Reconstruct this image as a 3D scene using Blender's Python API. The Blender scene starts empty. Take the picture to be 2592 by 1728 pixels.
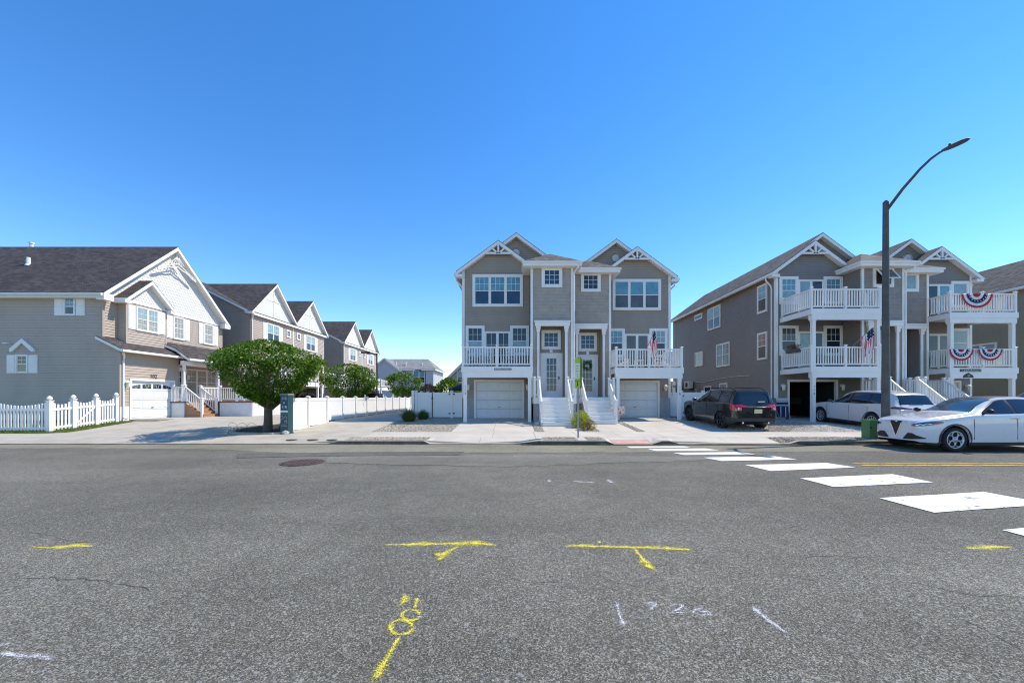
import bpy, math, random
import numpy as np
from mathutils import Vector, Matrix
random.seed(11)
rng = np.random.default_rng(11)
R = math.radians
SC = bpy.context.scene
COL = SC.collection

# ------------------------------------------------------------------ camera, sky, sun, exposure
F = 1008.0                       # focal length in photograph pixels (2592 wide)
CX, HY, CH = 1296.0, 1005.0, 1.63
cam_d = bpy.data.cameras.new('camera')
cam_d.lens = 36.0 * F / 2592.0
cam_d.sensor_width = 36.0
cam_d.shift_y = (HY - 864.0) / 2592.0
cam_d.clip_start = 0.05
cam_d.clip_end = 3000
cam = bpy.data.objects.new('camera', cam_d)
COL.objects.link(cam)
cam.location = (0, 0, CH)
cam.rotation_euler = (R(90), 0, 0)
SC.camera = cam

SUN_VEC = Vector((0.770, 0.205, 1.0)).normalized()
SUN_EL = math.asin(SUN_VEC.z)
SUN_AZ = math.atan2(SUN_VEC.x, SUN_VEC.y)
world = bpy.data.worlds.new('World')
SC.world = world
world.use_nodes = True
wn = world.node_tree.nodes
wl = world.node_tree.links
wn.clear()
sky = wn.new('ShaderNodeTexSky')
sky.sky_type = 'NISHITA'
sky.sun_disc = False
sky.sun_elevation = SUN_EL
sky.sun_rotation = SUN_AZ
sky.altitude = 0
sky.air_density = 1.0
sky.dust_density = 0.0
sky.ozone_density = 3.0
hsv = wn.new('ShaderNodeHueSaturation')
hsv.inputs['Hue'].default_value = 0.5045
hsv.inputs['Saturation'].default_value = 1.30
bg = wn.new('ShaderNodeBackground')
bg.inputs['Strength'].default_value = 0.142
wo = wn.new('ShaderNodeOutputWorld')
wl.new(sky.outputs[0], hsv.inputs['Color'])
wl.new(hsv.outputs[0], bg.inputs['Color'])
wl.new(bg.outputs[0], wo.inputs['Surface'])

sun_d = bpy.data.lights.new('sun', 'SUN')
sun_d.energy = 3.1
sun_d.angle = R(0.5)
sun_d.color = (1.0, 0.93, 0.83)
sun = bpy.data.objects.new('sun', sun_d)
COL.objects.link(sun)
sun.location = (40, 20, 60)
sun.rotation_euler = SUN_VEC.to_track_quat('Z', 'Y').to_euler()

SC.view_settings.view_transform = 'Standard'
SC.view_settings.look = 'None'
SC.view_settings.exposure = 0.85
SC.view_settings.gamma = 1.0
SC.view_settings.use_curve_mapping = False
SC.cycles.use_denoising = True
SC.cycles.filter_width = 1.1
SC.cycles.max_bounces = 8
SC.cycles.diffuse_bounces = 4

# ------------------------------------------------------------------ helpers
def gz(y):
    """ground height: kerb top, sidewalk, then a gentle rise to the house plots"""
    P = ((13.95, .13), (14.8, .145), (16.6, .19), (21.5, .45))
    if y <= P[0][0]: return P[0][1]
    for (a, za), (b, zb) in zip(P, P[1:]):
        if y <= b: return za + (zb - za) * (y - a) / (b - a)
    return .45

def G(px, py):
    """photo pixel on the plots -> ground point"""
    Y = 16.0
    for _ in range(40): Y = .5 * Y + .5 * (CH - gz(Y)) * F / (py - HY)
    return ((px - CX) / F * Y, Y)

def GR(px, py):
    """photo pixel on the road -> ground point (z = 0)"""
    Y = CH * F / (py - HY)
    return ((px - CX) / F * Y, Y)

def ZH(py, Y): return CH + (HY - py) / F * Y

class MB:
    def __init__(s): s.v = []; s.f = []; s.m = []
    def add(s, vs, fs, mi=0):
        b = len(s.v); s.v += [tuple(p) for p in vs]
        s.f += [tuple(i + b for i in f) for f in fs]; s.m += [mi] * len(fs)
        return s
    def poly(s, pts, mi=0): return s.add(pts, [tuple(range(len(pts)))], mi)
    def box(s, x0, x1, y0, y1, z0, z1, mi=0):
        if x0 > x1: x0, x1 = x1, x0
        if y0 > y1: y0, y1 = y1, y0
        v = [(x0,y0,z0),(x1,y0,z0),(x1,y1,z0),(x0,y1,z0),(x0,y0,z1),(x1,y0,z1),(x1,y1,z1),(x0,y1,z1)]
        return s.add(v, [(0,3,2,1),(4,5,6,7),(0,1,5,4),(1,2,6,5),(2,3,7,6),(3,0,4,7)], mi)
    def prism(s, pts, d, mi=0, mtop=None):
        """extrude a 3D polygon by vector d"""
        n = len(pts); d = Vector(d)
        v = [Vector(p) for p in pts] + [Vector(p) + d for p in pts]
        s.add(v, [tuple(range(n))[::-1]] + [(i, (i+1) % n, n + (i+1) % n, n + i) for i in range(n)], mi)
        b = len(s.v) - 2 * n
        s.f.append(tuple(b + n + i for i in range(n))); s.m.append(mi if mtop is None else mtop)
        return s
    def tube(s, path, r, n=8, mi=0, closed=False):
        P = [Vector(p) for p in path]; k = len(P)
        rr = r if isinstance(r, (list, tuple)) else [r] * k
        b = len(s.v)
        up = Vector((0, 0, 1))
        for i, p in enumerate(P):
            a = P[(i - 1) % k] if (closed or i > 0) else P[i]
            c = P[(i + 1) % k] if (closed or i < k - 1) else P[i]
            t = (c - a).normalized()
            ref = Vector((1, 0, 0)) if abs(t.dot(up)) > .92 else up
            x = t.cross(ref).normalized(); y = t.cross(x)
            for j in range(n):
                an = 2 * math.pi * (j + .5) / n
                q = p + (x * math.cos(an) + y * math.sin(an)) * rr[i]
                s.v.append(tuple(q))
        for i in range(k if closed else k - 1):
            for j in range(n):
                a0 = b + i * n + j; a1 = b + i * n + (j + 1) % n
                i2 = (i + 1) % k
                b0 = b + i2 * n + j; b1 = b + i2 * n + (j + 1) % n
                s.f.append((a0, a1, b1, b0)); s.m.append(mi)
        if not closed:
            s.f.append(tuple(b + j for j in range(n))[::-1]); s.m.append(mi)
            s.f.append(tuple(b + (k - 1) * n + j for j in range(n))); s.m.append(mi)
        return s
    def lathe(s, prof, n=16, c=(0, 0, 0), axis='z', mi=0, cap=True):
        b = len(s.v); k = len(prof)
        for (r, h) in prof:
            for j in range(n):
                a = 2 * math.pi * j / n
                u, w = r * math.cos(a), r * math.sin(a)
                p = (u, w, h) if axis == 'z' else ((u, h, w) if axis == 'y' else (h, u, w))
                s.v.append((p[0] + c[0], p[1] + c[1], p[2] + c[2]))
        for i in range(k - 1):
            for j in range(n):
                s.f.append((b+i*n+j, b+i*n+(j+1) % n, b+(i+1)*n+(j+1) % n, b+(i+1)*n+j)); s.m.append(mi)
        if cap:
            s.f.append(tuple(b + j for j in range(n))[::-1]); s.m.append(mi)
            s.f.append(tuple(b + (k-1)*n + j for j in range(n))); s.m.append(mi)
        return s
    def ball(s, c, r, n=10, mi=0, sq=(1, 1, 1)):
        prof = [(math.cos(t) * r, math.sin(t) * r) for t in np.linspace(-1.55, 1.55, n // 2 + 2)]
        b = len(s.v); s.lathe(prof, n, (0, 0, 0), 'z', mi)
        for i in range(b, len(s.v)):
            p = s.v[i]; s.v[i] = (p[0]*sq[0]+c[0], p[1]*sq[1]+c[1], p[2]*sq[2]+c[2])
        return s
    def build(s, name, mats, parent=None, local=False, loc=(0, 0, 0), rz=0.0, smooth=False):
        mats = mats if isinstance(mats, (list, tuple)) else [mats]
        me = bpy.data.meshes.new(name)
        off = Vector((0, 0, 0)) if local or parent is None else WL[parent.name]
        v = np.array(s.v, dtype=float) - np.array(off)
        me.from_pydata([tuple(p) for p in v], [], s.f)
        for m in mats: me.materials.append(m)
        if len(mats) > 1: me.polygons.foreach_set('material_index', s.m)
        if smooth: me.polygons.foreach_set('use_smooth', [True] * len(me.polygons))
        me.update()
        return link(name, me, parent, loc, rz)

WL = {}      # world location of every unrotated object, for building parts in world coordinates
def link(name, data, parent=None, loc=(0, 0, 0), rz=0.0):
    o = bpy.data.objects.new(name, data)
    COL.objects.link(o)
    o.location = loc
    if isinstance(rz, (tuple, list)): o.rotation_euler = rz
    elif rz: o.rotation_euler = (0, 0, rz)
    if parent is not None: o.parent = parent
    WL[o.name] = (WL[parent.name] if parent is not None else Vector((0, 0, 0))) + Vector(loc)
    return o
def tag(o, label=None, cat=None, group=None, kind=None):
    if label: o['label'] = label
    if cat: o['category'] = cat
    if group: o['group'] = group
    if kind: o['kind'] = kind
    return o
def thing(name, label, cat, loc, rz=0.0, group=None):
    return tag(link(name, None, None, loc, rz), label, cat, group)
_bc = {}
def bx(name, dim, c, mat, parent=None, rot=0.0, local=False):
    """a shared box mesh placed by its centre (world coordinates unless local)"""
    k = (round(dim[0], 4), round(dim[1], 4), round(dim[2], 4), mat.name)
    if k not in _bc:
        a, b, d = dim[0] / 2, dim[1] / 2, dim[2] / 2
        me = bpy.data.meshes.new(name)
        m = MB().box(-a, a, -b, b, -d, d)
        me.from_pydata(m.v, [], m.f); me.materials.append(mat); _bc[k] = me
    off = Vector((0, 0, 0)) if local or parent is None else WL[parent.name]
    return link(name, _bc[k], parent, tuple(Vector(c) - off), rot)
def copy_tree(o, parent=None):
    c = o.copy(); COL.objects.link(c); c.parent = parent
    WL[c.name] = WL.get(o.name, Vector((0, 0, 0)))
    for ch in list(o.children):
        copy_tree(ch, c)
    return c
def text_mb(txt, size, ext=0.004, align='CENTER'):
    cu = bpy.data.curves.new('lettering', 'FONT')
    cu.body = txt; cu.size = size; cu.extrude = ext; cu.align_x = align; cu.resolution_u = 2
    ob = bpy.data.objects.new('lettering', cu)
    me = bpy.data.meshes.new_from_object(ob)
    bpy.data.objects.remove(ob)
    m = MB(); m.v = [tuple(v.co) for v in me.vertices]; m.f = [tuple(p.vertices) for p in me.polygons]; m.m = [0] * len(m.f)
    bpy.data.meshes.remove(me); bpy.data.curves.remove(cu)
    return m

# ------------------------------------------------------------------ materials
def nodes(name):
    m = bpy.data.materials.new(name); m.use_nodes = True
    nt = m.node_tree; b = nt.nodes['Principled BSDF']
    return m, nt, b
def nn(nt, typ, **kw):
    n = nt.nodes.new(typ)
    for k, v in kw.items():
        if k in n.inputs: n.inputs[k].default_value = v
        else: setattr(n, k, v)
    return n
def rgba(c): return (c[0], c[1], c[2], 1.0)
def mat(name, col, rough=.6, var=.10, scale=2.5, bump=0.0, bscale=60.0, metallic=0.0, coat=0.0, spec=.5, dirt=None, stretch=None):
    m, nt, b = nodes(name)
    b.inputs['Roughness'].default_value = rough
    b.inputs['Metallic'].default_value = metallic
    b.inputs['Specular IOR Level'].default_value = spec
    if coat:
        b.inputs['Coat Weight'].default_value = coat
        b.inputs['Coat Roughness'].default_value = .03
    geo = nn(nt, 'ShaderNodeNewGeometry')
    src = geo.outputs['Position']
    if stretch:
        mp = nn(nt, 'ShaderNodeMapping'); mp.inputs['Scale'].default_value = stretch
        nt.links.new(src, mp.inputs[0]); src = mp.outputs[0]
    nz = nn(nt, 'ShaderNodeTexNoise', Scale=scale, Detail=5.0, Roughness=.6)
    nt.links.new(src, nz.inputs['Vector'])
    rp = nn(nt, 'ShaderNodeValToRGB')
    lo = dirt if dirt else tuple(c * (1 - var * 1.6) for c in col)
    rp.color_ramp.elements[0].position = .3; rp.color_ramp.elements[0].color = rgba(lo)
    rp.color_ramp.elements[1].position = .62; rp.color_ramp.elements[1].color = rgba(tuple(min(1, c * (1 + var * .5)) for c in col))
    nt.links.new(nz.outputs['Fac'], rp.inputs[0])
    nt.links.new(rp.outputs[0], b.inputs['Base Color'])
    if bump:
        n2 = nn(nt, 'ShaderNodeTexNoise', Scale=bscale, Detail=3.0)
        nt.links.new(geo.outputs['Position'], n2.inputs['Vector'])
        bp = nn(nt, 'ShaderNodeBump', Strength=bump, Distance=.01)
        nt.links.new(n2.outputs['Fac'], bp.inputs['Height'])
        nt.links.new(bp.outputs[0], b.inputs['Normal'])
    return m

def asphalt(name, base, tint=(1, 1, 1), cell=140.0, contrast=1.0, sparkle=.5):
    m, nt, b = nodes(name)
    b.inputs['Roughness'].default_value = .85
    b.inputs['Specular IOR Level'].default_value = .08
    geo = nn(nt, 'ShaderNodeNewGeometry')
    vo = nn(nt, 'ShaderNodeTexVoronoi', Scale=cell)
    vo2 = nn(nt, 'ShaderNodeTexVoronoi', Scale=cell * .45)
    big = nn(nt, 'ShaderNodeTexNoise', Scale=.22, Detail=4.0, Roughness=.62)
    mid = nn(nt, 'ShaderNodeTexNoise', Scale=2.2, Detail=5.0, Roughness=.7)
    for t in (vo, vo2, big, mid): nt.links.new(geo.outputs['Position'], t.inputs['Vector'])
    s1 = nn(nt, 'ShaderNodeSeparateColor'); nt.links.new(vo.outputs['Color'], s1.inputs[0])
    s2 = nn(nt, 'ShaderNodeSeparateColor'); nt.links.new(vo2.outputs['Color'], s2.inputs[0])
    r1 = nn(nt, 'ShaderNodeValToRGB')
    e = r1.color_ramp.elements
    d = base
    e[0].position = 0; e[0].color = rgba([d * (1 - .62 * contrast) * t for t in tint])
    e[1].position = 1; e[1].color = rgba([d * (1 + 1.5 * contrast) * t for t in tint])
    x = e.new(.45); x.color = rgba([d * .8 * t for t in tint])
    x = e.new(.8); x.color = rgba([d * (1 + .35 * contrast) * t for t in tint])
    nt.links.new(s1.outputs[0], r1.inputs[0])
    r2 = nn(nt, 'ShaderNodeValToRGB')
    r2.color_ramp.elements[0].position = .93; r2.color_ramp.elements[0].color = (0, 0, 0, 1)
    r2.color_ramp.elements[1].position = .96; r2.color_ramp.elements[1].color = (sparkle, sparkle, sparkle, 1)
    nt.links.new(s2.outputs[1], r2.inputs[0])
    mx = nn(nt, 'ShaderNodeMix', data_type='RGBA')
    mx.inputs[7].default_value = (.34, .33, .31, 1)
    nt.links.new(r2.outputs[0], mx.inputs[0]); nt.links.new(r1.outputs[0], mx.inputs[6])
    # worn / stained areas
    a1 = nn(nt, 'ShaderNodeMath', operation='MULTIPLY_ADD'); a1.inputs[1].default_value = 1.1; a1.inputs[2].default_value = .45
    nt.links.new(big.outputs['Fac'], a1.inputs[0])
    a2 = nn(nt, 'ShaderNodeMath', operation='MULTIPLY_ADD'); a2.inputs[1].default_value = .5; a2.inputs[2].default_value = .75
    nt.links.new(mid.outputs['Fac'], a2.inputs[0])
    mp = nn(nt, 'ShaderNodeMapping'); mp.inputs['Scale'].default_value = (.035, .42, 1); nt.links.new(geo.outputs['Position'], mp.inputs[0])
    ln = nn(nt, 'ShaderNodeTexNoise', Scale=1.0, Detail=3.0, Roughness=.55); nt.links.new(mp.outputs[0], ln.inputs['Vector'])
    a4 = nn(nt, 'ShaderNodeMath', operation='MULTIPLY_ADD'); a4.inputs[1].default_value = .75; a4.inputs[2].default_value = .625
    nt.links.new(ln.outputs['Fac'], a4.inputs[0])
    a5 = nn(nt, 'ShaderNodeMath', operation='MULTIPLY'); nt.links.new(a1.outputs[0], a5.inputs[0]); nt.links.new(a4.outputs[0], a5.inputs[1])
    a3 = nn(nt, 'ShaderNodeMath', operation='MULTIPLY')
    nt.links.new(a5.outputs[0], a3.inputs[0]); nt.links.new(a2.outputs[0], a3.inputs[1])
    vm = nn(nt, 'ShaderNodeVectorMath', operation='SCALE')
    nt.links.new(mx.outputs[2], vm.inputs[0]); nt.links.new(a3.outputs[0], vm.inputs['Scale'])
    nt.links.new(vm.outputs[0], b.inputs['Base Color'])
    bp = nn(nt, 'ShaderNodeBump', Strength=.55, Distance=.006)
    nt.links.new(s1.outputs[0], bp.inputs['Height'])
    nt.links.new(bp.outputs[0], b.inputs['Normal'])
    return m

def paint_mark(name, col, lo=.40, hi=.50, scale=95.0, big=6.0, bigw=.35):
    """road paint that has worn off the aggregate"""
    m, nt, b = nodes(name)
    b.inputs['Base Color'].default_value = rgba(col); b.inputs['Roughness'].default_value = .75
    out = nt.nodes['Material Output']
    geo = nn(nt, 'ShaderNodeNewGeometry')
    n1 = nn(nt, 'ShaderNodeTexNoise', Scale=scale, Detail=2.0)
    n2 = nn(nt, 'ShaderNodeTexNoise', Scale=big, Detail=4.0)
    for t in (n1, n2): nt.links.new(geo.outputs['Position'], t.inputs['Vector'])
    a = nn(nt, 'ShaderNodeMix', data_type='FLOAT'); a.inputs[0].default_value = bigw
    nt.links.new(n1.outputs['Fac'], a.inputs[2]); nt.links.new(n2.outputs['Fac'], a.inputs[3])
    at = nn(nt, 'ShaderNodeAttribute'); at.attribute_name = 'fade'
    fd = nn(nt, 'ShaderNodeMath', operation='MULTIPLY_ADD'); fd.inputs[1].default_value = -.26
    nt.links.new(at.outputs['Fac'], fd.inputs[0]); nt.links.new(a.outputs[0], fd.inputs[2])
    mr = nn(nt, 'ShaderNodeMapRange'); mr.inputs['From Min'].default_value = lo; mr.inputs['From Max'].default_value = hi
    nt.links.new(fd.outputs[0], mr.inputs['Value'])
    tr = nn(nt, 'ShaderNodeBsdfTransparent')
    mx = nn(nt, 'ShaderNodeMixShader')
    nt.links.new(mr.outputs[0], mx.inputs[0]); nt.links.new(tr.outputs[0], mx.inputs[1]); nt.links.new(b.outputs[0], mx.inputs[2])
    nt.links.new(mx.outputs[0], out.inputs['Surface'])
    return m

def shingles(name, c0, c1, uscale=1.0):
    """asphalt roof shingles: rows follow the roof height, tabs follow the plan"""
    m, nt, b = nodes(name)
    b.inputs['Roughness'].default_value = .9; b.inputs['Specular IOR Level'].default_value = .2
    geo = nn(nt, 'ShaderNodeNewGeometry')
    sp = nn(nt, 'ShaderNodeSeparateXYZ'); nt.links.new(geo.outputs['Position'], sp.inputs[0])
    ad = nn(nt, 'ShaderNodeMath', operation='ADD'); nt.links.new(sp.outputs[0], ad.inputs[0]); nt.links.new(sp.outputs[1], ad.inputs[1])
    cb = nn(nt, 'ShaderNodeCombineXYZ'); nt.links.new(ad.outputs[0], cb.inputs[0]); nt.links.new(sp.outputs[2], cb.inputs[1])
    br = nn(nt, 'ShaderNodeTexBrick')
    br.offset = .5; br.inputs['Scale'].default_value = 1.0
    br.inputs['Brick Width'].default_value = .26; br.inputs['Row Height'].default_value = .085
    br.inputs['Mortar Size'].default_value = .006; br.inputs['Bias'].default_value = 0
    br.inputs['Color1'].default_value = rgba(c0); br.inputs['Color2'].default_value = rgba(c1)
    br.inputs['Mortar'].default_value = rgba([c * .35 for c in c0])
    nt.links.new(cb.outputs[0], br.inputs['Vector'])
    nz = nn(nt, 'ShaderNodeTexNoise', Scale=.9, Detail=6.0, Roughness=.7)
    nt.links.new(geo.outputs['Position'], nz.inputs['Vector'])
    ma = nn(nt, 'ShaderNodeMath', operation='MULTIPLY_ADD'); ma.inputs[1].default_value = .9; ma.inputs[2].default_value = .55
    nt.links.new(nz.outputs['Fac'], ma.inputs[0])
    vm = nn(nt, 'ShaderNodeVectorMath', operation='SCALE')
    nt.links.new(br.outputs['Color'], vm.inputs[0]); nt.links.new(ma.outputs[0], vm.inputs['Scale'])
    nt.links.new(vm.outputs[0], b.inputs['Base Color'])
    bp = nn(nt, 'ShaderNodeBump', Strength=.5, Distance=.012)
    nt.links.new(br.outputs['Fac'], bp.inputs['Height']); bp.invert = True
    nt.links.new(bp.outputs[0], b.inputs['Normal'])
    return m

def islands(name, cols, rough=.8, transl=0.0, spec=.3):
    """every loose piece (leaf, stone, blade) gets its own colour"""
    m, nt, b = nodes(name)
    b.inputs['Roughness'].default_value = rough; b.inputs['Specular IOR Level'].default_value = spec
    geo = nn(nt, 'ShaderNodeNewGeometry')
    rp = nn(nt, 'ShaderNodeValToRGB')
    e = rp.color_ramp.elements
    n = len(cols)
    e[0].position = 0; e[0].color = rgba(cols[0]); e[1].position = 1; e[1].color = rgba(cols[-1])
    for i in range(1, n - 1):
        x = e.new(i / (n - 1)); x.color = rgba(cols[i])
    nt.links.new(geo.outputs['Random Per Island'], rp.inputs[0])
    nt.links.new(rp.outputs[0], b.inputs['Base Color'])
    if transl:
        out = nt.nodes['Material Output']
        tl = nn(nt, 'ShaderNodeBsdfTranslucent')
        hs = nn(nt, 'ShaderNodeHueSaturation'); hs.inputs['Value'].default_value = 1.5; hs.inputs['Hue'].default_value = .48
        nt.links.new(rp.outputs[0], hs.inputs['Color']); nt.links.new(hs.outputs[0], tl.inputs[0])
        mx = nn(nt, 'ShaderNodeMixShader'); mx.inputs[0].default_value = transl
        nt.links.new(b.outputs[0], mx.inputs[1]); nt.links.new(tl.outputs[0], mx.inputs[2])
        nt.links.new(mx.outputs[0], out.inputs['Surface'])
    return m

def pane_mat(name, col, rough=.04, spec=.6, var=.25, scale=1.6):
    m = mat(name, col, rough, var=var, scale=scale, spec=spec)
    return m

K = {}
K['white'] = mat('white_vinyl', (.82, .79, .735), .45, var=.03, scale=1.2)
K['white_dull'] = mat('white_painted_wood', (.74, .73, .71), .6, var=.05, scale=2.0)
K['trim_cream'] = mat('cream_trim', (.74, .70, .62), .5, var=.05)
K['soffit'] = mat('soffit_white', (.74, .73, .70), .6, var=.03)
K['grey_siding'] = mat('taupe_vinyl_siding', (.345, .282, .215), .55, var=.055, scale=1.1, stretch=(1.2, 1.2, .5))
K['grey_shake'] = mat('grey_shake_siding', (.40, .34, .28), .65, var=.09, scale=3.0)
K['slate_siding'] = mat('slate_vinyl_siding', (.245, .212, .178), .55, var=.055, scale=1.1, stretch=(1.2, 1.2, .5))
K['slate_shake'] = mat('slate_shake_siding', (.30, .26, .225), .65, var=.09, scale=3.0)
K['green_siding'] = mat('sage_vinyl_siding', (.285, .275, .185), .55, var=.055, scale=1.1, stretch=(1.2, 1.2, .5))
K['green_shake'] = mat('sage_shake_siding', (.24, .25, .21), .6, var=.08, scale=3.0)
K['tan_siding'] = mat('tan_vinyl_siding', (.455, .372, .295), .55, var=.055, scale=1.1, stretch=(1.2, 1.2, .5))
K['scallop'] = mat('white_scallop_siding', (.70, .67, .61), .55, var=.03, scale=2.0)
K['stucco'] = mat('grey_stucco', (.36, .35, .34), .9, var=.12, scale=5.0, bump=.5, bscale=120)
K['stucco_white'] = mat('white_stucco', (.72, .71, .69), .85, var=.06, scale=3.0, bump=.3, bscale=90)
K['shingle_dark'] = shingles('charcoal_shingles', (.056, .049, .048), (.105, .092, .086))
K['shingle_grey'] = shingles('weathered_grey_shingles', (.095, .083, .068), (.20, .178, .15))
K['shingle_light'] = shingles('pale_grey_shingles', (.21, .21, .20), (.30, .30, .28))
K['glass'] = pane_mat('window_glass_dark', (.018, .030, .046))
K['glass_blue'] = pane_mat('window_glass_blue', (.022, .055, .105))
K['blind'] = pane_mat('window_glass_with_blind', (.13, .31, .38), var=.18, scale=2.5)
K['blind_pale'] = pane_mat('window_glass_with_pale_shade', (.25, .36, .37), var=.12, scale=2.5)
K['curtain'] = pane_mat('window_glass_with_curtain', (.34, .33, .27), rough=.12, var=.3, scale=9)
K['curtain_red'] = pane_mat('window_glass_with_red_curtain', (.35, .22, .19), rough=.15, var=.2, scale=6)
K['glass_grey'] = pane_mat('window_glass_grey', (.085, .085, .085))
K['door_white'] = mat('white_door_paint', (.72, .74, .76), .35, var=.03)
K['black'] = mat('black_plastic', (.012, .012, .013), .45, var=.2)
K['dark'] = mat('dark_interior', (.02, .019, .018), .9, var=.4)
K['black_metal'] = mat('black_metal', (.015, .015, .017), .4, var=.2, spec=.5)
K['steel'] = mat('galvanised_steel', (.33, .34, .35), .45, var=.15, metallic=.7, scale=8)
K['pole_grey'] = mat('weathered_grey_pole', (.105, .095, .085), .6, var=.18, scale=3, metallic=.2)
K['wood_step'] = mat('cedar_step', (.40, .22, .11), .7, var=.25, scale=8, stretch=(1, .2, 6))
K['deck_brown'] = mat('brown_deck_edge', (.20, .09, .055), .7, var=.2)
K['concrete'] = mat('concrete_slab', (.53, .475, .39), .9, var=.09, scale=.9, bump=.25, bscale=160, spec=.2)
K['concrete2'] = mat('concrete_slab_worn', (.44, .395, .315), .9, var=.12, scale=1.3, bump=.25, bscale=160, spec=.2)
K['concrete_base'] = mat('concrete_joint', (.20, .17, .135), .95, var=.25, scale=3, spec=.1)
K['kerb'] = mat('kerb_concrete', (.44, .38, .30), .9, var=.18, scale=1.5, bump=.3, bscale=120, spec=.2)
K['ramp'] = mat('pink_ramp_concrete', (.62, .34, .29), .9, var=.12, scale=3, bump=.4, bscale=60, spec=.2)
K['asphalt'] = asphalt('asphalt', .142, tint=(1.0, .94, .755), contrast=1.0, sparkle=.6)
K['asphalt_light'] = asphalt('asphalt_pale', .185, tint=(1.0, .95, .76), contrast=.7)
K['asphalt_tan'] = asphalt('asphalt_dusty', .245, tint=(1.0, .92, .68), contrast=.5, sparkle=.3)
K['asphalt_dark'] = asphalt('asphalt_dark', .112, tint=(1, .95, .78), contrast=.8)
K['bar_paint'] = paint_mark('crosswalk_paint', (.70, .695, .67), .36, .40, scale=22, big=4.0, bigw=.55)
K['bar_paint_solid'] = mat('crosswalk_paint_fresh', (.72, .715, .69), .75, var=.10, scale=3)
K['yellow_spray'] = paint_mark('yellow_spray_paint', (.74, .63, .05), .34, .56, scale=110, big=11, bigw=.35)
K['white_spray'] = paint_mark('white_spray_paint', (.66, .66, .66), .37, .60, scale=120, big=14, bigw=.3)
K['teal_spray'] = paint_mark('teal_spray_paint', (.25, .55, .50), .44, .56, scale=120, big=14, bigw=.3)
K['kerb_face'] = mat('shade_and_grime_kerb_face', (.15, .118, .082), .9, var=.3, scale=4, bump=.3, bscale=80)  # front face only: shade put into the colour, with brown gutter grime
K['yellow_line'] = paint_mark('yellow_lane_paint', (.60, .42, .10), .36, .50, scale=60, big=5, bigw=.4)
K['crack'] = mat('crack_tar', (.06, .056, .05), .8, var=.2)
K['rust'] = mat('rusty_iron', (.11, .072, .060), .75, var=.3, scale=25, metallic=.3)
K['gravel'] = islands('gravel_stones', [(.19, .165, .12), (.46, .40, .30), (.33, .29, .23), (.60, .52, .40), (.40, .32, .22), (.28, .25, .21)], .9)
K['gravel_pale'] = islands('pale_gravel_stones', [(.50, .44, .35), (.70, .62, .51), (.58, .51, .41), (.76, .69, .58), (.45, .38, .28)], .9)
K['gravel_bed'] = mat('gravel_fines', (.30, .27, .22), .95, var=.3, scale=30, bump=.8, bscale=70)
K['mulch'] = mat('dark_mulch', (.035, .024, .018), .95, var=.5, scale=30, bump=1, bscale=60)
K['grass'] = islands('grass_blades', [(.07, .13, .015), (.13, .20, .02), (.09, .16, .02), (.20, .24, .04), (.28, .24, .07)], .7, transl=.3)
K['soil'] = mat('lawn_soil', (.10, .13, .03), .95, var=.4, scale=12)
K['leaf'] = islands('tree_leaves', [(.026, .078, .007), (.058, .145, .011), (.040, .105, .009), (.10, .205, .016), (.26, .37, .04)], .5, transl=.38, spec=.22)
K['leaf_lime'] = islands('lime_shrub_leaves', [(.20, .28, .012), (.32, .40, .015), (.42, .48, .02), (.15, .23, .012)], .45, transl=.3, spec=.5)
K['leaf_varieg'] = islands('bronze_shrub_leaves', [(.32, .32, .03), (.15, .15, .02), (.24, .13, .04), (.42, .38, .05)], .5, transl=.25, spec=.5)
K['leaf_dull'] = islands('dull_shrub_leaves', [(.05, .055, .03), (.10, .075, .05), (.07, .09, .03), (.13, .10, .07)], .6, transl=.2)
K['reed'] = islands('ornamental_grass_blades', [(.05, .10, .02), (.09, .15, .03), (.16, .20, .06), (.06, .12, .02)], .6, transl=.3)
K['bark'] = mat('tree_bark', (.135, .105, .075), .9, var=.3, scale=12, bump=.8, bscale=40, stretch=(3, 3, .6))
K['rock'] = mat('pale_rock', (.48, .44, .38), .9, var=.2, scale=8, bump=.6, bscale=30)
K['sign_green'] = mat('fluorescent_sign_green', (.42, .58, .02), .4, var=.04)
K['sign_white'] = mat('sign_white_face', (.72, .76, .62), .4, var=.04)
K['sign_back'] = mat('sign_back', (.05, .09, .02), .5)
K['pillar_green'] = mat('dark_teal_paint', (.018, .065, .078), .5, var=.15)
K['util_green'] = mat('utility_green_paint', (.065, .21, .075), .5, var=.12)
K['red'] = mat('flag_red_cloth', (.50, .018, .04), .8, var=.1)
K['navy'] = mat('flag_navy_cloth', (.018, .025, .075), .8, var=.1)
K['cloth_white'] = mat('flag_white_cloth', (.75, .74, .74), .8, var=.04)
K['pink'] = mat('faded_red_cloth', (.60, .16, .18), .8, var=.1)
K['grey_plaque'] = mat('grey_plaque', (.22, .22, .22), .6)
K['umbrella'] = mat('charcoal_umbrella_cloth', (.03, .028, .032), .85)
K['cream_siding'] = mat('cream_siding', (.58, .55, .46), .6, var=.04)
K['pale_siding'] = mat('pale_lilac_siding', (.46, .45, .46), .6, var=.04)
# ------------------------------------------------------------------ ground, road, pavements
def sheet(name, poly, z, m, parent=None):
    mb = MB().poly([(x, y, z) for x, y in poly])
    return mb.build(name, m, parent)
ground = tag(sheet('ground', [(-900, -900), (900, -900), (900, 900), (-900, 900)], -.06, K['concrete2']), kind='structure')
road = tag(sheet('road', [(-160, -80), (160, -80), (160, 13.76), (-160, 13.76)], 0, K['asphalt']), kind='structure')

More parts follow.
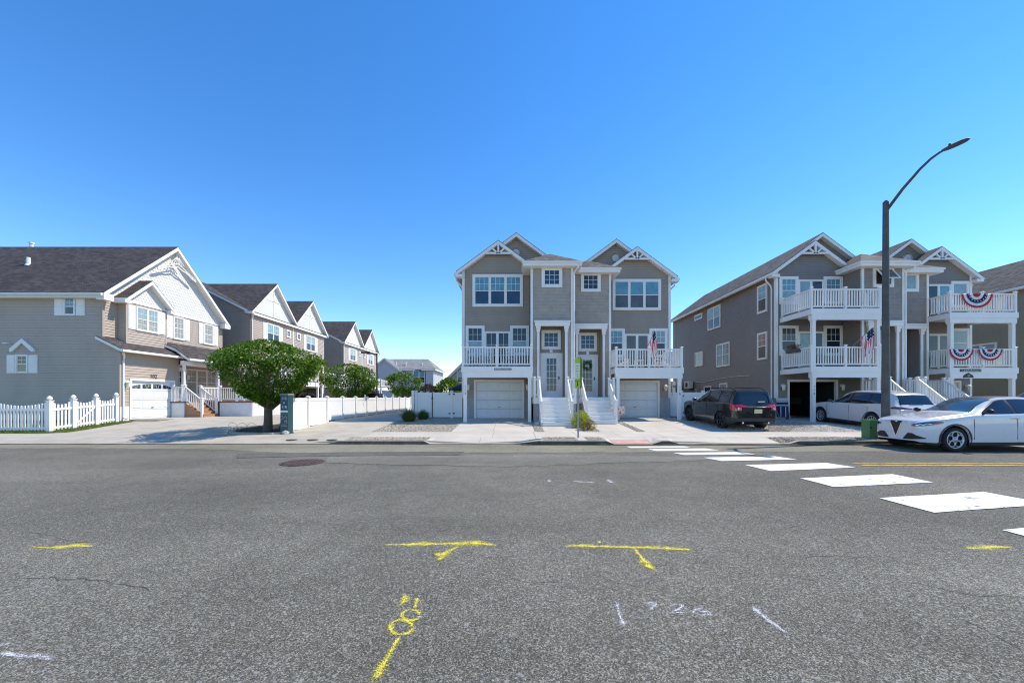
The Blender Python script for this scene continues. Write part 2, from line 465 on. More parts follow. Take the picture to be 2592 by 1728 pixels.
def plot_sheet(x0, x1, y0, y1, dz, mi=0, mb=None, nx=1):
    """a sheet that follows the ground profile"""
    mb = mb or MB()
    ys = [y0] + [y for y in (13.95, 14.8, 16.6, 21.5) if y0 < y < y1] + [y1]
    for a, b in zip(ys, ys[1:]):
        mb.poly([(x0, a, gz(a) + dz), (x1, a, gz(a) + dz), (x1, b, gz(b) + dz), (x0, b, gz(b) + dz)], mi)
    return mb
plot = MB()
plot_sheet(-120, 120, 14.8, 140, -.012, mb=plot)
tag(plot.build('plots', K['concrete_base']), kind='structure')

CK = [(-200,.035),(-6.4,.035),(-5.95,.13),(-3.06,.13),(-2.83,.03),(.02,.03),(.9,.13),(3.27,.13),(3.53,.02),(4.87,.02),(5.2,.13),(5.45,.13),(5.8,.03),(9.6,.03),(9.95,.13),(200,.13)]
def ck(x):
    for (a, za), (b, zb) in zip(CK, CK[1:]):
        if x <= b: return za + (zb - za) * (x - a) / (b - a)
    return .13
def vz(x, y):
    t = min(1, max(0, (y - 13.95) / .85)); return ck(x) * (1 - t) + .145 * t
def xs_between(a, b):
    return [a] + sorted({x for x, _ in CK if a + .01 < x < b - .01}) + [b]
# kerb stones
kerb = tag(link('kerb', None, None, (0, 13.76, 0)), kind='structure')
x = -44.0
kcuts = [-44, -38, -33, -28, -24, -20.5, -17, -13.7, -10.4, -8.2, -6.42, -4.5, -3.0, -.9, .95, 2.2, 3.4, 4.9, 5.7, 7.6, 9.7, 11.3, 13.0, 15.5, 18, 21, 25, 30, 36, 44]
for a, b in zip(kcuts, kcuts[1:]):
    mb = MB(); a += .006; b -= .006
    xx = xs_between(a, b)
    for p, q in zip(xx, xx[1:]):
        zp, zq = ck(p), ck(q)
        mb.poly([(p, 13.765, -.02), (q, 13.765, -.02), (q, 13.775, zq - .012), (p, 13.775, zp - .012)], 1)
        mb.poly([(p, 13.775, zp - .012), (q, 13.775, zq - .012), (q, 13.79, zq), (p, 13.79, zp)])
        mb.poly([(p, 13.79, zp), (q, 13.79, zq), (q, 13.94, zq), (p, 13.94, zp)])
    for p in (a, b): mb.poly([(p, 13.765, -.02), (p, 13.775, ck(p) - .012), (p, 13.79, ck(p)), (p, 13.94, ck(p)), (p, 13.94, -.02)])
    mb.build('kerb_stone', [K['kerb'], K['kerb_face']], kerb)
vb = MB()
xx = xs_between(-120, 120)
for p, q in zip(xx, xx[1:]):
    vb.poly([(p, 13.90, vz(p, 13.9) - .03), (q, 13.90, vz(q, 13.9) - .03), (q, 14.8, .133), (p, 14.8, .133)])
tag(vb.build('verge', K['gravel_bed']), kind='structure')
# gutter in front of the kerb
tag(sheet('gutter', [(.3, 13.52), (40, 13.50), (40, 13.77), (.3, 13.77)], .004, K['kerb']), kind='structure')

# concrete sidewalk and driveway slabs
walk = tag(link('sidewalk', None, None, (0, 14.8, 0)), kind='structure')
drive = tag(link('driveway', None, None, (0, 16.6, 0)), kind='structure')
def slab(parent, x0, x1, y0, y1, m=None, zf=None, gap=.007, name='slab', dz=.0):
    x0 += gap; x1 -= gap; y0 += gap; y1 -= gap
    m = m or (K['concrete2'] if x0 < -6.5 else K['concrete'])
    mb = MB()
    ys = [y0] + [y for y in (14.8, 16.6, 21.5) if y0 + .02 < y < y1 - .02] + [y1]
    xx = xs_between(x0, x1) if zf else [x0, x1]
    f = zf or (lambda x, y: gz(y))
    for p, q in zip(xx, xx[1:]):
        for a, b in zip(ys, ys[1:]):
            mb.poly([(p, a, f(p, a) + dz), (q, a, f(q, a) + dz), (q, b, f(q, b) + dz), (p, b, f(p, b) + dz)])
    rim = [(x0, y) for y in (y0, y1)]
    for (p, a, q, b) in ((x0, y0, x1, y0), (x0, y0, x0, y1), (x1, y0, x1, y1)):
        mb.poly([(p, a, f(p, a) + dz), (q, b, f(q, b) + dz), (q, b, f(q, b) - .05), (p, a, f(p, a) - .05)])
    return mb.build(name, m, parent)
# kerb-side aprons (dropped kerbs)
ap = [-44, -38, -32, -27, -22.6, -19, -15.6, -12.4, -9.6, -7.2, -5.98]
for a, b in zip(ap, ap[1:]): slab(walk, a, b, 13.95, 14.8, zf=vz, name='apron_slab')
for a, b in ((-3.02, -1.15), (-1.15, 1.1), (2.32, 2.66), (3.3, 3.52), (4.88, 5.55), (5.55, 7.6), (7.6, 9.4)): slab(walk, a, b, 13.95, 14.8, zf=vz, name='apron_slab')
slab(walk, 3.52, 4.88, 14.42, 14.8, zf=vz, name='apron_slab')
slab(walk, 3.52, 4.88, 13.95, 14.42, K['ramp'], zf=vz, name='ramp_slab')
sx = -44.0
while sx < 40:
    w = 1.62 if sx > -6 else 2.4
    slab(walk, sx, sx + w, 14.8, 16.6)
    sx += w
# plots
def grid(parent, x0, x1, y0, y1, nx, ny, m=None):
    for i in range(nx):
        for j in range(ny):
            slab(parent, x0 + (x1 - x0) * i / nx, x0 + (x1 - x0) * (i + 1) / nx, y0 + (y1 - y0) * j / ny, y0 + (y1 - y0) * (j + 1) / ny, m)
grid(drive, -18.2, -11.7, 16.6, 21.5, 2, 2)
grid(drive, -44, -18.2, 16.6, 20.3, 1, 1)
grid(drive, -20.2, -11.7, 21.5, 62, 3, 10)
grid(drive, -11.7, -9.35, 19.2, 62, 1, 9)
grid(drive, -9.35, -5.86, 16.6, 21.5, 1, 2)
grid(drive, -9.35, -5.86, 21.5, 62, 1, 9)
grid(drive, -2.55, .96, 16.6, 22.5, 2, 2, K['concrete'])
grid(drive, 1.36, 2.96, 16.6, 18.5, 1, 1, K['concrete'])
grid(drive, 3.72, 5.24, 16.6, 19.5, 1, 1, K['concrete'])
grid(drive, 5.58, 9.3, 16.6, 23.4, 2, 2, K['concrete'])
grid(drive, 14.4, 21.0, 18.9, 23.0, 2, 2)
grid(drive, 21.0, 27.0, 16.6, 23.6, 2, 2)
grid(drive, 27.0, 44, 16.6, 23.0, 3, 2)

# gravel beds
def inside(poly, x, y):
    c = np.zeros(len(x), bool); n = len(poly)
    for i in range(n):
        x1, y1 = poly[i]; x2, y2 = poly[(i + 1) % n]
        k = ((y1 > y) != (y2 > y)) & (x < (x2 - x1) * (y - y1) / ((y2 - y1) or 1e-9) + x1)
        c ^= k
    return c
def gravel(name, label, poly, dens, size, m, zf=None, bed=True):
    xs = [p[0] for p in poly]; ys = [p[1] for p in poly]
    area = (max(xs) - min(xs)) * (max(ys) - min(ys))
    n = int(area * dens)
    px = rng.uniform(min(xs), max(xs), n); py = rng.uniform(min(ys), max(ys), n)
    k = inside(poly, px, py); px, py = px[k], py[k]; n = len(px)
    zf = zf or (lambda x, y: gz(y))
    pz = np.array([zf(a, b) for a, b in zip(px, py)])
    base = np.array([(1,0,0),(0,1,0),(-1,0,0),(0,-1,0),(0,0,1),(0,0,-1)], float)
    s = size * rng.uniform(.5, 1.25, (n, 1, 1)) * np.concatenate([rng.uniform(.7, 1.2, (n, 1, 2)), rng.uniform(.4, .75, (n, 1, 1))], 2)
    v = base[None] * s * rng.uniform(.75, 1.15, (n, 6, 1))
    an = rng.uniform(0, 6.28, n); c, sn = np.cos(an), np.sin(an)
    vx = v[..., 0] * c[:, None] - v[..., 1] * sn[:, None]; vy = v[..., 0] * sn[:, None] + v[..., 1] * c[:, None]
    V = np.stack([vx + px[:, None], vy + py[:, None], v[..., 2] + (pz + rng.uniform(-.006, .012, n))[:, None]], 2).reshape(-1, 3)
    fs = np.array([(0,1,4),(1,2,4),(2,3,4),(3,0,4),(1,0,5),(2,1,5),(3,2,5),(0,3,5)])
    Fc = (fs[None] + (np.arange(n) * 6)[:, None, None]).reshape(-1, 3)
    me = bpy.data.meshes.new(name)
    me.from_pydata(V.tolist(), [], Fc.tolist()); me.materials.append(m)
    o = tag(link(name, me), label, 'gravel', kind='stuff')
    if bed:
        mb = MB()
        yy = sorted({min(ys), max(ys)} | {y for y in (14.8, 16.6, 21.5) if min(ys) < y < max(ys)})
        for a, b in zip(yy, yy[1:]):
            xx = xs_between(min(xs), max(xs))
            for p, q in zip(xx, xx[1:]):
                mb.poly([(p, a, zf(p, a) - .006), (q, a, zf(q, a) - .006), (q, b, zf(q, b) - .006), (p, b, zf(p, b) - .006)])
        tag(mb.build('gravel_base', K['gravel_bed']), kind='structure')
    return o
gravel('gravel_bed', 'gravel bed in front of the white gate', [(-5.85, 16.6), (-2.56, 16.6), (-2.56, 22.4), (-5.85, 22.4)], 620, .034, K['gravel'])
gravel('gravel_strip', 'kerb gravel strip in front of the gate bed', [(-5.9, 14.0), (-3.05, 14.0), (-3.05, 14.78), (-5.5, 14.78)], 700, .034, K['gravel'], vz, False)
gravel('gravel_strip', 'narrow gravel strip between grey garage drive and left steps', [(.97, 16.6), (1.35, 16.6), (1.35, 20.0), (.97, 20.0)], 800, .03, K['gravel'])
gravel('gravel_bed', 'small gravel bed under the two round shrubs', [(2.97, 16.6), (3.71, 16.6), (3.71, 20.4), (2.97, 20.4)], 800, .03, K['gravel'])
gravel('gravel_strip', 'kerb gravel between driveway apron and sign post', [(1.15, 14.0), (2.3, 14.0), (2.3, 14.78), (1.3, 14.78)], 800, .03, K['gravel'], vz, False)
gravel('gravel_strip', 'kerb gravel between sign post and pink ramp', [(2.68, 14.0), (3.28, 14.0), (3.28, 14.78), (2.68, 14.78)], 800, .03, K['gravel'], vz, False)
gravel('gravel_strip', 'narrow gravel strip beside the garden flag', [(5.25, 16.6), (5.57, 16.6), (5.57, 20.9), (5.25, 20.9)], 800, .03, K['gravel'])
gravel('gravel_bed', 'gravel parking bed under the black car', [(9.31, 16.6), (12.3, 16.6), (14.4, 18.9), (14.4, 23.2), (9.31, 23.2)], 420, .036, K['gravel'])
gravel('gravel_bed', 'pale gravel bed in front of the open garage', [(11.6, 16.6), (20.9, 16.6), (20.9, 18.9), (14.4, 18.9), (12.4, 17.6)], 420, .036, K['gravel_pale'])
gravel('gravel_strip', 'brown kerb gravel strip around the green utility box', [(9.45, 14.0), (20.0, 14.0), (20.0, 14.78), (9.45, 14.78)], 520, .036, K['gravel'], vz, False)

# road surface repairs and markings: flat print on the road, each its own piece
def strip(name, pts, z, m, jit=.0):
    p = []
    n = len(pts)
    for i in range(n):
        a, b = Vector(pts[i]), Vector(pts[(i + 1) % n]); k = max(1, int((b - a).length / .35))
        for j in range(k):
            q = a.lerp(b, j / k); p.append((q.x + random.uniform(-jit, jit), q.y + random.uniform(-jit, jit)))
    return sheet(name, p, z, m, road)
strip('asphalt_patch', [(-40, 12.55), (-13.5, 12.75), (-9, 12.4), (-6.5, 11.6), (-4.2, 11.65), (40, 12.7), (40, 13.76), (-40, 13.76)], .004, K['asphalt_tan'], .05)
strip('asphalt_patch', [GR(600, 1149), GR(700, 1147), GR(900, 1144), GR(1175, 1143), GR(1163, 1152), GR(820, 1154), GR(600, 1159)], .008, K['asphalt_dark'], .03)
strip('asphalt_patch', [GR(826, 1156), GR(1168, 1153), GR(1420, 1150), GR(1900, 1160), GR(1560, 1172), GR(1290, 1180), GR(1000, 1176), GR(830, 1172)], .006, K['asphalt_light'], .10)
bars = [((1585,1130),(1732.6,1129.4),(1747,1132.6),(1597,1134)), ((1639,1136.3),(1785,1134.8),(1821,1140),(1661,1141.6)), ((1703.6,1146),(1872,1144),(1911,1150),(1732.6,1151.8)),
        ((1781,1158),(1960.6,1154.8),(2017,1163),(1826,1167)), ((1886.7,1177),(2091,1171.7),(2166,1183),(1951,1192.6)), ((2026,1210.7),(2258.6,1200),(2362,1221),(2110,1233)),
        ((2226,1261),(2489,1245),(2662,1276.6),(2363,1298))]
for i, c in enumerate(bars):
    pts = [GR(*p) for p in c]
    strip('crosswalk_bar', pts, .010, K['bar_paint'] if i >= 5 else K['bar_paint_solid'], .008)
strip('crosswalk_bar', [(6.0, 4.88), (8.35, 5.32), (8.38, 4.52), (6.03, 4.06)], .010, K['bar_paint'], .008)
strip('lane_line', [(8.35, 9.70), (60, 9.70), (60, 9.80), (8.35, 9.80)], .010, K['yellow_line'], .006)
strip('lane_line', [(8.35, 9.46), (60, 9.46), (60, 9.56), (8.35, 9.56)], .010, K['yellow_line'], .006)
def ribbon(mb, pts, ws, z):
    P = [Vector(p) for p in pts]
    Q = []; W = []
    for i in range(len(P) - 1):
        k = max(2, int((P[i + 1] - P[i]).length / .05))
        for j in range(k): Q.append(P[i].lerp(P[i + 1], j / k)); W.append(ws[i] + (ws[i + 1] - ws[i]) * j / k)
    Q.append(P[-1]); W.append(ws[-1])
    b0 = len(mb.v); n = len(Q)
    JL = [random.uniform(.75, 1.2) for _ in range(n // 5 + 3)]; JR = [random.uniform(.75, 1.2) for _ in range(n // 5 + 3)]
    jit = lambda J, i: J[i // 5] + (J[i // 5 + 1] - J[i // 5]) * (i % 5) / 5
    if not hasattr(mb, 'fade'): mb.fade = []
    for i, q in enumerate(Q):
        t = (Q[min(i + 1, n - 1)] - Q[max(i - 1, 0)]).normalized(); nrm = Vector((-t.y, t.x))
        a = W[i] * jit(JL, i) * .8; b = W[i] * jit(JR, i) * .8
        l = q + nrm * a; r = q - nrm * b; e = 1.0 if i in (0, n - 1) else .0
        mb.v += [(l.x, l.y, z), (q.x, q.y, z), (r.x, r.y, z)]; mb.fade += [1.0, e * .7, 1.0]
    for i in range(n - 1):
        k = b0 + 3 * i
        mb.f += [(k, k + 1, k + 4, k + 3), (k + 1, k + 2, k + 5, k + 4)]; mb.m += [0, 0]
def set_fade(o, mb):
    at = o.data.attributes.new('fade', 'FLOAT', 'POINT'); at.data.foreach_set('value', mb.fade); return o
def spray(name, strokes, m, z=.0045):
    mb = MB()
    for k, (pts, w) in enumerate(strokes):
        ws = w if isinstance(w, (list, tuple)) else [w] * len(pts)
        ribbon(mb, [GR(*p) for p in pts], [q * 1.3 for q in ws], z + k * .0006)
    return set_fade(mb.build(name, m, road), mb)
def ell(cx, cy, rx, ry, n=14, a0=0): return [(cx + rx * math.cos(a0 + 6.2832 * i / n), cy + ry * math.sin(a0 + 6.2832 * i / n)) for i in range(n + 1)]
ys = K['yellow_spray']; wsp = K['white_spray']
spray('spray_mark', [([(69,1383),(120,1386),(160,1384),(195,1381),(238,1383)], [.02,.03,.14,.12,.02]), ([(84,1396),(110,1389)], .03)], ys)
spray('spray_mark', [([(962,1378.5),(1020,1378),(1070,1376),(1105,1377),(1150,1375),(1205,1374),(1263,1381)], [.02,.05,.13,.05,.10,.12,.02]), ([(1163,1381),(1140,1393),(1122,1402),(1112,1421)], [.05,.05,.12,.05]), ([(1098,1402),(1124,1408)], .06)], ys)
spray('spray_mark', [([(1022,1504),(1025,1532)], [.05,.07]), ([(1056,1510),(1050,1545)], .03), (ell(1040,1557,23,14), .028), (ell(1016,1588,28,19), .032), ([(1014,1607),(990,1650),(968,1690),(941,1732)], [.02,.03,.055,.05])], ys)
spray('spray_mark', [([(1426,1382),(1470,1381),(1500,1383),(1560,1384),(1650,1386),(1690,1388),(1756,1391.5)], [.04,.10,.10,.05,.08,.09,.03]), ([(1605,1389),(1622,1408),(1636,1426),(1660,1447)], [.05,.04,.11,.04]), ([(1512,1372),(1524,1373)], .05), ([(1712,1381),(1735,1387)], .05)], ys)
spray('spray_mark', [([(2440,1388),(2480,1386),(2520,1384),(2566,1385)], [.02,.11,.09,.02]), ([(2478,1378),(2500,1380)], .04)], ys)
spray('spray_mark', [([(1561,1519),(1568,1555),(1581,1591)], [.035,.03,.05]), ([(1621,1525),(1662,1527),(1652,1536),(1644,1547)], [.035,.035,.03,.025]), ([(1696,1536),(1712,1529),(1728,1534),(1716,1543),(1702,1550),(1740,1551)], .026), ([(1780,1537),(1760,1544),(1756,1551),(1774,1558),(1800,1555),(1794,1549),(1764,1549)], .026), ([(1901,1533),(1948,1574),(1995,1605)], [.06,.055,.035])], wsp)
spray('spray_mark', [([(-8,1632),(41,1628)], .035), ([(-8,1654),(60,1660),(144,1665)], [.035,.045,.04])], wsp)
spray('spray_mark', [([(1387,1213),(1392,1220)], .10), ([(1448,1218),(1510,1221)], .09), ([(1537,1214),(1550,1222)], .12)], wsp)
spray('spray_mark', [([(699,1191),(729,1179)], .06)], K['teal_spray'])
def crack(pts, w=.012):
    q = []
    P = [Vector(GR(*p)) for p in pts]
    mb = MB(); Q = []
    for a, b in zip(P, P[1:]):
        k = max(2, int((b - a).length / .12))
        for j in range(k):
            Q.append(tuple(a.lerp(b, j / k) + Vector((random.uniform(-.03, .03), random.uniform(-.03, .03)))))
    Q.append(tuple(P[-1]))
    ribbon(mb, Q, [w * random.uniform(.08, .62) for _ in Q], .003)
    return mb.build('crack', K['crack'], road)
crack([(1673,1264),(1772,1278),(1866,1297),(1948,1305),(2009,1333),(2091,1352),(2157,1377),(2210,1383)], .012)
crack([(1794,1239),(1850,1243),(1893,1243)], .014); crack([(1450,1247),(1560,1255),(1673,1264)], .012)
crack([(1970,1410),(2090,1407),(2230,1414),(2350,1435),(2400,1428),(2430,1412)], .010)
crack([(2130,1330),(2250,1350),(2440,1384)], .008); crack([(2420,1560),(2500,1600),(2580,1640)], .010)
crack([(0,1345),(90,1348),(200,1372),(330,1374)], .009); crack([(560,1250),(760,1290),(960,1292)], .007)

crack([(300,1215),(520,1222),(700,1240),(905,1238)], .012); crack([(1000,1262),(1180,1268),(1420,1262)], .010); crack([(60,1460),(260,1470),(420,1500)], .008); crack([(1240,1440),(1330,1470),(1460,1478)], .007); crack([(2300,1470),(2420,1500),(2592,1512)], .009)
# round iron drain cover in the road and small covers in the apron
c = GR(766, 1171)
dr = thing('drain_cover', 'round rusty slotted iron drain cover set in the asphalt', 'drain cover', (c[0], c[1], .006))
MB().lathe([(.50, -.02), (.50, .012), (.45, .014), (.45, 0)], 28, cap=False).build('rim', K['rust'], dr, local=True)
MB().lathe([(.45, -.02), (.45, .004)], 28).build('plate', K['dark'], dr, local=True)
for i in range(7):
    xo = -.39 + i * .13; h = math.sqrt(max(.02, .44**2 - xo**2))
    bx('grate_bar', (.075, 2 * h, .02), (xo, 0, .008), K['rust'], dr, local=True)
for (px, py, wh) in ((740, 1116, 'nearest the mulch bed'), (793, 1115, 'between the two others'), (842, 1115, 'nearest the kerb gravel strip')):
    q = (px - CX) / F * 14.42
    co = thing('valve_cover', 'small rusty round cover flush in the concrete apron, ' + wh, 'valve cover', (q, 14.42, vz(q, 14.42) + .003), group='small round covers in the apron')
    MB().lathe([(.16, -.01), (.16, .006), (.13, .008)], 18).build('lid', K['rust'], co, local=True)
    MB().lathe([(.20, -.01), (.20, .004), (.165, .004)], 18, cap=False).build('rim', K['rust'], co, local=True)
# ------------------------------------------------------------------ building helpers
def clip_band(poly, lo, hi):
    def clip(P, k, keep_above):
        out = []
        for i in range(len(P)):
            a, b = P[i], P[(i + 1) % len(P)]
            ia = a[1] >= k - 1e-9 if keep_above else a[1] <= k + 1e-9
            ib = b[1] >= k - 1e-9 if keep_above else b[1] <= k + 1e-9
            if ia: out.append(a)
            if ia != ib:
                t = (k - a[1]) / (b[1] - a[1]); out.append((a[0] + (b[0] - a[0]) * t, k))
        return out
    P = clip(poly, lo, True)
    return clip(P, hi, False) if len(P) > 2 else []
def siding(mb, poly, fn, e=.122, t=.022, mi=0, base=None):
    vmin = min(p[1] for p in poly); vmax = max(p[1] for p in poly)
    v0 = vmin if base is None else base + math.floor((vmin - base) / e) * e
    while v0 < vmax - 1e-4:
        P = clip_band(poly, v0, v0 + e)
        if len(P) >= 3:
            mb.poly([fn(u, v, t * (1 - (v - v0) / e) + .002) for u, v in P], mi)
            low = [p for p in P if abs(p[1] - max(v0, vmin)) < 1e-6]
            if len(low) >= 2:
                a = min(low); b = max(low); d = t * (1 - (a[1] - v0) / e) + .002
                mb.poly([fn(a[0], a[1], d), fn(b[0], b[1], d), fn(b[0], b[1], 0), fn(a[0], a[1], 0)], mi)
        v0 += e
    return mb
def shakes(mb, u0, u1, v0, v1, fn, e=.178, mi=0):
    v = v0
    while v < v1 - .01:
        u = u0; top = min(v + e, v1)
        while u < u1 - 1e-6:
            w = min(random.uniform(.11, .26), u1 - u)
            if u1 - u - w < .06: w = u1 - u
            d = random.uniform(.016, .026); lo = v + random.uniform(-.006, .006) if v > v0 else v
            g = .003
            mb.poly([fn(u + g, lo, d), fn(u + w - g, lo, d), fn(u + w - g, top, .006), fn(u + g, top, .006)], mi)
            mb.poly([fn(u + g, lo, d), fn(u + w - g, lo, d), fn(u + w - g, lo, 0), fn(u + g, lo, 0)], mi)
            u += w
        mb.poly([fn(u0, v, .001), fn(u1, v, .001), fn(u1, top, .001), fn(u0, top, .001)], mi)
        v += e
    return mb
def scallops(mb, poly, fn, e=.15, w=.19, mi=0):
    us = [p[0] for p in poly]; vs = [p[1] for p in poly]
    mb.poly([fn(u, v, .001) for u, v in poly], mi)
    row = 0; v = min(vs)
    while v < max(vs):
        P = clip_band(poly, v + e * .5, v + e * .5 + .001)
        if P:
            a, b = min(p[0] for p in P), max(p[0] for p in P)
            u = math.floor(a / w) * w + (w / 2 if row % 2 else 0)
            while u < b - w * .3:
                if u > a - w * .3:
                    q = [(u, v + e * 1.3), (u, v + e * .35), (u + w * .22, v + .02), (u + w * .5, v - .012), (u + w * .78, v + .02), (u + w, v + e * .35), (u + w, v + e * 1.3)]
                    q = [(min(max(x, a - .02), b + .02), y) for x, y in q]
                    pts = [fn(x, y, .026 - .018 * (y - v) / (e * 1.3)) for x, y in q]
                    mb.poly(pts, mi)
                    for k in range(1, 5): mb.poly([pts[k], pts[k + 1], fn(q[k+1][0], q[k+1][1], .001), fn(q[k][0], q[k][1], .001)], mi)
                u += w
        v += e; row += 1
    return mb
def roof(parent, pts, shingle, th=.2, name='roof', under=None):
    """pts: the top quad/polygon of one slope, in world coordinates"""
    o = MB().prism(pts, (0, 0, .035)).build(name, shingle, parent)
    MB().prism([(p[0], p[1], p[2] - th) for p in pts], (0, 0, th - .001)).build('fascia', under or K['white'], o)
    return o
def win(parent, loc, rz, w, h, n=1, style='dh', grid=(3, 2), up='blind', lo='glass', trim=.09, tm='white', low_grid=False, deep=.075):
    tmat = K[tm]
    l = tuple(Vector(loc) - WL[parent.name])
    f = MB()
    f.box(-w/2, w/2, -deep, .02, 0, trim); f.box(-w/2, w/2, -deep, .02, h - trim, h)
    f.box(-w/2, -w/2 + trim, -deep, .02, trim + .001, h - trim - .001); f.box(w/2 - trim, w/2, -deep, .02, trim + .001, h - trim - .001)
    iw, ih = w - 2 * trim, h - 2 * trim
    mull = .075; uw = (iw - (n - 1) * mull) / n
    for i in range(n - 1):
        x0 = -iw/2 + (i + 1) * uw + i * mull
        f.box(x0, x0 + mull, -deep + .008, .02, trim + .001, h - trim - .001)
    o = f.build('window', tmat, parent, local=True, loc=l, rz=rz)
    mu = MB()
    for i in range(n):
        x0 = -iw/2 + i * (uw + mull); x1 = x0 + uw
        s = .035
        sm = MB()
        sm.box(x0, x0 + s, -.058, -.03, trim, trim + ih); sm.box(x1 - s, x1, -.058, -.03, trim, trim + ih)
        sm.box(x0 + s, x1 - s, -.056, -.03, trim, trim + s); sm.box(x0 + s, x1 - s, -.056, -.03, trim + ih - s, trim + ih)
        zm = trim + ih * .49
        if style == 'dh': sm.box(x0 + s, x1 - s, -.060, -.03, zm - .022, zm + .022)
        sm.build('sash', tmat, o, local=True)
        spans = [(trim + s, zm - .022, lo, low_grid), (zm + .022, trim + ih - s, up, True)] if style == 'dh' else [(trim + s, trim + ih - s, up if (i % 2 == 0 or style != 'slider') else lo, True)]
        for (a, b, g, gr) in spans:
            MB().box(x0 + s, x1 - s, -.044, -.038, a, b).build('pane', K[g], o, local=True)
            if gr and grid:
                for k in range(1, grid[0]):
                    xx = x0 + s + (uw - 2 * s) * k / grid[0]; mu.box(xx - .009, xx + .009, -.052, -.046, a, b)
                for k in range(1, grid[1]):
                    zz = a + (b - a) * k / grid[1]; mu.box(x0 + s, x1 - s, -.051, -.0465, zz - .009, zz + .009)
    if mu.v: mu.build('muntins', tmat, o, local=True)
    return o
def shutter(parent, loc, rz, w, h, m='white'):
    f = MB()
    f.box(-w/2, w/2, -.05, 0, 0, h)
    for a, b in ((.04, .47), (.53, .96)):
        f.box(-w/2 + .05, w/2 - .05, -.062, -.05, h * a, h * b)
    return f.build('shutter', K[m], parent, local=True, loc=tuple(Vector(loc) - WL[parent.name]), rz=rz)
_gp = {}
def garage_door(parent, loc, rz, w, h, rows=4, cols=4, m='door_white', tm='white', windows=False, lift=0):
    tr = .11
    l = tuple(Vector(loc) - WL[parent.name])
    f = MB(); f.box(-w/2, -w/2 + tr, -.06, .1, 0, h); f.box(w/2 - tr, w/2, -.06, .1, 0, h); f.box(-w/2 + tr, w/2 - tr, -.058, .1, h - tr, h)
    o = f.build('garage_door', K[tm], parent, local=True, loc=l, rz=rz)
    if lift: return o
    iw, ih = w - 2 * tr, h - tr
    pw, ph = iw / cols, ih / rows
    k = (round(pw, 3), round(ph, 3), m)
    if k not in _gp:
        mb = MB(); a, b = pw / 2, ph / 2
        mb.box(-a, a, 0, .04, -b + .006, b - .006)
        q = [(-a + .05, -b + .07), (a - .05, -b + .07), (a - .05, b - .07), (-a + .05, b - .07)]
        r = [(-a + .08, -b + .10), (a - .08, -b + .10), (a - .08, b - .10), (-a + .08, b - .10)]
        v = [(x, -.001, z) for x, z in q] + [(x, -.016, z) for x, z in r]
        mb.add(v, [(4, 5, 6, 7)] + [(i, (i + 1) % 4, 4 + (i + 1) % 4, 4 + i) for i in range(4)])
        me = bpy.data.meshes.new('panel'); me.from_pydata(mb.v, [], mb.f); me.materials.append(K[m]); _gp[k] = me
    for i in range(cols):
        for j in range(rows):
            if windows and j == rows - 1:
                x0 = -iw/2 + pw * i
                MB().box(x0 + .002, x0 + pw - .002, .05, .08, ih - ph + .006, ih - .006).build('panel', K[m], o, local=True)
                cxp = x0 + pw / 2; zb = ih - ph * .78
                def arch(s):
                    # half-sunburst lights split over the four top panels
                    P = []
                    for t in np.linspace(0, 1, 7):
                        xx = x0 + .06 + (pw - .12) * t
                        hh = ph * .50 * math.sqrt(max(.05, 1 - ((xx) / (iw / 2)) ** 2))
                        P.append((xx, .045, zb + hh * s))
                    return P
                top = arch(1.0)
                MB().poly([(top[0][0], .045, zb)] + top + [(top[-1][0], .045, zb)]).build('pane', K['glass'], o, local=True)
                for t in (.3, .7):
                    MB().tube([(cxp + (t - .5) * pw * .2, .042, zb), (x0 + .06 + (pw - .12) * t, .042, zb + ph * .42)], .008, 4).build('muntin', K[m], o, local=True)
            else:
                link('panel', _gp[k], o, (-iw/2 + pw * (i + .5), .05, ph * (j + .5)))
    bx('handle', (.12, .03, .03), (0, .03, ih * .3), K['black'], o, local=True)
    return o
def rail(parent, a, b, z, h=1.0, sp=.131, posts=(True, True), m='white', bw=.045, pz=None, caps=True, pt=.10, prefix=''):
    """straight level railing between two world points, along x or y; every baluster an object"""
    mt = K[m]; (xa, ya), (xb, yb) = a, b
    L = math.hypot(xb - xa, yb - ya); alongx = abs(xb - xa) > abs(yb - ya)
    cx, cy = (xa + xb) / 2, (ya + yb) / 2
    def dims(l, t, hh): return (l, t, hh) if alongx else (t, l, hh)
    bx('handrail', dims(L, .085, .07), (cx, cy, z + h - .035), mt, parent)
    bx('bottom_rail', dims(L, .05, .07), (cx, cy, z + .115), mt, parent)
    n = max(1, int(round(L / sp)))
    for i in range(n):
        t = (i + .5) / n
        bx('baluster', (bw, bw, h - .21), (xa + (xb - xa) * t, ya + (yb - ya) * t, z + .15 + (h - .21) / 2), mt, parent)
    for k, (px, py) in enumerate((a, b)):
        if posts[k]: rail_post(parent, px, py, z, h, m, pt)
def rail_post(parent, px, py, z, h=1.0, m='white', pt=.10):
    mb = MB(); q = pt / 2
    mb.box(px - q, px + q, py - q, py + q, z, z + h + .06)
    mb.box(px - q - .025, px + q + .025, py - q - .025, py + q + .025, z + h + .061, z + h + .09)
    v = [(px - q - .02, py - q - .02, z + h + .09), (px + q + .02, py - q - .02, z + h + .09), (px + q + .02, py + q + .02, z + h + .09), (px - q - .02, py + q + .02, z + h + .09), (px, py, z + h + .125)]
    mb.add(v, [(0, 1, 4), (1, 2, 4), (2, 3, 4), (3, 0, 4)])
    return mb.build('rail_post', K[m], parent)
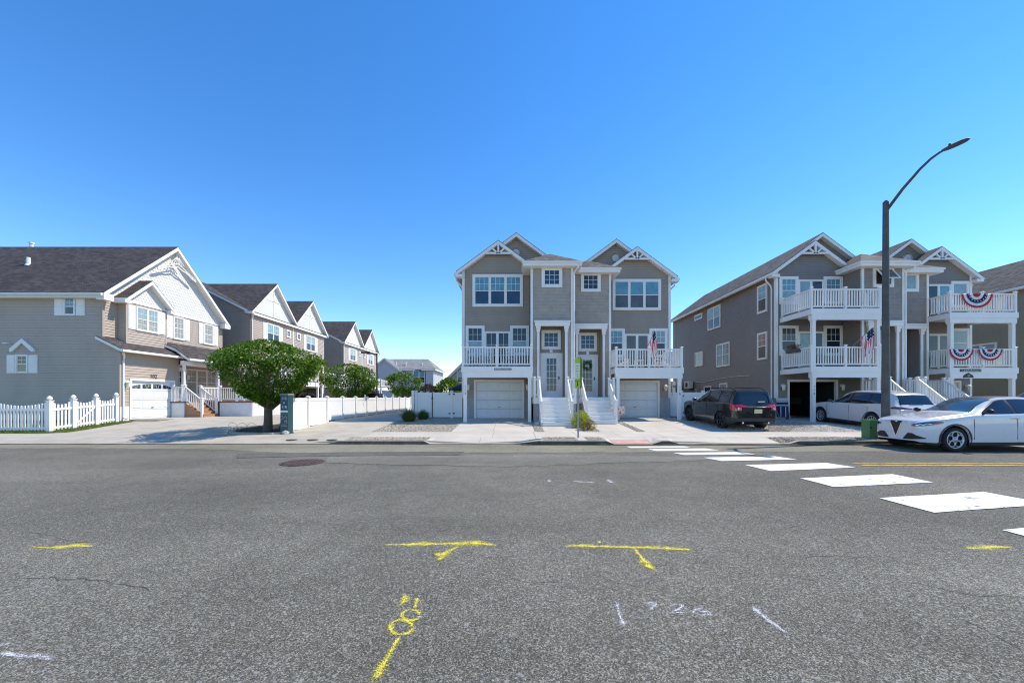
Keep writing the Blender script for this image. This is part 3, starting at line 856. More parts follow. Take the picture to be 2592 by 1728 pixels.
def sloped_rail(parent, a, b, h=.9, sp=.12, m='white'):
    """stair railing from 3D point a (top, tread level) to b (bottom)"""
    A, B = Vector(a), Vector(b); mt = K[m]
    L = math.hypot(B.x - A.x, B.y - A.y)
    d = Vector((B.x - A.x, B.y - A.y, 0)).normalized(); nrm = Vector((-d.y, d.x, 0)) * .035
    for nm, z0, z1 in (('handrail', h - .07, h), ('bottom_rail', .10, .16)):
        pts = [A - nrm + Vector((0, 0, z0)), B - nrm + Vector((0, 0, z0)), B - nrm + Vector((0, 0, z1)), A - nrm + Vector((0, 0, z1))]
        MB().prism(pts, nrm * 2).build(nm, mt, parent)
    n = max(2, int(L / sp))
    for i in range(n):
        p = A.lerp(B, (i + .5) / n)
        bx('baluster', (.042, .042, h - .2), (p.x, p.y, p.z + .14 + (h - .2) / 2), mt, parent)
def steps(parent, x0, x1, y0, y1, z0, z1, n, mt, mr, axis='y', name='stairs'):
    """flight from (low end, z0) up to (high end, z1); n risers. y0/x0 = low end"""
    core = MB()
    run = ((y1 - y0) if axis == 'y' else (x1 - x0)) / n
    rise = (z1 - z0) / n
    root = None
    for i in range(n):
        zt = z0 + rise * (i + 1)
        if axis == 'y':
            ya = y0 + run * i; R_ = (x0, x1, ya + .02, ya + .04, z0 - .1 if i == 0 else zt - rise, zt - .035); T = (x0 - .02, x1 + .02, ya - .035, ya + run + .03, zt - .04, zt)
        else:
            xa = x0 + run * i; lo, hi = sorted((xa, xa + run + .03 * (1 if run > 0 else -1)))
            s = 1 if run > 0 else -1
            ra, rb = sorted((xa + .02 * s, xa + .04 * s))
            R_ = (ra, rb, y0, y1, z0 - .1 if i == 0 else zt - rise, zt - .035); T = (lo, hi, y0 - .02, y1 + .02, zt - .034, zt)
        if root is None: root = MB().box(*R_).build(name, mr, parent)
        else: MB().box(*R_).build('riser', mr, root)
        if i < n - 1: MB().box(*T).build('tread', mt, root)
    # stringers
    for side in (0, 1):
        if axis == 'y':
            xx = x0 - .045 if side == 0 else x1 + .005
            pts = [(xx, y0 + .05, z0 - .1), (xx, y0 + .05, z0 + rise * .6), (xx, y1, z1 - rise * .4), (xx, y1, z0 - .1)]
            MB().prism(pts, (.04, 0, 0)).build('stringer', mr, root)
        else:
            yy = y0 - .045 if side == 0 else y1 + .005
            pts = [(x0, yy, z0 - .1), (x0, yy, z0 + rise * .6), (x1, yy, z1 - rise * .4), (x1, yy, z0 - .1)]
            MB().prism(pts, (0, .04, 0)).build('stringer', mr, root)
    return root
def lantern(parent, loc, rz, m='white'):
    f = MB()
    f.box(-.06, .06, -.03, 0, .18, .34)
    f.tube([(0, -.02, .30), (0, -.10, .34), (0, -.16, .31)], .015, 6)
    f.lathe([(.02, .34), (.11, .27), (.12, .25)], 6, (0, -.16, 0))
    f.lathe([(.05, -.02), (.05, 0), (.09, .02)], 6, (0, -.16, 0))
    o = f.build('wall_lantern', K[m], parent, local=True, loc=tuple(Vector(loc) - WL[parent.name]), rz=rz)
    MB().lathe([(.07, .02), (.10, .25)], 6, (0, -.16, 0)).build('lamp_glass', K['sign_white'], o, local=True)
    return o
def entry_door(parent, loc, rz, w, h, cols=3, rows=5, glass='glass_blue', g0=.17, g1=.93, wreath=False):
    l = tuple(Vector(loc) - WL[parent.name])
    f = MB(); t = .13
    f.box(-w/2, -w/2 + t, -.06, .02, 0, h); f.box(w/2 - t, w/2, -.06, .02, 0, h); f.box(-w/2 + t, w/2 - t, -.058, .02, h - t, h); f.box(-w/2 + t, w/2 - t, -.055, .02, 0, .10)
    o = f.build('door', K['white'], parent, local=True, loc=l, rz=rz)
    iw = w - 2 * t
    MB().box(-iw/2, iw/2, -.03, .0, .101, h - t - .001).build('door_leaf', K['door_white'], o, local=True)
    gw = iw * .58; a, b = .1 + (h - t - .1) * g0, .1 + (h - t - .1) * g1
    MB().box(-gw/2, gw/2, -.040, -.032, a, b).build('pane', K[glass], o, local=True)
    mu = MB()
    for k in range(cols + 1):
        xx = -gw/2 + gw * k / cols; mu.box(xx - .014, xx + .014, -.052, -.041, a, b)
    for k in range(rows + 1):
        zz = a + (b - a) * k / rows; mu.box(-gw/2, gw/2, -.050, -.0415, zz - .014, zz + .014)
    mu.build('muntins', K['door_white'], o, local=True)
    MB().box(iw/2 - .10, iw/2 - .05, -.09, -.03, h * .40, h * .47).build('handle', K['black_metal'], o, local=True)
    if wreath:
        mb = MB()
        for i in range(170):
            an = random.uniform(0, 6.28); r = .20 + random.uniform(-.07, .07)
            p = Vector((math.cos(an) * r, -.07 + random.uniform(-.03, .02), h * .74 + math.sin(an) * r))
            d = Vector((random.uniform(-1, 1), random.uniform(-.6, .2), random.uniform(-1, 1))) * .06
            e = Vector((d.z, 0, -d.x)) * .35
            mb.poly([p - d, p + e, p + d, p - e])
        mb.build('wreath', K['leaf'], o, local=True)
    return o
def sunburst(parent, cx, y, zb, half, rise, axis='x'):
    """king-post gable truss: collar beam, post and two braces"""
    mb = MB(); t = .045
    P = lambda u, z, d: (cx + u, y + d, z) if axis == 'x' else (y + d, cx + u, z)
    def bar(u0, z0, u1, z1, w):
        a = Vector((u0, z0)); b = Vector((u1, z1)); n = Vector((-(b - a).y, (b - a).x)).normalized() * w / 2
        q = [a + n, b + n, b - n, a - n]
        mb.prism([P(p.x, p.y, -t) for p in q], Vector(P(0, 0, t)) - Vector(P(0, 0, -t)))
    bar(-half - .1, zb, half + .1, zb, .10)
    bar(0, zb, 0, zb + rise, .10)
    bar(-.05, zb, -half * .52, zb + rise * .52, .08); bar(.05, zb, half * .52, zb + rise * .52, .08)
    return mb.build('gable_truss', K['white'], parent)
def number(parent, txt, loc, rz, size, m='black', vertical=False):
    l = Vector(loc) - WL[parent.name]
    mb = MB()
    if vertical:
        for k, ch in enumerate(txt):
            t = text_mb(ch, size); d = MB(); d.add([(v[0], -v[2], v[1] - k * size * 1.05) for v in t.v], t.f)
            o = d.build('house_number', K[m], parent, local=True, loc=tuple(l), rz=rz)
        return o
    else:
        t = text_mb(txt, size); mb.add([(v[0], -v[2], v[1]) for v in t.v], t.f)
    return mb.build('house_number', K[m], parent, local=True, loc=tuple(l), rz=rz)

# ------------------------------------------------------------------ the twin houses
def duplex(name, label, X0, Y0, sid, shk, shg, decks, opt, side_windows=(), side_wall=True):
    root = thing(name, label, 'house', (X0 + 6.0, Y0, .45))
    W_ = K['white']
    for sd in (0, 1):
        o = opt[sd]; vo = Y0 + .9 * sd
        ms = 1 if sd == 0 else -1
        x = (lambda u: X0 + u) if sd == 0 else (lambda u: X0 + 12.0 - u)
        def BX(mb, u0, u1, v0, v1, z0, z1): return mb.box(x(u0), x(u1), vo + v0, vo + v1, z0, z1)
        fr = lambda v: (lambda u, z, d: (x(u), vo + v - d, z))
        # bay front wall (siding in courses), strips beside the garage door
        zc = lambda u: 10.32 - .73 * abs(u - 2.0) - .16
        mb = MB()
        siding(mb, [(0, 2.62), (3.78, 2.62), (3.78, zc(3.78)), (2.0, zc(2.0)), (0, zc(0))], fr(0), base=.45)
        siding(mb, [(0, 1.585), (.62, 1.585), (.62, 2.62), (0, 2.62)], fr(0), base=.45)
        siding(mb, [(3.45, 1.585), (3.78, 1.585), (3.78, 2.62), (3.45, 2.62)], fr(0), base=.45)
        mb.build('wall', sid, root)
        zm = lambda u: 11.02 - .73 * abs(u - 3.0) - .16
        mb = siding(MB(), [(1.7, 8.6), (6.0, 8.6), (6.0, zm(6)), (3.0, zm(3)), (1.7, zm(1.7))], fr(.75), base=.45); mb.build('wall', sid, root)
        # outer side wall and rear
        sidef = lambda v, z, d: (x(-d), vo + v, z)
        mb = siding(MB(), [(0, .48), (14.3, .48), (14.3, zc(0)), (0, zc(0))], sidef, base=.45); mb.build('wall', sid, root)
        mb = MB().box(x(.02), x(6.0), vo + 14.2, vo + 14.3, .45, zm(6.0)); mb.poly([(x(0), vo + 14.3, zm(0)), (x(6), vo + 14.3, zm(6)), (x(3), vo + 14.3, zm(3))]); mb.build('wall', sid, root)
        # masonry base beside the garage
        for (ua, ub) in ((.0, .62), (3.45, 3.78)): mb = MB(); BX(mb, ua, ub, -.004, .2, .3, 1.585); mb.build('foundation', o.get('base', K['stucco']), root)
        mb = MB(); BX(mb, -.036, .10, -.036, .13, 1.585, zc(0)); mb.build('corner_board', W_, root)
        # roof slopes
        y0, y1, yr = vo - .3, vo + 14.6, vo + .45
        zt = lambda u: 8.59 + .733 * (u + .36)
        roof(root, [(x(-.36), y0, zt(-.36)), (x(2.0), y0, zt(2.0)), (x(2.0), y1, zt(2.0)), (x(-.36), y1, zt(-.36))], shg)
        roof(root, [(x(2.0), yr, zt(2.0)), (x(3.0), yr, zt(3.0)), (x(3.0), y1, zt(3.0)), (x(2.0), y1, zt(2.0))], shg)
        zr = zt(3.0); roof(root, [(x(3.0), yr, zr), (x(6.0), yr, zr - .733 * 3), (x(6.0), y1, zr - .733 * 3), (x(3.0), y1, zr)], shg)
        zf = zt(2.0); roof(root, [(x(2.0), y0, zf), (x(3.98), y0, zf - .733 * 1.98), (x(3.98), vo + .8, zf - .733 * 1.98), (x(2.0), vo + .8, zf)], shg)
        # eave return, gutter, downpipe
        mb = MB(); BX(mb, -.40, .02, -.31, .04, 8.30, 8.46); mb.build('eave_return', W_, root)
        mb = MB(); BX(mb, -.47, -.365, -.28, 14.55, 8.42, 8.54); mb.build('gutter', W_, root)
        mb = MB().tube([(x(-.42), vo + .25, 8.43), (x(-.40), vo + .27, 8.25), (x(-.10), vo + .30, 7.95), (x(-.06), vo + .30, 7.8), (x(-.06), vo + .30, .5)], .045, 6); mb.build('downpipe', W_, root)
        sunburst(root, x(2.0), vo - .28, 9.62, .62, .50)
        # round gable vent
        MB().lathe([(.27, -.05), (.27, .02), (.20, .02), (.20, -.03)], 20, (x(3.0), vo + .73, 10.02), 'y', cap=False).build('vent_ring', W_, root)
        vb_ = MB()
        for k in range(-3, 4):
            h = math.sqrt(max(0, .2**2 - (k * .055)**2)); vb_.box(x(3.0) - h, x(3.0) + h, vo + .70, vo + .73, 10.02 + k * .055 - .022, 10.02 + k * .055 + .018)
        vb_.build('vent_louvre', K['white_dull'], root)
        # stair tower
        tv = -1.2
        mb = shakes(MB(), 3.76, 6.0, 5.66, 8.52, fr(tv)); shakes(mb, 3.76, 4.22, 1.64, 5.66, fr(tv)); shakes(mb, 5.58, 6.0, 1.64, 5.66, fr(tv)); mb.build('wall', shk, root)
        tw = lambda v, z, d: (x(3.76 - d), vo + v, z)
        siding(MB(), [(tv, .48), (0, .48), (0, 8.52), (tv, 8.52)], tw, base=.45).build('wall', sid, root)
        tw2 = lambda v, z, d: (x(6.0 + d), vo + v, z)
        siding(MB(), [(tv, .48), (.9, .48), (.9, 8.52), (tv, 8.52)], tw2, base=.45).build('wall', sid, root)
        for (a, b) in ((3.745, 3.87), (5.90, 6.015)):
            mb = MB(); BX(mb, a, b, tv - .035, tv + .06, 1.64, 8.50); mb.build('corner_board', W_, root)
        # entry recess with clapboard back wall, cheeks and surround
        siding(MB(), [(4.22, 1.64), (5.58, 1.64), (5.58, 5.66), (4.22, 5.66)], fr(-.45), base=.45).build('wall', sid, root)
        mb = MB(); BX(mb, 4.215, 4.222, tv, -.45, 1.64, 5.66); BX(mb, 5.578, 5.585, tv, -.45, 1.64, 5.66); BX(mb, 4.22, 5.58, tv, -.45, 5.655, 5.665); mb.build('wall', sid, root)
        mb = MB()
        for (a, b) in ((4.09, 4.22), (5.58, 5.71)):
            BX(mb, a, b, tv - .07, tv, 1.64, 5.1); BX(mb, a - .03, b + .03, tv - .10, tv, 5.1, 5.26); BX(mb, a - .06, b + .06, tv - .14, tv, 5.261, 5.40)
        mb.build('pilaster', W_, root)
        mb = MB(); BX(mb, 3.98, 5.82, tv - .16, tv, 5.401, 5.60); BX(mb, 3.94, 5.86, tv - .20, tv, 5.601, 5.68); mb.build('entry_header', W_, root)
        xd = x(4.93)
        win(root, (x(4.91), vo - .45, 4.26), 0, 1.06, 1.06, 1, 'fixed', (3, 3), up='glass_blue', trim=.13)
        bx('keystone', (.16, .06, .16), (x(4.91), vo - .49, 4.16), W_, root)
        entry_door(root, (xd, vo - .45, 1.64), 0, 1.22, 2.42, 3, o.get('door_rows', 5), o.get('door_glass', 'glass_blue'), wreath=o.get('wreath', False), g0=o.get('door_g0', .10))
        if o.get('awning'):
            w_ = win(root, (x(4.88), vo + tv, 7.47), 0, 1.10, 1.06, 1, 'fixed', None, up='dark', trim=.13)
            aw = MB(); s_, c_ = math.sin(R(38)), math.cos(R(38))
            def q(u, t, d): return (u, -.08 - t * s_ * .78 - d, .93 - t * c_ * .78)
            for (u0, u1, t0, t1) in ((-.42, -.36, 0, 1), (.36, .42, 0, 1), (-.36, .36, 0, .07), (-.36, .36, .93, 1)):
                aw.prism([q(u0, t0, 0), q(u1, t0, 0), q(u1, t1, 0), q(u0, t1, 0)], (0, -.04, .02))
            aw.build('sash', W_, w_, local=True)
            MB().prism([q(-.36, .07, .01), (q(.36, .07, .01)), q(.36, .93, .01), q(-.36, .93, .01)], (0, -.006, .003)).build('pane', K['glass_grey'], w_, local=True)
        else:
            win(root, (x(4.88), vo + tv, 7.46), 0, 1.10, 1.07, 1, 'fixed', (3, 3) if o.get('tower_grid', True) else None, up=o.get('tower_glass', 'glass_blue'), trim=.14)
        # tower hip roof
        zb = 8.74 - .05 * sd; ex = (3.34, 6.40 if sd == 0 else 6.0); ey = (vo + tv - .42, vo + 1.6)
        mb = MB(); BX(mb, ex[0], ex[1], tv - .42, 1.6, zb - .26, zb - .001); mb.build('fascia', W_, root)
        mb = MB(); BX(mb, ex[0] - .05, ex[1] + (.05 if sd == 0 else 0), tv - .47, 1.6, zb - .11, zb - .012); mb.build('gutter', W_, root)
        pk = (x(4.88), vo + .1, zb + .98); pk2 = (x(4.88), vo + 1.7, zb + .98)
        b = [(x(ex[0]), ey[0], zb), (x(ex[1]), ey[0], zb), (x(ex[1]), ey[1], zb), (x(ex[0]), ey[1], zb)]
        rb = MB(); rb.poly([b[0], b[1], pk]); rb.poly([b[1], b[2], pk2, pk]); rb.poly([b[3], b[0], pk, pk2]); rb.build('roof', shg, root)
        if sd == 0:
            MB().tube([(x(6.33), vo + tv - .44, zb - .15), (x(6.20), vo + tv - .35, zb - .32), (x(6.06), vo + tv - .05, zb - .5), (x(6.06), vo + tv - .05, 1.7)], .045, 6).build('downpipe', W_, root)
        # windows of the bay
        g = o.get
        if decks == 1 or decks == 0:
            win(root, (x(1.955), vo, 6.705), 0, 2.83, 1.815, 3, 'dh', g('tri_grid', (3, 2)), up=g('tri_up', 'blind'), lo=g('tri_lo', 'glass_blue'), trim=.13)
        lev = [(5.65, 3.95, 5.32, 3.20, 0)] + ([(8.40, 6.85, 8.22, 6.12, 1)] if decks == 2 else [])
        for (wt, wb, st, sb, k) in lev:
            win(root, (x(.69), vo, wb), 0, 1.06, wt - wb, 1, 'dh', g('w_grid', (3, 2)), up=g('w_up%d' % k, 'blind'), lo=g('w_lo%d' % k, 'glass'), trim=.13)
            win(root, (x(3.185), vo, wb), 0, 1.06, wt - wb, 1, 'dh', g('w_grid', (3, 2)), up=g('v_up%d' % k, 'blind'), lo=g('w_lo%d' % k, 'glass'), trim=.13)
            win(root, (x(1.94), vo, sb), 0, 1.44, st - sb, 2, 'slider', g('s_grid', (2, 3)), up=g('s_a%d' % k, 'glass'), lo=g('s_b%d' % k, 'glass_grey'), trim=.07)
        # garage
        gd = garage_door(root, (x(2.035), vo, gz(vo) - .0), 0, 2.83, 2.61 - .45, lift=g('open'))
        if g('open'):
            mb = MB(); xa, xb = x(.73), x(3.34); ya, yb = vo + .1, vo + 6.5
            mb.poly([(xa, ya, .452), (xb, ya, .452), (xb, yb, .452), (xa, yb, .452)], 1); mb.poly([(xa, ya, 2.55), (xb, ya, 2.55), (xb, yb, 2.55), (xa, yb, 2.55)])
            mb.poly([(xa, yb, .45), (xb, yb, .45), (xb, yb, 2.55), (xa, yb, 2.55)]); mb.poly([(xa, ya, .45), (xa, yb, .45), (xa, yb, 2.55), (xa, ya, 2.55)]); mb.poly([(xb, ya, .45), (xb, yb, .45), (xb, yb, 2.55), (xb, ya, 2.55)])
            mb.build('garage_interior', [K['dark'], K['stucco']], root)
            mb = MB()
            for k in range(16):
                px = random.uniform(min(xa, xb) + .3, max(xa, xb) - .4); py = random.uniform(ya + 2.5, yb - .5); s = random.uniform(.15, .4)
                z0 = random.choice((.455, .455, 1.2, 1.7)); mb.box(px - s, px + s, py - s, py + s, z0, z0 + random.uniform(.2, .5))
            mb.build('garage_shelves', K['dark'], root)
        for u in (.31, 3.63): lantern(root, (x(u), vo - .02, 2.02), 0)
        # decks
        fl = [3.185] + ([6.10] if decks == 2 else [])
        if decks == 0: fl = []
        for k, z in enumerate(fl):
            mb = MB(); BX(mb, .22, 3.80, -2.32, -1.202, z - .035, z); BX(mb, .22, 3.745, -1.2, -.08, z - .035, z)
            dk = mb.build('balcony', K['stucco'], root)
            mb = MB(); BX(mb, .20, 3.82, -2.36, -2.325, z - .30, z - .004); BX(mb, .20, .24, -2.325, -.02, z - .30, z - .037); BX(mb, 3.78, 3.82, -2.325, -1.202, z - .30, z - .037); mb.build('fascia', W_, dk)
            mb = MB(); BX(mb, .25, 3.77, -2.31, -.1, z - .10, z - .06); mb.build('soffit', K['soffit'], dk)
            mb = MB(); BX(mb, .26, 3.78, -2.34, -2.10, z - .56, z - .302); mb.build('beam', W_, dk)
            zb0 = gz(vo - 2.2) - .02 if k == 0 else fl[0]
            for (a, b) in ((.31, .48), (3.57, 3.73)):
                mb = MB(); BX(mb, a, b, -2.31, -2.14, zb0, z - .562); BX(mb, a - .02, b + .02, -2.33, -2.12, z - .62, z - .562); mb.build('support_post', W_, dk)
            xA, xM, xB = x(.28), x(2.0), x(3.74)
            rail(dk, (xA, vo - 2.27), (xM, vo - 2.27), z); rail(dk, (xM, vo - 2.27), (xB, vo - 2.27), z, posts=(False, True))
            rail(dk, (xA, vo - 2.2), (xA, vo - .10), z, posts=(False, True))
            rail(dk, (xB, vo - 2.2), (xB, vo - 1.30), z, posts=(False, False))
            if k == 0 and g('num'): number(dk, g('num'), (x(.395 if sd == 0 else .395), vo - 2.325, 2.12), 0, .17, g('num_m', 'grey_plaque'), vertical=True)
        # landing and stairs
        if decks:
            zl = 1.64
            mb = MB(); BX(mb, 3.86, 5.97, -2.42, tv - .08, zl - .05, zl); BX(mb, 4.225, 5.575, tv - .08, -.46, zl - .05, zl); ld = mb.build('landing', K['white_dull'], root)
            mb = MB(); BX(mb, 3.84, 4.15, -2.44, -2.40, zl - .34, zl - .052); BX(mb, 5.56, 5.99, -2.44, -2.40, zl - .34, zl - .052); BX(mb, 3.84, 3.88, -2.40, tv, zl - .34, zl - .052); mb.build('fascia', W_, ld)
            for (ua, ub) in ((3.88, 4.15), (5.56, 5.97)): mb = MB(); BX(mb, ua, ub, -2.38, tv, .2, zl - .342); mb.build('foundation', K['stucco'], ld)
            yb_ = vo - 4.05; z0 = gz(yb_)
            sx0, sx1 = sorted((x(4.17), x(5.54)))
            st = steps(root, sx0, sx1, yb_, vo - 2.38, z0, zl, 7, K['white_dull'], K['white'])
            for (xx, uu) in ((sx0 - .03, 0), (sx1 + .03, 1)):
                rail_post(st, xx, vo - 2.36, zl, .92); rail_post(st, xx, yb_ + .22, z0, 1.08)
                sloped_rail(st, (xx, vo - 2.40, zl), (xx, yb_ + .25, z0 + .19), .92)
            rail(ld, (x(3.90), vo - 2.36), (x(4.10), vo - 2.36), zl, .92, posts=(True, False))
            rail(ld, (x(5.62), vo - 2.36), (x(5.93), vo - 2.36), zl, .92, posts=(False, True))
            rail(ld, (x(3.90), vo - 2.3), (x(3.90), vo + tv - .05), zl, .92, posts=(False, False))
            rail(ld, (x(5.93), vo - 2.3), (x(5.93), vo + tv - .05), zl, .92, posts=(False, False))
    # windows in the left side wall
    for (v0, v1, zb, zt_, n, style, grid_, up, lo) in side_windows:
        win(root, (X0, Y0 + (v0 + v1) / 2, zb), R(-90), v1 - v0, zt_ - zb, n, style, grid_, up=up, lo=lo, trim=.075)
    return root

centre = duplex('duplex_house', 'taupe sided twin house with white balconies and two front stairs', -2.76, 22.4, K['grey_siding'], K['grey_shake'], K['shingle_grey'], 1,
    [dict(num='114', tri_grid=(3, 2), w_up0='glass', w_lo0='blind_pale', v_up0='glass', s_a0='glass', s_b0='glass'),
     dict(num='116', num_m='black', tri_grid=None, tri_up='blind', tri_lo='glass_grey', tower_glass='glass', door_glass='glass', door_rows=5, wreath=True, w_up0='blind_pale', v_up0='blind', s_a0='glass_grey', s_b0='glass_grey', s_grid=None)])
slate = duplex('duplex_house', 'slate grey twin house with double decker white balconies', 14.85, 22.4, K['slate_siding'], K['slate_shake'], K['shingle_grey'], 2,
    [dict(num='118', open=True, awning=True, base=K['stucco_white'], w_up0='glass_grey', v_up0='glass', w_up1='blind', w_lo1='blind_pale', v_up1='blind', s_a0='blind_pale', s_b0='glass', s_a1='blind_pale', s_b1='glass', s_grid=None),
     dict(tower_grid=False, tower_glass='blind_pale', w_grid=None, w_up0='blind_pale', w_lo0='blind_pale', w_up1='blind_pale', s_a1='glass', s_b1='blind', s_grid=None)],
    side_windows=[(.73, 1.63, 6.62, 8.28, 1, 'dh', (2, 2), 'blind_pale', 'glass_grey'), (5.9, 7.7, 6.62, 8.25, 2, 'dh', None, 'blind_pale', 'glass_grey'), (8.6, 9.86, 7.78, 8.22, 1, 'fixed', None, 'glass_grey', 'glass'),
                  (.73, 1.63, 3.85, 5.46, 1, 'dh', (2, 2), 'curtain_red', 'glass_grey'), (4.7, 6.44, 3.78, 5.42, 2, 'dh', (2, 2), 'glass_grey', 'glass'), (8.5, 9.8, 4.08, 5.2, 1, 'fixed', (2, 1), 'curtain', 'glass'),
                  (5.0, 6.0, .6, 2.62, 1, 'fixed', (3, 2), 'glass', 'glass'), (7.2, 8.3, .6, 2.48, 1, 'fixed', None, 'glass', 'glass')])
sage = duplex('duplex_house', 'sage green sided house beyond the bunting balconies', 32.3, 22.4, K['green_siding'], K['green_shake'], K['shingle_grey'], 0, [dict(), dict()],
    side_windows=[(4.1, 5.9, 3.8, 5.3, 2, 'dh', None, 'blind_pale', 'glass_grey'), (1.2, 2.1, 6.6, 8.2, 1, 'dh', None, 'blind_pale', 'glass')])
# fittings on the slate house: air conditioner, cable, plaques
ac = MB().box(14.40, 14.70, 32.4, 33.3, 2.35, 2.95).build('air_conditioner', K['trim_cream'], slate)
MB().lathe([(.21, -.01), (.21, .0)], 18, (14.39, 32.85, 2.65), 'x').build('fan_grille', K['rust'], ac)
MB().box(14.72, 14.86, 32.5, 33.2, 2.25, 2.33).build('bracket', K['black'], ac)
MB().tube([(14.80, 32.2, 2.85), (14.80, 30.5, 2.80), (14.80, 28.5, 2.95), (14.80, 26.0, 3.0), (14.80, 24.8, 2.98)], .02, 5).build('cable', K['soffit'], slate)
MB().box(14.66, 14.84, 31.6, 31.9, 2.0, 2.35).build('utility_meter', K['stucco'], slate)
pq = MB().box(23.55, 24.65, 20.915, 20.935, 2.97, 3.11).build('name_plaque', K['black'], slate)
def worn_letters(parent, x0, x1, y, z0, z1, m):
    """lettering too small to read in the photograph: rows of strokes"""
    mb = MB(); x = x0
    while x < x1:
        h = (z1 - z0) * random.choice((.7, .7, 1.0)); w = random.uniform(.25, .5) * (z1 - z0)
        mb.box(x, x + w * .3, y - .004, y - .001, z0, z0 + h); mb.box(x + w * .3, x + w, y - .004, y - .001, z0 + h * random.choice((0, .4, .8)), z0 + h * .2 + h * random.choice((0, .4, .8)))
        x += w * 1.45 + (w if random.random() < .15 else 0)
    return mb.build('lettering', m, parent)
worn_letters(pq, 23.62, 24.58, 20.914, 3.0, 3.08, K['white'])
pl = MB().prism([(23.72, 20.935, 2.66), (24.28, 20.935, 2.66), (24.24, 20.935, 2.78), (24.1, 20.935, 2.86), (24.0, 20.935, 2.92), (23.9, 20.935, 2.86), (23.76, 20.935, 2.78)], (0, .02, 0)).build('eagle_plaque', K['black'], slate)
MB().lathe([(.07, -.005), (.07, 0)], 12, (24.0, 20.93, 2.76), 'y').build('medallion', K['grey_plaque'], pl)
pq = MB().box(-.90, -.02, 20.02, 20.04, 2.99, 3.09).build('name_plaque', K['grey_plaque'], centre)
worn_letters(pq, -.84, -.08, 20.019, 3.015, 3.065, K['soffit'])
mt_ = MB().box(9.28, 9.42, 22.95, 23.15, 1.75, 2.55).build('utility_meter', K['white_dull'], centre)
MB().lathe([(.07, -.05), (.07, 0)], 12, (9.35, 22.95, 2.25), 'y').build('dial', K['glass_grey'], mt_)
# ------------------------------------------------------------------ tan corner house with the white scalloped gable (number 102)
h102 = thing('corner_house', 'tan sided corner house with white scalloped gable and number 102', 'house', (-26.0, 24.5, .45))
r = h102; W_ = K['white']; tan = K['tan_siding']
XW, XG = -21.0, -20.1          # upper front wall plane, garage front plane
YA, YB, YP = 20.4, 28.8, 24.55  # near wall, far wall, ridge line
XL = -34.0
nearf = lambda X, z, d: (X, YA - d, z)
eastf = lambda P: (lambda Y, z, d: (P + d, Y, z))
ztop = 6.95
mb = siding(MB(), [(XL, .48), (XG, .48), (XG, 4.15), (XW, 4.62), (XW, ztop), (XL, ztop)][:2] + [(XG, 4.1), (XL, 4.1)], nearf, e=.135, base=.45)
siding(mb, [(XL, 4.1), (XW, 4.1), (XW, ztop), (XL, ztop)], nearf, e=.135, base=.45)
siding(mb, [(XW, 4.1), (XG, 4.1), (XW, 4.6)], nearf, e=.135, base=.45)
mb.build('wall', tan, r)
mb = siding(MB(), [(YA, 4.2), (YB, 4.2), (YB, 6.75), (YA, 6.75)], eastf(XW), e=.135, base=.45); mb.build('wall', tan, r)
zroof = lambda Y: 10.86 - .885 * abs(Y - YP)
scallops(MB(), [(YA + .1, 6.80), (YB - .1, 6.80), (YB - .1, zroof(YB) - .12), (YP, zroof(YP) - .2), (YA + .1, zroof(YA) - .12)], eastf(XW + .01), e=.17, w=.21).build('wall', K['scallop'], r)
MB().box(XW, XW + .06, YA + .4, YB - .3, 6.72, 6.80).build('frieze_board', W_, r)
mb = MB().box(XL, XW - .02, YA + .02, YB, .45, 6.7); mb.build('wall', tan, r)
# main roof
ea = .32
A, B = XL - .3, XW + .42
roof(r, [(A, YA - ea, zroof(YA - ea)), (B, YA - ea, zroof(YA - ea)), (B, YP, zroof(YP)), (A, YP, zroof(YP))], K['shingle_dark'], .22)
roof(r, [(A, YP, zroof(YP)), (B, YP, zroof(YP)), (B, YB + ea, zroof(YB + ea)), (A, YB + ea, zroof(YB + ea))], K['shingle_dark'], .22)
MB().box(A, B - .05, YA - ea - .11, YA - ea - .005, zroof(YA - ea) - .15, zroof(YA - ea) - .02).build('gutter', K['trim_cream'], r)
MB().box(A, XW + .1, YA - ea, YA + .02, zroof(YA - ea) - .26, zroof(YA - ea) - .222).build('soffit', K['trim_cream'], r)
for yy in (YA - .05, YB + .05):
    MB().box(XW + .0, XW + .40, yy - .25, yy + .25, zroof(YA) - .62, zroof(YA) - .28).build('eave_return', W_, r)
# cream fretwork in the peak
fw = MB(); Xf = XW + .38
def fbar(y0, z0, y1, z1, w, dx=0):
    a = Vector((y0, z0)); b = Vector((y1, z1)); n = Vector((-(b - a).y, (b - a).x)).normalized() * w / 2
    fw.prism([(Xf + dx, p.x, p.y) for p in (a + n, b + n, b - n, a - n)], (.04, 0, 0))
zp = 10.28
for t in np.linspace(-.62, .62, 7): fbar(YP, zp + .02, YP + t * .75, zp - .62 + abs(t) * .25, .035)
pts = [(YP + s * 1.45, zp - 1.22 + .0) for s in (-1, 1)]
arc = [(YP + t, zp - .66 - .33 * abs(t) ** 1.4 + .03 * math.cos(t * 9)) for t in np.linspace(-1.4, 1.4, 15)]
for p, q in zip(arc, arc[1:]): fbar(p[0], p[1], q[0], q[1], .07)
arc2 = [(YP + t, zp - .42 - .47 * abs(t) ** 1.05) for t in np.linspace(-1.4, 1.4, 15)]
for p, q in zip(arc2, arc2[1:]): fbar(p[0], p[1], q[0], q[1], .05, .004)
for t in (-1.1, -.85, -.6, .6, .85, 1.1): fbar(YP + t, zp - .66 - .33 * abs(t) ** 1.4, YP + t, zp - .42 - .47 * abs(t) ** 1.05, .05, .002)
fw.build('gable_fretwork', K['trim_cream'], r)
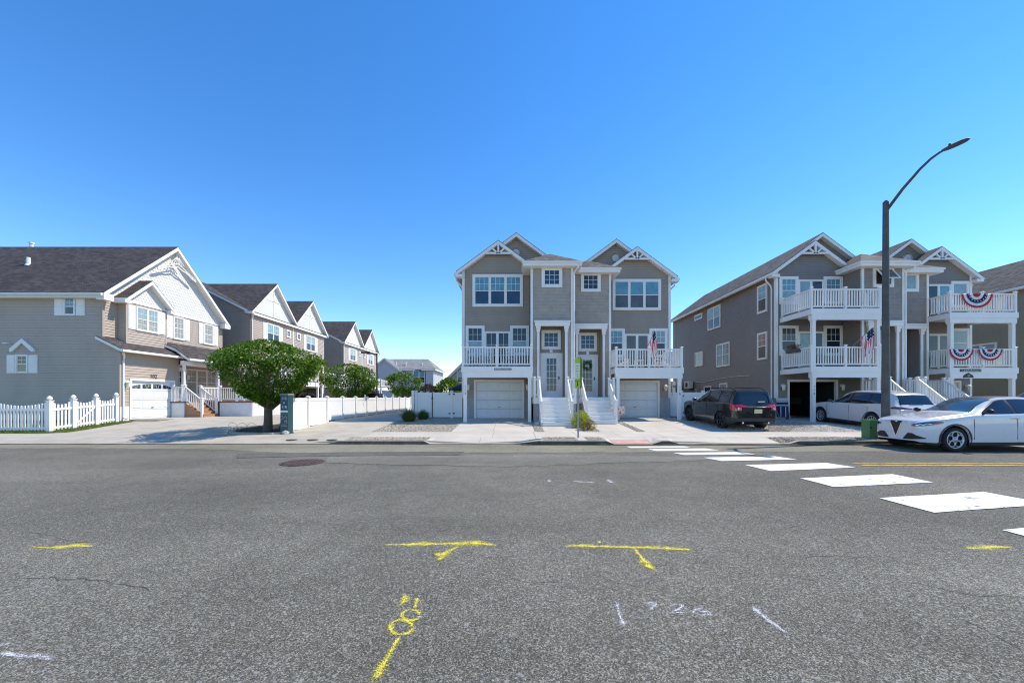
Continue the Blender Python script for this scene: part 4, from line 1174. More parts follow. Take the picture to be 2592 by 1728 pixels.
# projecting bay with its own little gable
XB_ = XW + .45
bf = eastf(XB_)
siding(MB(), [(21.2, 4.35), (23.65, 4.35), (23.65, 6.75), (21.2, 6.75)], bf, e=.135, base=.45).build('wall', tan, r)
siding(MB(), [(XW, 4.4), (XB_, 4.4), (XB_, 6.9), (XW, 6.9)], lambda X, z, d: (X, 21.2 - d, z), e=.135, base=.45).build('wall', tan, r)
siding(MB(), [(XW, 4.4), (XB_, 4.4), (XB_, 6.9), (XW, 6.9)], lambda X, z, d: (X, 23.65 + d, z), e=.135, base=.45).build('wall', tan, r)
zb_ = lambda Y: 8.15 - .88 * abs(Y - 22.42)
scallops(MB(), [(21.25, 6.80), (23.6, 6.80), (23.6, zb_(23.6) - .1), (22.42, zb_(22.42) - .2), (21.25, zb_(21.25) - .1)], eastf(XB_ + .01), e=.14, w=.18).build('wall', K['scallop'], r)
MB().box(XB_, XB_ + .05, 21.2, 23.65, 6.72, 6.80).build('frieze_board', W_, r)
for (a, b) in ((20.95, 22.42), (22.42, 23.90)):
    roof(r, [(XW - .1, a, zb_(a)), (XB_ + .32, a, zb_(a)), (XB_ + .32, b, zb_(b)), (XW - .1, b, zb_(b))], K['shingle_dark'], .2)
for yy in (21.03, 23.82): MB().box(XW + .05, XB_ + .30, yy - .17, yy + .17, 6.60, 6.78).build('eave_return', W_, r)
for (yy) in (21.22, 23.63): MB().box(XB_ - .04, XB_ + .03, yy - .05, yy + .05, 4.35, 6.72).build('corner_board', K['tan_siding'], r)
def ewin(P, y0, y1, zb, zt, n=1, sh=True, up='curtain', lo='curtain', grid_=(3, 2), low=True, tm='white'):
    win(r, (P, (y0 + y1) / 2, zb), R(90), y1 - y0, zt - zb, n, 'dh', grid_, up=up, lo=lo, trim=.07, low_grid=low, tm=tm)
    if sh:
        for yy in (y0 - .23, y1 + .23): shutter(r, (P, yy, zb + .02), R(90), .40, zt - zb - .04)
ewin(XB_, 21.72, 23.12, 5.28, 6.62, 2, up='blind_pale', lo='curtain')
ewin(XW, 24.62, 25.46, 5.24, 6.66, up='curtain', lo='curtain'); ewin(XW, 27.08, 27.95, 5.24, 6.66, up='curtain', lo='curtain')
for yy in (YA + .02, YB - .05): MB().box(XW - .05, XW + .03, yy - .03, yy + .09, 4.6, 6.7).build('corner_board', K['tan_siding'], r)
# windows in the shaded wall
win(r, (-22.62, YA, 5.80), 0, .60, .94, 1, 'dh', (2, 2), up='blind', lo='glass_grey', trim=.06)
for xx in (-23.17, -22.07): shutter(r, (xx, YA, 5.80), 0, .44, .92)
win(r, (-25.05, YA, 2.86), 0, .62, .95, 1, 'dh', (2, 2), up='glass', lo='glass_grey', trim=.06)
for xx in (-25.6, -24.5): shutter(r, (xx, YA, 2.86), 0, .46, .93)
pd = MB()
for s in (-1, 1): pd.prism([(-25.02, YA - .10, 4.63), (-25.02 + s * .62, YA - .10, 4.10), (-25.02 + s * .62, YA - .10, 3.95), (-25.02 + s * .50, YA - .10, 3.95), (-25.02, YA - .10, 4.40)], (0, .12, 0))
pd.build('pediment', W_, r)
MB().box(-25.95, -25.7, YA - .15, YA - .01, 4.35, 4.42).build('flood_light', K['white_dull'], r)
# garage wing
siding(MB(), [(YA, 1.15), (20.90, 1.15), (20.90, 4.0), (YA, 4.0)], eastf(XG), e=.135, base=.45).build('wall', tan, r)
siding(MB(), [(20.90, 2.62), (23.70, 2.62), (23.70, 4.0), (20.90, 4.0)], eastf(XG), e=.135, base=.45).build('wall', tan, r)
siding(MB(), [(23.70, 1.15), (24.0, 1.15), (24.0, 4.0), (23.70, 4.0)], eastf(XG), e=.135, base=.45).build('wall', tan, r)
MB().box(XG - .1, XG + .02, YA - .01, 20.90, .3, 1.15).build('foundation', K['stucco_white'], r); MB().box(XG - .1, XG + .02, 23.70, 24.0, .3, 1.15).build('foundation', K['stucco_white'], r)
MB().box(XG - .06, XG + .03, YA - .03, YA + .06, 1.15, 3.95).build('corner_board', tan, r)
garage_door(r, (XG, 22.30, .45), R(90), 2.80, 2.17, 4, 4, windows=True)
number(r, '102', (XG + .04, 22.30, 2.70), R(90), .30)
lantern(r, (XG + .02, 20.66, 2.15), R(90))
MB().tube([(XG + .25, YA - .05, 3.9), (XG + .12, YA + .12, 3.7), (XG + .06, YA + .14, 3.5), (XG + .06, YA + .14, .6), (XG + .22, YA + .14, .5)], .05, 6).build('downpipe', W_, r)
# skirt roof over the garage and the porch roof
ze, zw = 4.06, 4.72
roof(r, [(XG + .42, YA - .35, ze), (XG + .42, 24.05, ze), (XW, 24.05, zw), (XW, YA - .35, zw)], K['shingle_dark'], .14)
MB().box(XG + .42, XG + .52, YA - .35, 24.05, ze - .12, ze - .01).build('gutter', W_, r)
PX = -18.95
roof(r, [(PX, 24.06, 3.92), (PX, 29.0, 3.92), (XW, 29.0, 4.95), (XW, 23.55, 4.95), (XG + .2, 23.55, 4.50), (PX, 23.3, 3.92)], K['shingle_dark'], .16)
MB().box(PX, PX + .1, 23.3, 29.0, 3.80, 3.91).build('gutter', W_, r)
MB().box(-19.5, -19.3, 23.42, 28.9, 3.52, 3.78).build('porch_beam', W_, r)
MB().poly([(XW, 24.0, 3.60), (PX, 24.0, 3.60), (PX, 29, 3.60), (XW, 29, 3.60)]).build('soffit', K['soffit'], r)
siding(MB(), [(24.0, 1.3), (28.8, 1.3), (28.8, 3.6), (24.0, 3.6)], eastf(XW), e=.135, base=.45).build('wall', tan, r)
siding(MB(), [(XW, .5), (XG, .5), (XG, 4.0), (XW, 4.0)], lambda X, z, d: (X, 24.0 + d, z), e=.135, base=.45).build('wall', tan, r)
# porch deck, columns, railings
dk = MB().box(XW, -19.32, 23.45, 29.0, 1.30, 1.38).build('porch_deck', K['deck_brown'], r)
MB().box(XG + .03, -19.34, 23.47, 24.6, .3, 1.29).build('foundation', K['stucco_white'], dk); MB().box(XW, -19.34, 24.8, 28.9, .3, 1.29).build('foundation', K['stucco_white'], dk)
for yy in (23.56, 26.3, 28.8):
    MB().lathe([(.085, 1.38), (.085, 1.5), (.06, 1.6), (.075, 2.4), (.06, 3.2), (.09, 3.28), (.09, 3.52)], 12, (-19.4, yy, 0)).build('porch_column', W_, dk, smooth=False)
rail(dk, (-20.0, 23.5), (-19.45, 23.5), 1.38, .88, m='white'); rail(dk, (-19.4, 24.85), (-19.4, 26.25), 1.38, .88, posts=(True, False)); 
win(r, (XW, 26.9, 1.75), R(90), 2.7, 1.75, 3, 'dh', (2, 2), up='curtain', lo='curtain', trim=.10, tm='trim_cream')
entry_door(r, (XW, 25.0, 1.38), R(90), 1.05, 2.15, 3, 4, 'glass')
lantern(r, (XW, 25.62, 2.75), R(90), 'trim_cream')
# side deck beyond the steps
dk2 = MB().box(-19.30, -16.2, 24.82, 28.2, 1.30, 1.38).build('side_deck', K['deck_brown'], r)
for b_ in ((-18.25, -17.24, 24.86, 24.9), (-17.23, -16.24, 24.86, 24.9), (-16.26, -16.22, 24.9, 28.2), (-18.25, -18.21, 24.9, 28.2)): MB().box(*b_, .35, 1.295).build('foundation', K['stucco_white'], dk2)
rail(dk2, (-18.22, 24.88), (-17.2, 24.88), 1.38, .86); rail(dk2, (-17.2, 24.88), (-16.26, 24.88), 1.38, .86, posts=(False, True)); rail(dk2, (-16.26, 24.95), (-16.26, 28.1), 1.38, .86, posts=(False, True))
st = steps(r, -18.25, -19.35, 23.62, 24.72, .45, 1.36, 5, K['wood_step'], K['wood_step'], axis='x')
for yy in (23.58, 24.74):
    rail_post(st, -19.36, yy, 1.38, .88); rail_post(st, -18.35, yy, .45, 1.05)
    sloped_rail(st, (-19.32, yy, 1.38), (-18.38, yy, .62), .88)
# roof pipes
MB().lathe([(.10, zroof(YP) - .05), (.10, zroof(YP) + .35), (.13, zroof(YP) + .36), (.13, zroof(YP) + .46)], 10, (-30.1, YP + .4, 0)).build('roof_pipe', K['white_dull'], r)
zz = zroof(22.6)
MB().lathe([(.16, zz - .05), (.10, zz + .05), (.09, zz + .42)], 10, (-27.45, 22.6, 0)).build('roof_pipe', K['white_dull'], r)

# ------------------------------------------------------------------ row houses on the court
def row_house(label, YN, dz=0.0, flag=False):
    X2 = -20.0
    r = thing('row_house', label, 'house', (X2 - 5, YN + 6, .45))
    nf = lambda X, z, d: (X, YN - d, z)
    ef = lambda Y, z, d: (X2 + d, Y, z)
    ev, pk = 8.25, 11.1
    siding(MB(), [(X2 - 12, .48), (X2, .48), (X2, ev), (X2 - 6, ev + 3.0), (X2 - 12, ev)], nf, e=.135, base=.45).build('wall', K['tan_siding'] if False else K['grey_siding'], r)
    siding(MB(), [(YN, .48), (YN + 11.9, .48), (YN + 11.9, ev), (YN, ev)], ef, e=.135, base=.45).build('wall', tan, r)
    MB().box(X2 - 12, X2 - .05, YN + .05, YN + 11.85, .45, ev - .1).build('wall', tan, r)
    # main roof (ridge along the court) and the two street gables
    roof(r, [(X2 + .25, YN - .25, ev - .12), (X2 + .25, YN + 12.1, ev - .12), (X2 - 6, YN + 12.1, ev + 3.0), (X2 - 6, YN - .25, ev + 3.0)], K['shingle_dark'], .18)
    for k in (0, 1):
        yc = YN + 2.95 + 6.0 * k; hw = 3.02
        for s in (-1, 1):
            y_e = yc + s * (hw + (.22 if (s < 0 and k == 0) or (s > 0 and k == 1) else 0))
            ze_ = ev + .12 - (abs(y_e - yc) - hw) * .95
            outer = (s < 0 and k == 0) or (s > 0 and k == 1)
            roof(r, [(X2 + .35, y_e, ze_), (X2 + .35, yc, pk), (X2 - 5.9, yc, pk), (X2 + (.0 if outer else -.35), y_e, ze_)], K['shingle_dark'], .2)
        g = eastg = lambda Y, z, d: (X2 + .02 + d, Y, z)
        siding(MB(), [(yc - 2.85, ev + .02), (yc + 2.85, ev + .02), (yc, pk - .18)], g, e=.16, t=.010, base=.45).build('wall', K['scallop'], r)
        MB().box(X2 + .01, X2 + .05, yc - .06, yc + .06, ev + .05, pk - .5).box(X2 + .01, X2 + .05, yc - 1.2, yc + 1.2, ev + 1.35, ev + 1.45).build('gable_board', W_, r)
        MB().box(X2, X2 + .06, yc - 3.0, yc + 3.0, ev - .08, ev + .02).build('frieze_board', W_, r)
        win(r, (X2, yc + (-.1 if k == 0 else .1), 6.15), R(90), 1.75, 1.55, 2, 'dh', (3, 2), up='blind_pale', lo='glass', trim=.09)
        for s in (-1, 1): shutter(r, (X2, yc + (-.1 if k == 0 else .1) + s * 1.13, 6.17), R(90), .44, 1.5)
        win(r, (X2, yc + (2.15 if k == 0 else -2.15), 6.95), R(90), .62, .66, 1, 'fixed', (2, 2), up='glass', trim=.09)
        win(r, (X2, yc, 3.0), R(90), 2.2, 2.0, 2, 'slider', None, up='glass', lo='glass_grey', trim=.08)
        # deck on posts over the parking bay
        fl = 3.0
        d = MB().box(X2 + .02, X2 + 2.5, yc - 2.7, yc + 2.7, fl - .05, fl).build('balcony', K['deck_brown'], r)
        MB().box(X2 + 2.46, X2 + 2.54, yc - 2.72, yc + 2.72, fl - .45, fl - .06).box(X2 + .03, X2 + 2.45, yc - 2.74, yc - 2.69, fl - .32, fl - .06).box(X2 + .03, X2 + 2.45, yc + 2.69, yc + 2.74, fl - .32, fl - .06).build('fascia', W_, d)
        for yy in (yc - 2.6, yc + 2.6): MB().box(X2 + 2.35, X2 + 2.5, yy - .08, yy + .08, .42, fl - .46).build('support_post', W_, d)
        rail(d, (X2 + 2.42, yc - 2.62), (X2 + 2.42, yc + 2.62), fl, .95, sp=.2); rail(d, (X2 + .2, yc - 2.62), (X2 + 2.35, yc - 2.62), fl, .95, sp=.2, posts=(False, False))
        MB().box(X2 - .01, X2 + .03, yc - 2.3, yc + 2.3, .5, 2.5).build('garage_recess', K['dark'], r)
    MB().tube([(X2 + .3, YN - .1, ev - .15), (X2 + .12, YN + .08, ev - .45), (X2 + .08, YN + .1, ev - .7), (X2 + .08, YN + .1, .6)], .05, 6).build('downpipe', W_, r)
    MB().box(X2 - .25, X2 + .33, YN - .28, YN - .03, ev - .22, ev - .10).build('eave_return', K['trim_cream'], r)
    MB().box(X2 - .03, X2 + .03, YN + 5.9, YN + 6.0, .5, ev).build('corner_board', W_, r)
    return r
row_house('tan row house with twin white gables standing next to the corner house', 30.45)
row_house('tan row house with twin white gables, farthest along the court', 47.1)

# ------------------------------------------------------------------ houses far behind
def far_house(label, X0, X1, Y, depth, zb, zr, wallm, shg, hip=True, windows=()):
    r = thing('distant_house', label, 'house', ((X0 + X1) / 2, Y, .45))
    siding(MB(), [(X0, .48), (X1, .48), (X1, zb), (X0, zb)], lambda X, z, d: (X, Y - d, z), e=.2, base=.45).build('wall', wallm, r)
    MB().box(X0 + .02, X1 - .02, Y + .02, Y + depth, .45, zb - .05).build('wall', wallm, r)
    ym = Y + depth / 2; o = .5; i = (X1 - X0) * .2 if hip else 0
    roof(r, [(X0 - o, Y - o, zb - .1), (X1 + o, Y - o, zb - .1), (X1 - i, ym, zr), (X0 + (0 if hip else 0), ym, zr)], shg, .25)
    roof(r, [(X0, ym, zr), (X1 - i, ym, zr), (X1 + o, Y + depth + o, zb - .1), (X0 - o, Y + depth + o, zb - .1)], shg, .25)
    if hip: roof(r, [(X1 + o, Y - o, zb - .1), (X1 + o, Y + depth + o, zb - .1), (X1 - i, ym, zr)], shg, .25)
    MB().poly([(X0 + .05, Y, zb - .1), (X0 + .05, Y + depth, zb - .1), (X0 + .05, ym, zr - .2)]).build('wall', wallm, r)
    for (xc, zb2, w, h, n, up) in windows: win(r, (xc, Y, zb2), 0, w, h, n, 'dh', None, up=up, lo='glass', trim=.12)
    return r
fh = far_house('pale house with light grey hip roof, farthest behind the fence', -26.5, -15.4, 78.0, 11.0, 7.2, 9.6, K['pale_siding'], K['shingle_light'], True, [(-18.2, 4.3, 2.4, 2.6, 2, 'blind'), (-22.5, 4.3, 1.4, 2.2, 1, 'blind_pale')])
MB().prism([(-28.3, 77.2, .5), (-21.3, 77.2, .5), (-21.3, 77.2, 6.3), (-24.7, 77.2, 8.9), (-28.3, 77.2, 6.3)], (0, .5, 0)).build('gable_wall', K['pale_siding'], fh)
for s_ in (-1, 1): roof(fh, [(-24.7, 76.8, 9.2), (-24.7 + s_ * 3.9, 76.8, 6.2), (-24.7 + s_ * 3.9, 83, 6.2), (-24.7, 83, 9.2)], K['shingle_light'], .25)
for xx, zz in ((-23.2, 8.4), (-21.3, 8.4), (-18.0, 8.2)): MB().lathe([(.14, zz - .8), (.14, zz + .3)], 8, (xx, 79.8, 0)).build('roof_pipe', K['white_dull'], fh)
f2 = thing('distant_house', 'cream gabled house behind the gate and charcoal umbrella', 'house', (-4.2, 44.0, .45))
siding(MB(), [(-6.9, .48), (-1.6, .48), (-1.6, 6.2), (-4.2, 6.2), (-6.9, 3.9)], lambda X, z, d: (X, 44 - d, z), e=.2, base=.45).build('wall', K['cream_siding'], f2)
MB().prism([(-7.2, 43.6, 3.75), (-7.0, 43.6, 3.60), (-4.0, 43.6, 6.6), (-1.0, 43.6, 6.6), (-1.0, 43.6, 6.8), (-4.1, 43.6, 6.8)], (0, 8, 0)).build('roof', K['soffit'], f2)
win(f2, (-5.7, 44, 3.2), 0, .8, 1.4, 1, 'dh', None, up='blind_pale', lo='glass', trim=.1)
f3 = thing('garden_room', 'low cream sun room glimpsed behind the gate between the twin houses', 'sun room', (14.0, 36.0, .45))
MB().box(11.5, 16.5, 36.3, 40, .45, 2.9).build('wall', K['leaf_dull'], f3)
MB().box(11.3, 16.7, 35.7, 40.2, 2.75, 3.05).build('roof', K['trim_cream'], f3)
for i in range(6): MB().box(11.5 + i * .95, 11.62 + i * .95, 35.9, 36.02, .45, 2.75).build('post', K['trim_cream'], f3)

# ------------------------------------------------------------------ white vinyl fences and gates
def privacy_panel(parent, a, b, z0, z1, name='fence_panel'):
    (xa, ya), (xb, yb) = a, b; alongx = abs(xb - xa) > abs(yb - ya)
    mb = MB(); L = math.hypot(xb - xa, yb - ya)
    def bb(t0, t1, th, za, zb):
        p, q = (xa + (xb - xa) * t0, ya + (yb - ya) * t0), (xa + (xb - xa) * t1, ya + (yb - ya) * t1)
        if alongx: mb.box(p[0], q[0], ya - th, ya + th, za, zb)
        else: mb.box(xa - th, xa + th, p[1], q[1], za, zb)
    bb(0, 1, .025, z1 - .14, z1); bb(0, 1, .025, z0 + .05, z0 + .19)
    n = max(2, int(L / .17))
    for i in range(n): bb((i + .015) / n, (i + .985) / n, .011, z0 + .191, z1 - .141)
    bb(0, 1, .008, z0 + .19, z1 - .14)
    return mb.build(name, K['white'], parent)
def fence_post(parent, px, py, z0, z1, s=.065, name='fence_post'):
    mb = MB().box(px - s, px + s, py - s, py + s, z0, z1); q = s + .025
    mb.box(px - q, px + q, py - q, py + q, z1 + .001, z1 + .03)
    mb.add([(px - q, py - q, z1 + .03), (px + q, py - q, z1 + .03), (px + q, py + q, z1 + .03), (px - q, py + q, z1 + .03), (px, py, z1 + .075)], [(0, 1, 4), (1, 2, 4), (2, 3, 4), (3, 0, 4)])
    return mb.build(name, K['white'], parent)
fn = thing('privacy_fence', 'long white vinyl privacy fence running back along the court drive', 'fence', (-9.3, 16.35, gz(16.35)))
yy = [16.4, 18.15, 20.0] + [20.0 + 1.83 * i for i in range(1, 10)]
for i, (a, b) in enumerate(zip(yy, yy[1:])):
    zt_ = 1.60 if i == 0 else 1.60
    privacy_panel(fn, (-9.3, a + .07), (-9.3, b - .07), gz(a) if i < 2 else gz((a + b) / 2), zt_)
for i, a in enumerate(yy): 
    if i: fence_post(fn, -9.3, a, gz(a) - .02, 1.63)
fence_post(fn, -9.3, yy[0], gz(yy[0]) - .02, 1.62)
gt = thing('gate', 'grey-white double gate with black hinges between fence and taupe house', 'gate', (-4.2, 22.45, .45))
for (a, b) in ((-5.36, -4.52), (-4.46, -3.46), (-3.34, -2.80)): privacy_panel(gt, (a, 22.45), (b, 22.45), .46, 1.90, 'gate_leaf')
for px in (-5.55, -5.40, -3.40): fence_post(gt, px, 22.45 + (.0 if px != -5.55 else -.12), .45, 1.95)
for zz in (.72, 1.80): MB().box(-3.56, -3.22, 22.40, 22.42, zz - .035, zz + .035).build('hinge', K['black_metal'], gt)
MB().box(-4.53, -4.45, 22.39, 22.42, 1.52, 1.62).build('latch', K['black_metal'], gt)
MB().box(-4.51, -4.475, 22.42, 22.43, .5, 1.9).build('gap_strip', K['dark'], gt)
yard = thing('privacy_fence', 'white vinyl yard fence running back from the gate post', 'fence', (-5.55, 22.6, .45))
for i in range(7):
    a = 22.55 + i * 1.85; privacy_panel(yard, (-5.55, a + .07), (-5.55, a + 1.78), .46, 1.9); fence_post(yard, -5.55, a + 1.85, .44, 1.95)
g2 = thing('gate', 'white vinyl gate with black hinges behind the black car', 'gate', (12.0, 23.6, .45))
for (a, b) in ((9.36, 9.98), (10.06, 11.26), (11.38, 13.0), (13.14, 14.78)): privacy_panel(g2, (a, 23.6), (b, 23.6), .46, 1.92, 'gate_leaf')
for px in (10.02, 11.32, 13.07): fence_post(g2, px, 23.6, .45, 1.97)
for zz in (.72, 1.72): MB().box(9.86, 10.18, 23.55, 23.57, zz - .035, zz + .035).build('hinge', K['black_metal'], g2)
# scalloped picket fence
pf = thing('picket_fence', 'white scalloped picket fence in front of the tan corner house', 'fence', (-19.2, 16.5, gz(16.5)))
_pk = {}
def picket(px, py, z0, h, alongx):
    k = (round(h, 2), alongx)
    if k not in _pk:
        w, t = .038, .011; mb = MB()
        P = [(-w, 0), (w, 0), (w, h - .03), (w * .6, h - .008), (0, h), (-w * .6, h - .008), (-w, h - .03)]
        mb.prism([(u, -t, z) if alongx else (t, u, z) for u, z in P], (0, 2 * t, 0) if alongx else (-2 * t, 0, 0))
        me = bpy.data.meshes.new('picket'); me.from_pydata(mb.v, [], mb.f); me.materials.append(K['white']); _pk[k] = me
    return link('picket', _pk[k], pf, tuple(Vector((px, py, z0)) - WL[pf.name]))
def ornate_post(px, py, z0, h, s=.075):
    mb = MB().box(px - s, px + s, py - s, py + s, z0, z0 + h)
    mb.box(px - s - .02, px + s + .02, py - s - .02, py + s + .02, z0 + h + .001, z0 + h + .035)
    mb.lathe([(.035, .035), (.045, .05), (.085, .075), (.095, .11), (.08, .16), (.045, .20), (.0, .225)], 12, (px, py, z0 + h))
    return mb.build('fence_post', K['white'], pf)
def picket_run(a, b, z0f, n, dip, gate=False, hmax=1.18):
    (xa, ya), (xb, yb) = a, b; alongx = abs(xb - xa) > abs(yb - ya)
    for i in range(n):
        t = (i + .5) / n; h = hmax - dip * (1 - (2 * t - 1) ** 2)
        px, py = xa + (xb - xa) * t, ya + (yb - ya) * t
        picket(px, py, z0f(py) + .06, round(h, 2), alongx)
    for zr in (.12, .88):
        d = Vector((xb - xa, yb - ya, 0)).normalized(); nr = Vector((-d.y, d.x, 0)) * .028
        A = Vector((xa, ya, z0f(ya) + zr)) - nr; B = Vector((xb, yb, z0f(yb) + zr)) - nr
        off = (nr * 1.0)
        MB().prism([A, B, B + Vector((0, 0, .09)), A + Vector((0, 0, .09))], nr * 2).build('fence_rail', K['white'], pf)
    if gate:
        A = Vector((xa + .04, ya, z0f(ya) + .2)); B = Vector((xb + .04, yb, z0f(yb) + .85))
        MB().prism([A, B, B + Vector((0, 0, .08)), A + Vector((0, 0, .08))], (.03, 0, 0)).build('gate_brace', K['white'], pf)
P0, P1, P2, P3 = (-19.1, 16.45), (-19.33, 17.55), (-19.55, 18.72), (-19.78, 19.9)
zq = gz
for p in (P0, P1, P2, P3): ornate_post(p[0], p[1], gz(p[1]) - .02, 1.30)
picket_run((-21.35, 16.45), (-19.2, 16.45), gz, 15, .14); ornate_post(-21.45, 16.45, gz(16.45) - .02, 1.3); picket_run((-23.7, 16.45), (-21.55, 16.45), gz, 15, .14)
ornate_post(-23.8, 16.45, gz(16.45) - .02, 1.3); picket_run((-26.0, 16.45), (-23.9, 16.45), gz, 15, .14)
picket_run((P0[0], P0[1] + .1), (P1[0], P1[1] - .1), gz, 5, .12); picket_run((P1[0], P1[1] + .1), (P2[0], P2[1] - .1), gz, 6, .12, gate=True); picket_run((P2[0], P2[1] + .1), (P3[0], P3[1] - .1), gz, 6, .12)
# lawn behind and in front of the pickets
lawn_poly = [(-34, 16.05), (-19.6, 15.95), (-18.75, 16.0), (-18.3, 16.35), (-18.45, 17.3), (-18.9, 18.9), (-19.25, 20.3), (-34, 20.3)]
lb = MB()
for a, b in ((15.9, 16.6), (16.6, 20.35)):
    P = clip_band(lawn_poly, a, b)
    lb.poly([(x_, y_, gz(y_) + .012) for x_, y_ in P])
tag(lb.build('lawn', K['soil']), kind='structure')
def blades(name, label, poly, n, hgt, m, cat='grass', lean=.35):
    xs = [p[0] for p in poly]; ys_ = [p[1] for p in poly]
    px = rng.uniform(min(xs), max(xs), n); py = rng.uniform(min(ys_), max(ys_), n); k = inside(poly, px, py); px, py = px[k], py[k]; n = len(px)
    an = rng.uniform(0, 6.28, n); h = hgt * rng.uniform(.5, 1.2, n); w = .006 * rng.uniform(.7, 1.6, n)
    z = np.array([gz(b) for b in py]) + .012
    dx, dy = np.cos(an), np.sin(an); lx, ly = rng.normal(0, lean, n) * h, rng.normal(0, lean, n) * h
    V = np.stack([np.stack([px - dx * w, py - dy * w, z], 1), np.stack([px + dx * w, py + dy * w, z], 1), np.stack([px + lx, py + ly, z + h], 1)], 1).reshape(-1, 3)
    me = bpy.data.meshes.new(name); me.from_pydata(V.tolist(), [], (np.arange(n)[:, None] * 3 + np.arange(3)).tolist()); me.materials.append(m)
    return tag(link(name, me), label, cat, kind='stuff')
blades('grass', 'short green lawn grass around the picket fence', [(-27, 16.05), (-19.6, 15.98), (-18.75, 16.02), (-18.33, 16.37), (-18.48, 17.3), (-18.93, 18.9), (-19.3, 20.3), (-27, 20.3)], 42000, .07, K['grass'])
# ------------------------------------------------------------------ cars
def car_paint(name, col, rough=.25, flake=0.0):
    m, nt, b = nodes(name)
    b.inputs['Base Color'].default_value = rgba(col); b.inputs['Roughness'].default_value = rough; b.inputs['Metallic'].default_value = flake
    b.inputs['Coat Weight'].default_value = .9; b.inputs['Coat Roughness'].default_value = .04
    geo = nn(nt, 'ShaderNodeNewGeometry'); nz = nn(nt, 'ShaderNodeTexNoise', Scale=6.0, Detail=6.0)
    nt.links.new(geo.outputs['Position'], nz.inputs['Vector'])
    rp = nn(nt, 'ShaderNodeValToRGB'); rp.color_ramp.elements[0].color = rgba([c * .93 for c in col]); rp.color_ramp.elements[1].color = rgba([min(1, c * 1.04) for c in col])
    nt.links.new(nz.outputs['Fac'], rp.inputs[0]); nt.links.new(rp.outputs[0], b.inputs['Base Color'])
    return m
K['paint_white'] = car_paint('car_paint_white', (.66, .66, .68))
K['paint_pearl'] = car_paint('car_paint_pearl', (.60, .59, .58))
K['paint_black'] = car_paint('car_paint_black', (.008, .008, .009), .18)
K['paint_silver'] = car_paint('car_paint_silver', (.42, .43, .45), .3, .5)
K['paint_dark'] = car_paint('car_paint_charcoal', (.03, .032, .036), .25)
K['car_glass'] = mat('car_glass', (.012, .016, .020), .03, var=.2, spec=.8, scale=1.5)
K['car_glass_blue'] = mat('car_windscreen', (.035, .075, .10), .03, var=.35, spec=.8, scale=1.2)
K['cladding'] = mat('grey_plastic_cladding', (.028, .028, .030), .6, var=.15)
K['tyre'] = mat('tyre_rubber', (.016, .016, .017), .85, var=.2, scale=20)
K['alloy'] = mat('alloy_rim', (.52, .52, .53), .3, var=.08, metallic=.8)
K['alloy_dark'] = mat('dark_alloy_rim', (.06, .06, .062), .35, var=.1, metallic=.6)
K['tail_red'] = mat('tail_light_red', (.45, .006, .02), .12, var=.15, spec=.7, coat=.8)
K['tail_dark'] = mat('tail_light_dark_red', (.10, .008, .015), .12, var=.15, spec=.7, coat=.8)
K['head_dark'] = mat('head_light_glass', (.03, .035, .045), .05, var=.6, scale=14, spec=.8, coat=.8)
K['chrome'] = mat('chrome', (.7, .7, .7), .12, metallic=1.0, var=.05)
K['plate_yellow'] = mat('pale_yellow_plate', (.62, .56, .30), .5, var=.12, scale=12)
K['amber'] = mat('amber_reflector', (.55, .06, .02), .2)

def pch(pts):
    xs = np.array([p[0] for p in pts], float); yv = np.array([p[1] for p in pts], float)
    h = np.diff(xs); d = np.diff(yv) / h; m = np.zeros(len(xs)); m[0] = d[0]; m[-1] = d[-1]
    for i in range(1, len(xs) - 1): m[i] = 0 if d[i-1] * d[i] <= 0 else 2 / (1 / d[i-1] + 1 / d[i])
    def f(x):
        x = min(max(x, xs[0]), xs[-1]); i = min(len(h) - 1, max(0, int(np.searchsorted(xs, x) - 1))); t = (x - xs[i]) / h[i]
        return (2*t**3 - 3*t*t + 1) * yv[i] + (t**3 - 2*t*t + t) * h[i] * m[i] + (-2*t**3 + 3*t*t) * yv[i+1] + (t**3 - t*t) * h[i] * m[i+1]
    return f
def catmull(P, sub):
    out = []
    for i in range(len(P) - 1):
        a, b, c, d = P[max(i-1, 0)], P[i], P[i+1], P[min(i+2, len(P)-1)]
        for k in range(sub):
            t = k / sub
            out.append(tuple(.5 * (2*b[j] + (c[j]-a[j])*t + (2*a[j]-5*b[j]+4*c[j]-d[j])*t*t + (3*b[j]-a[j]-3*c[j]+d[j])*t**3) for j in (0, 1)))
    out.append(tuple(P[-1])); return out
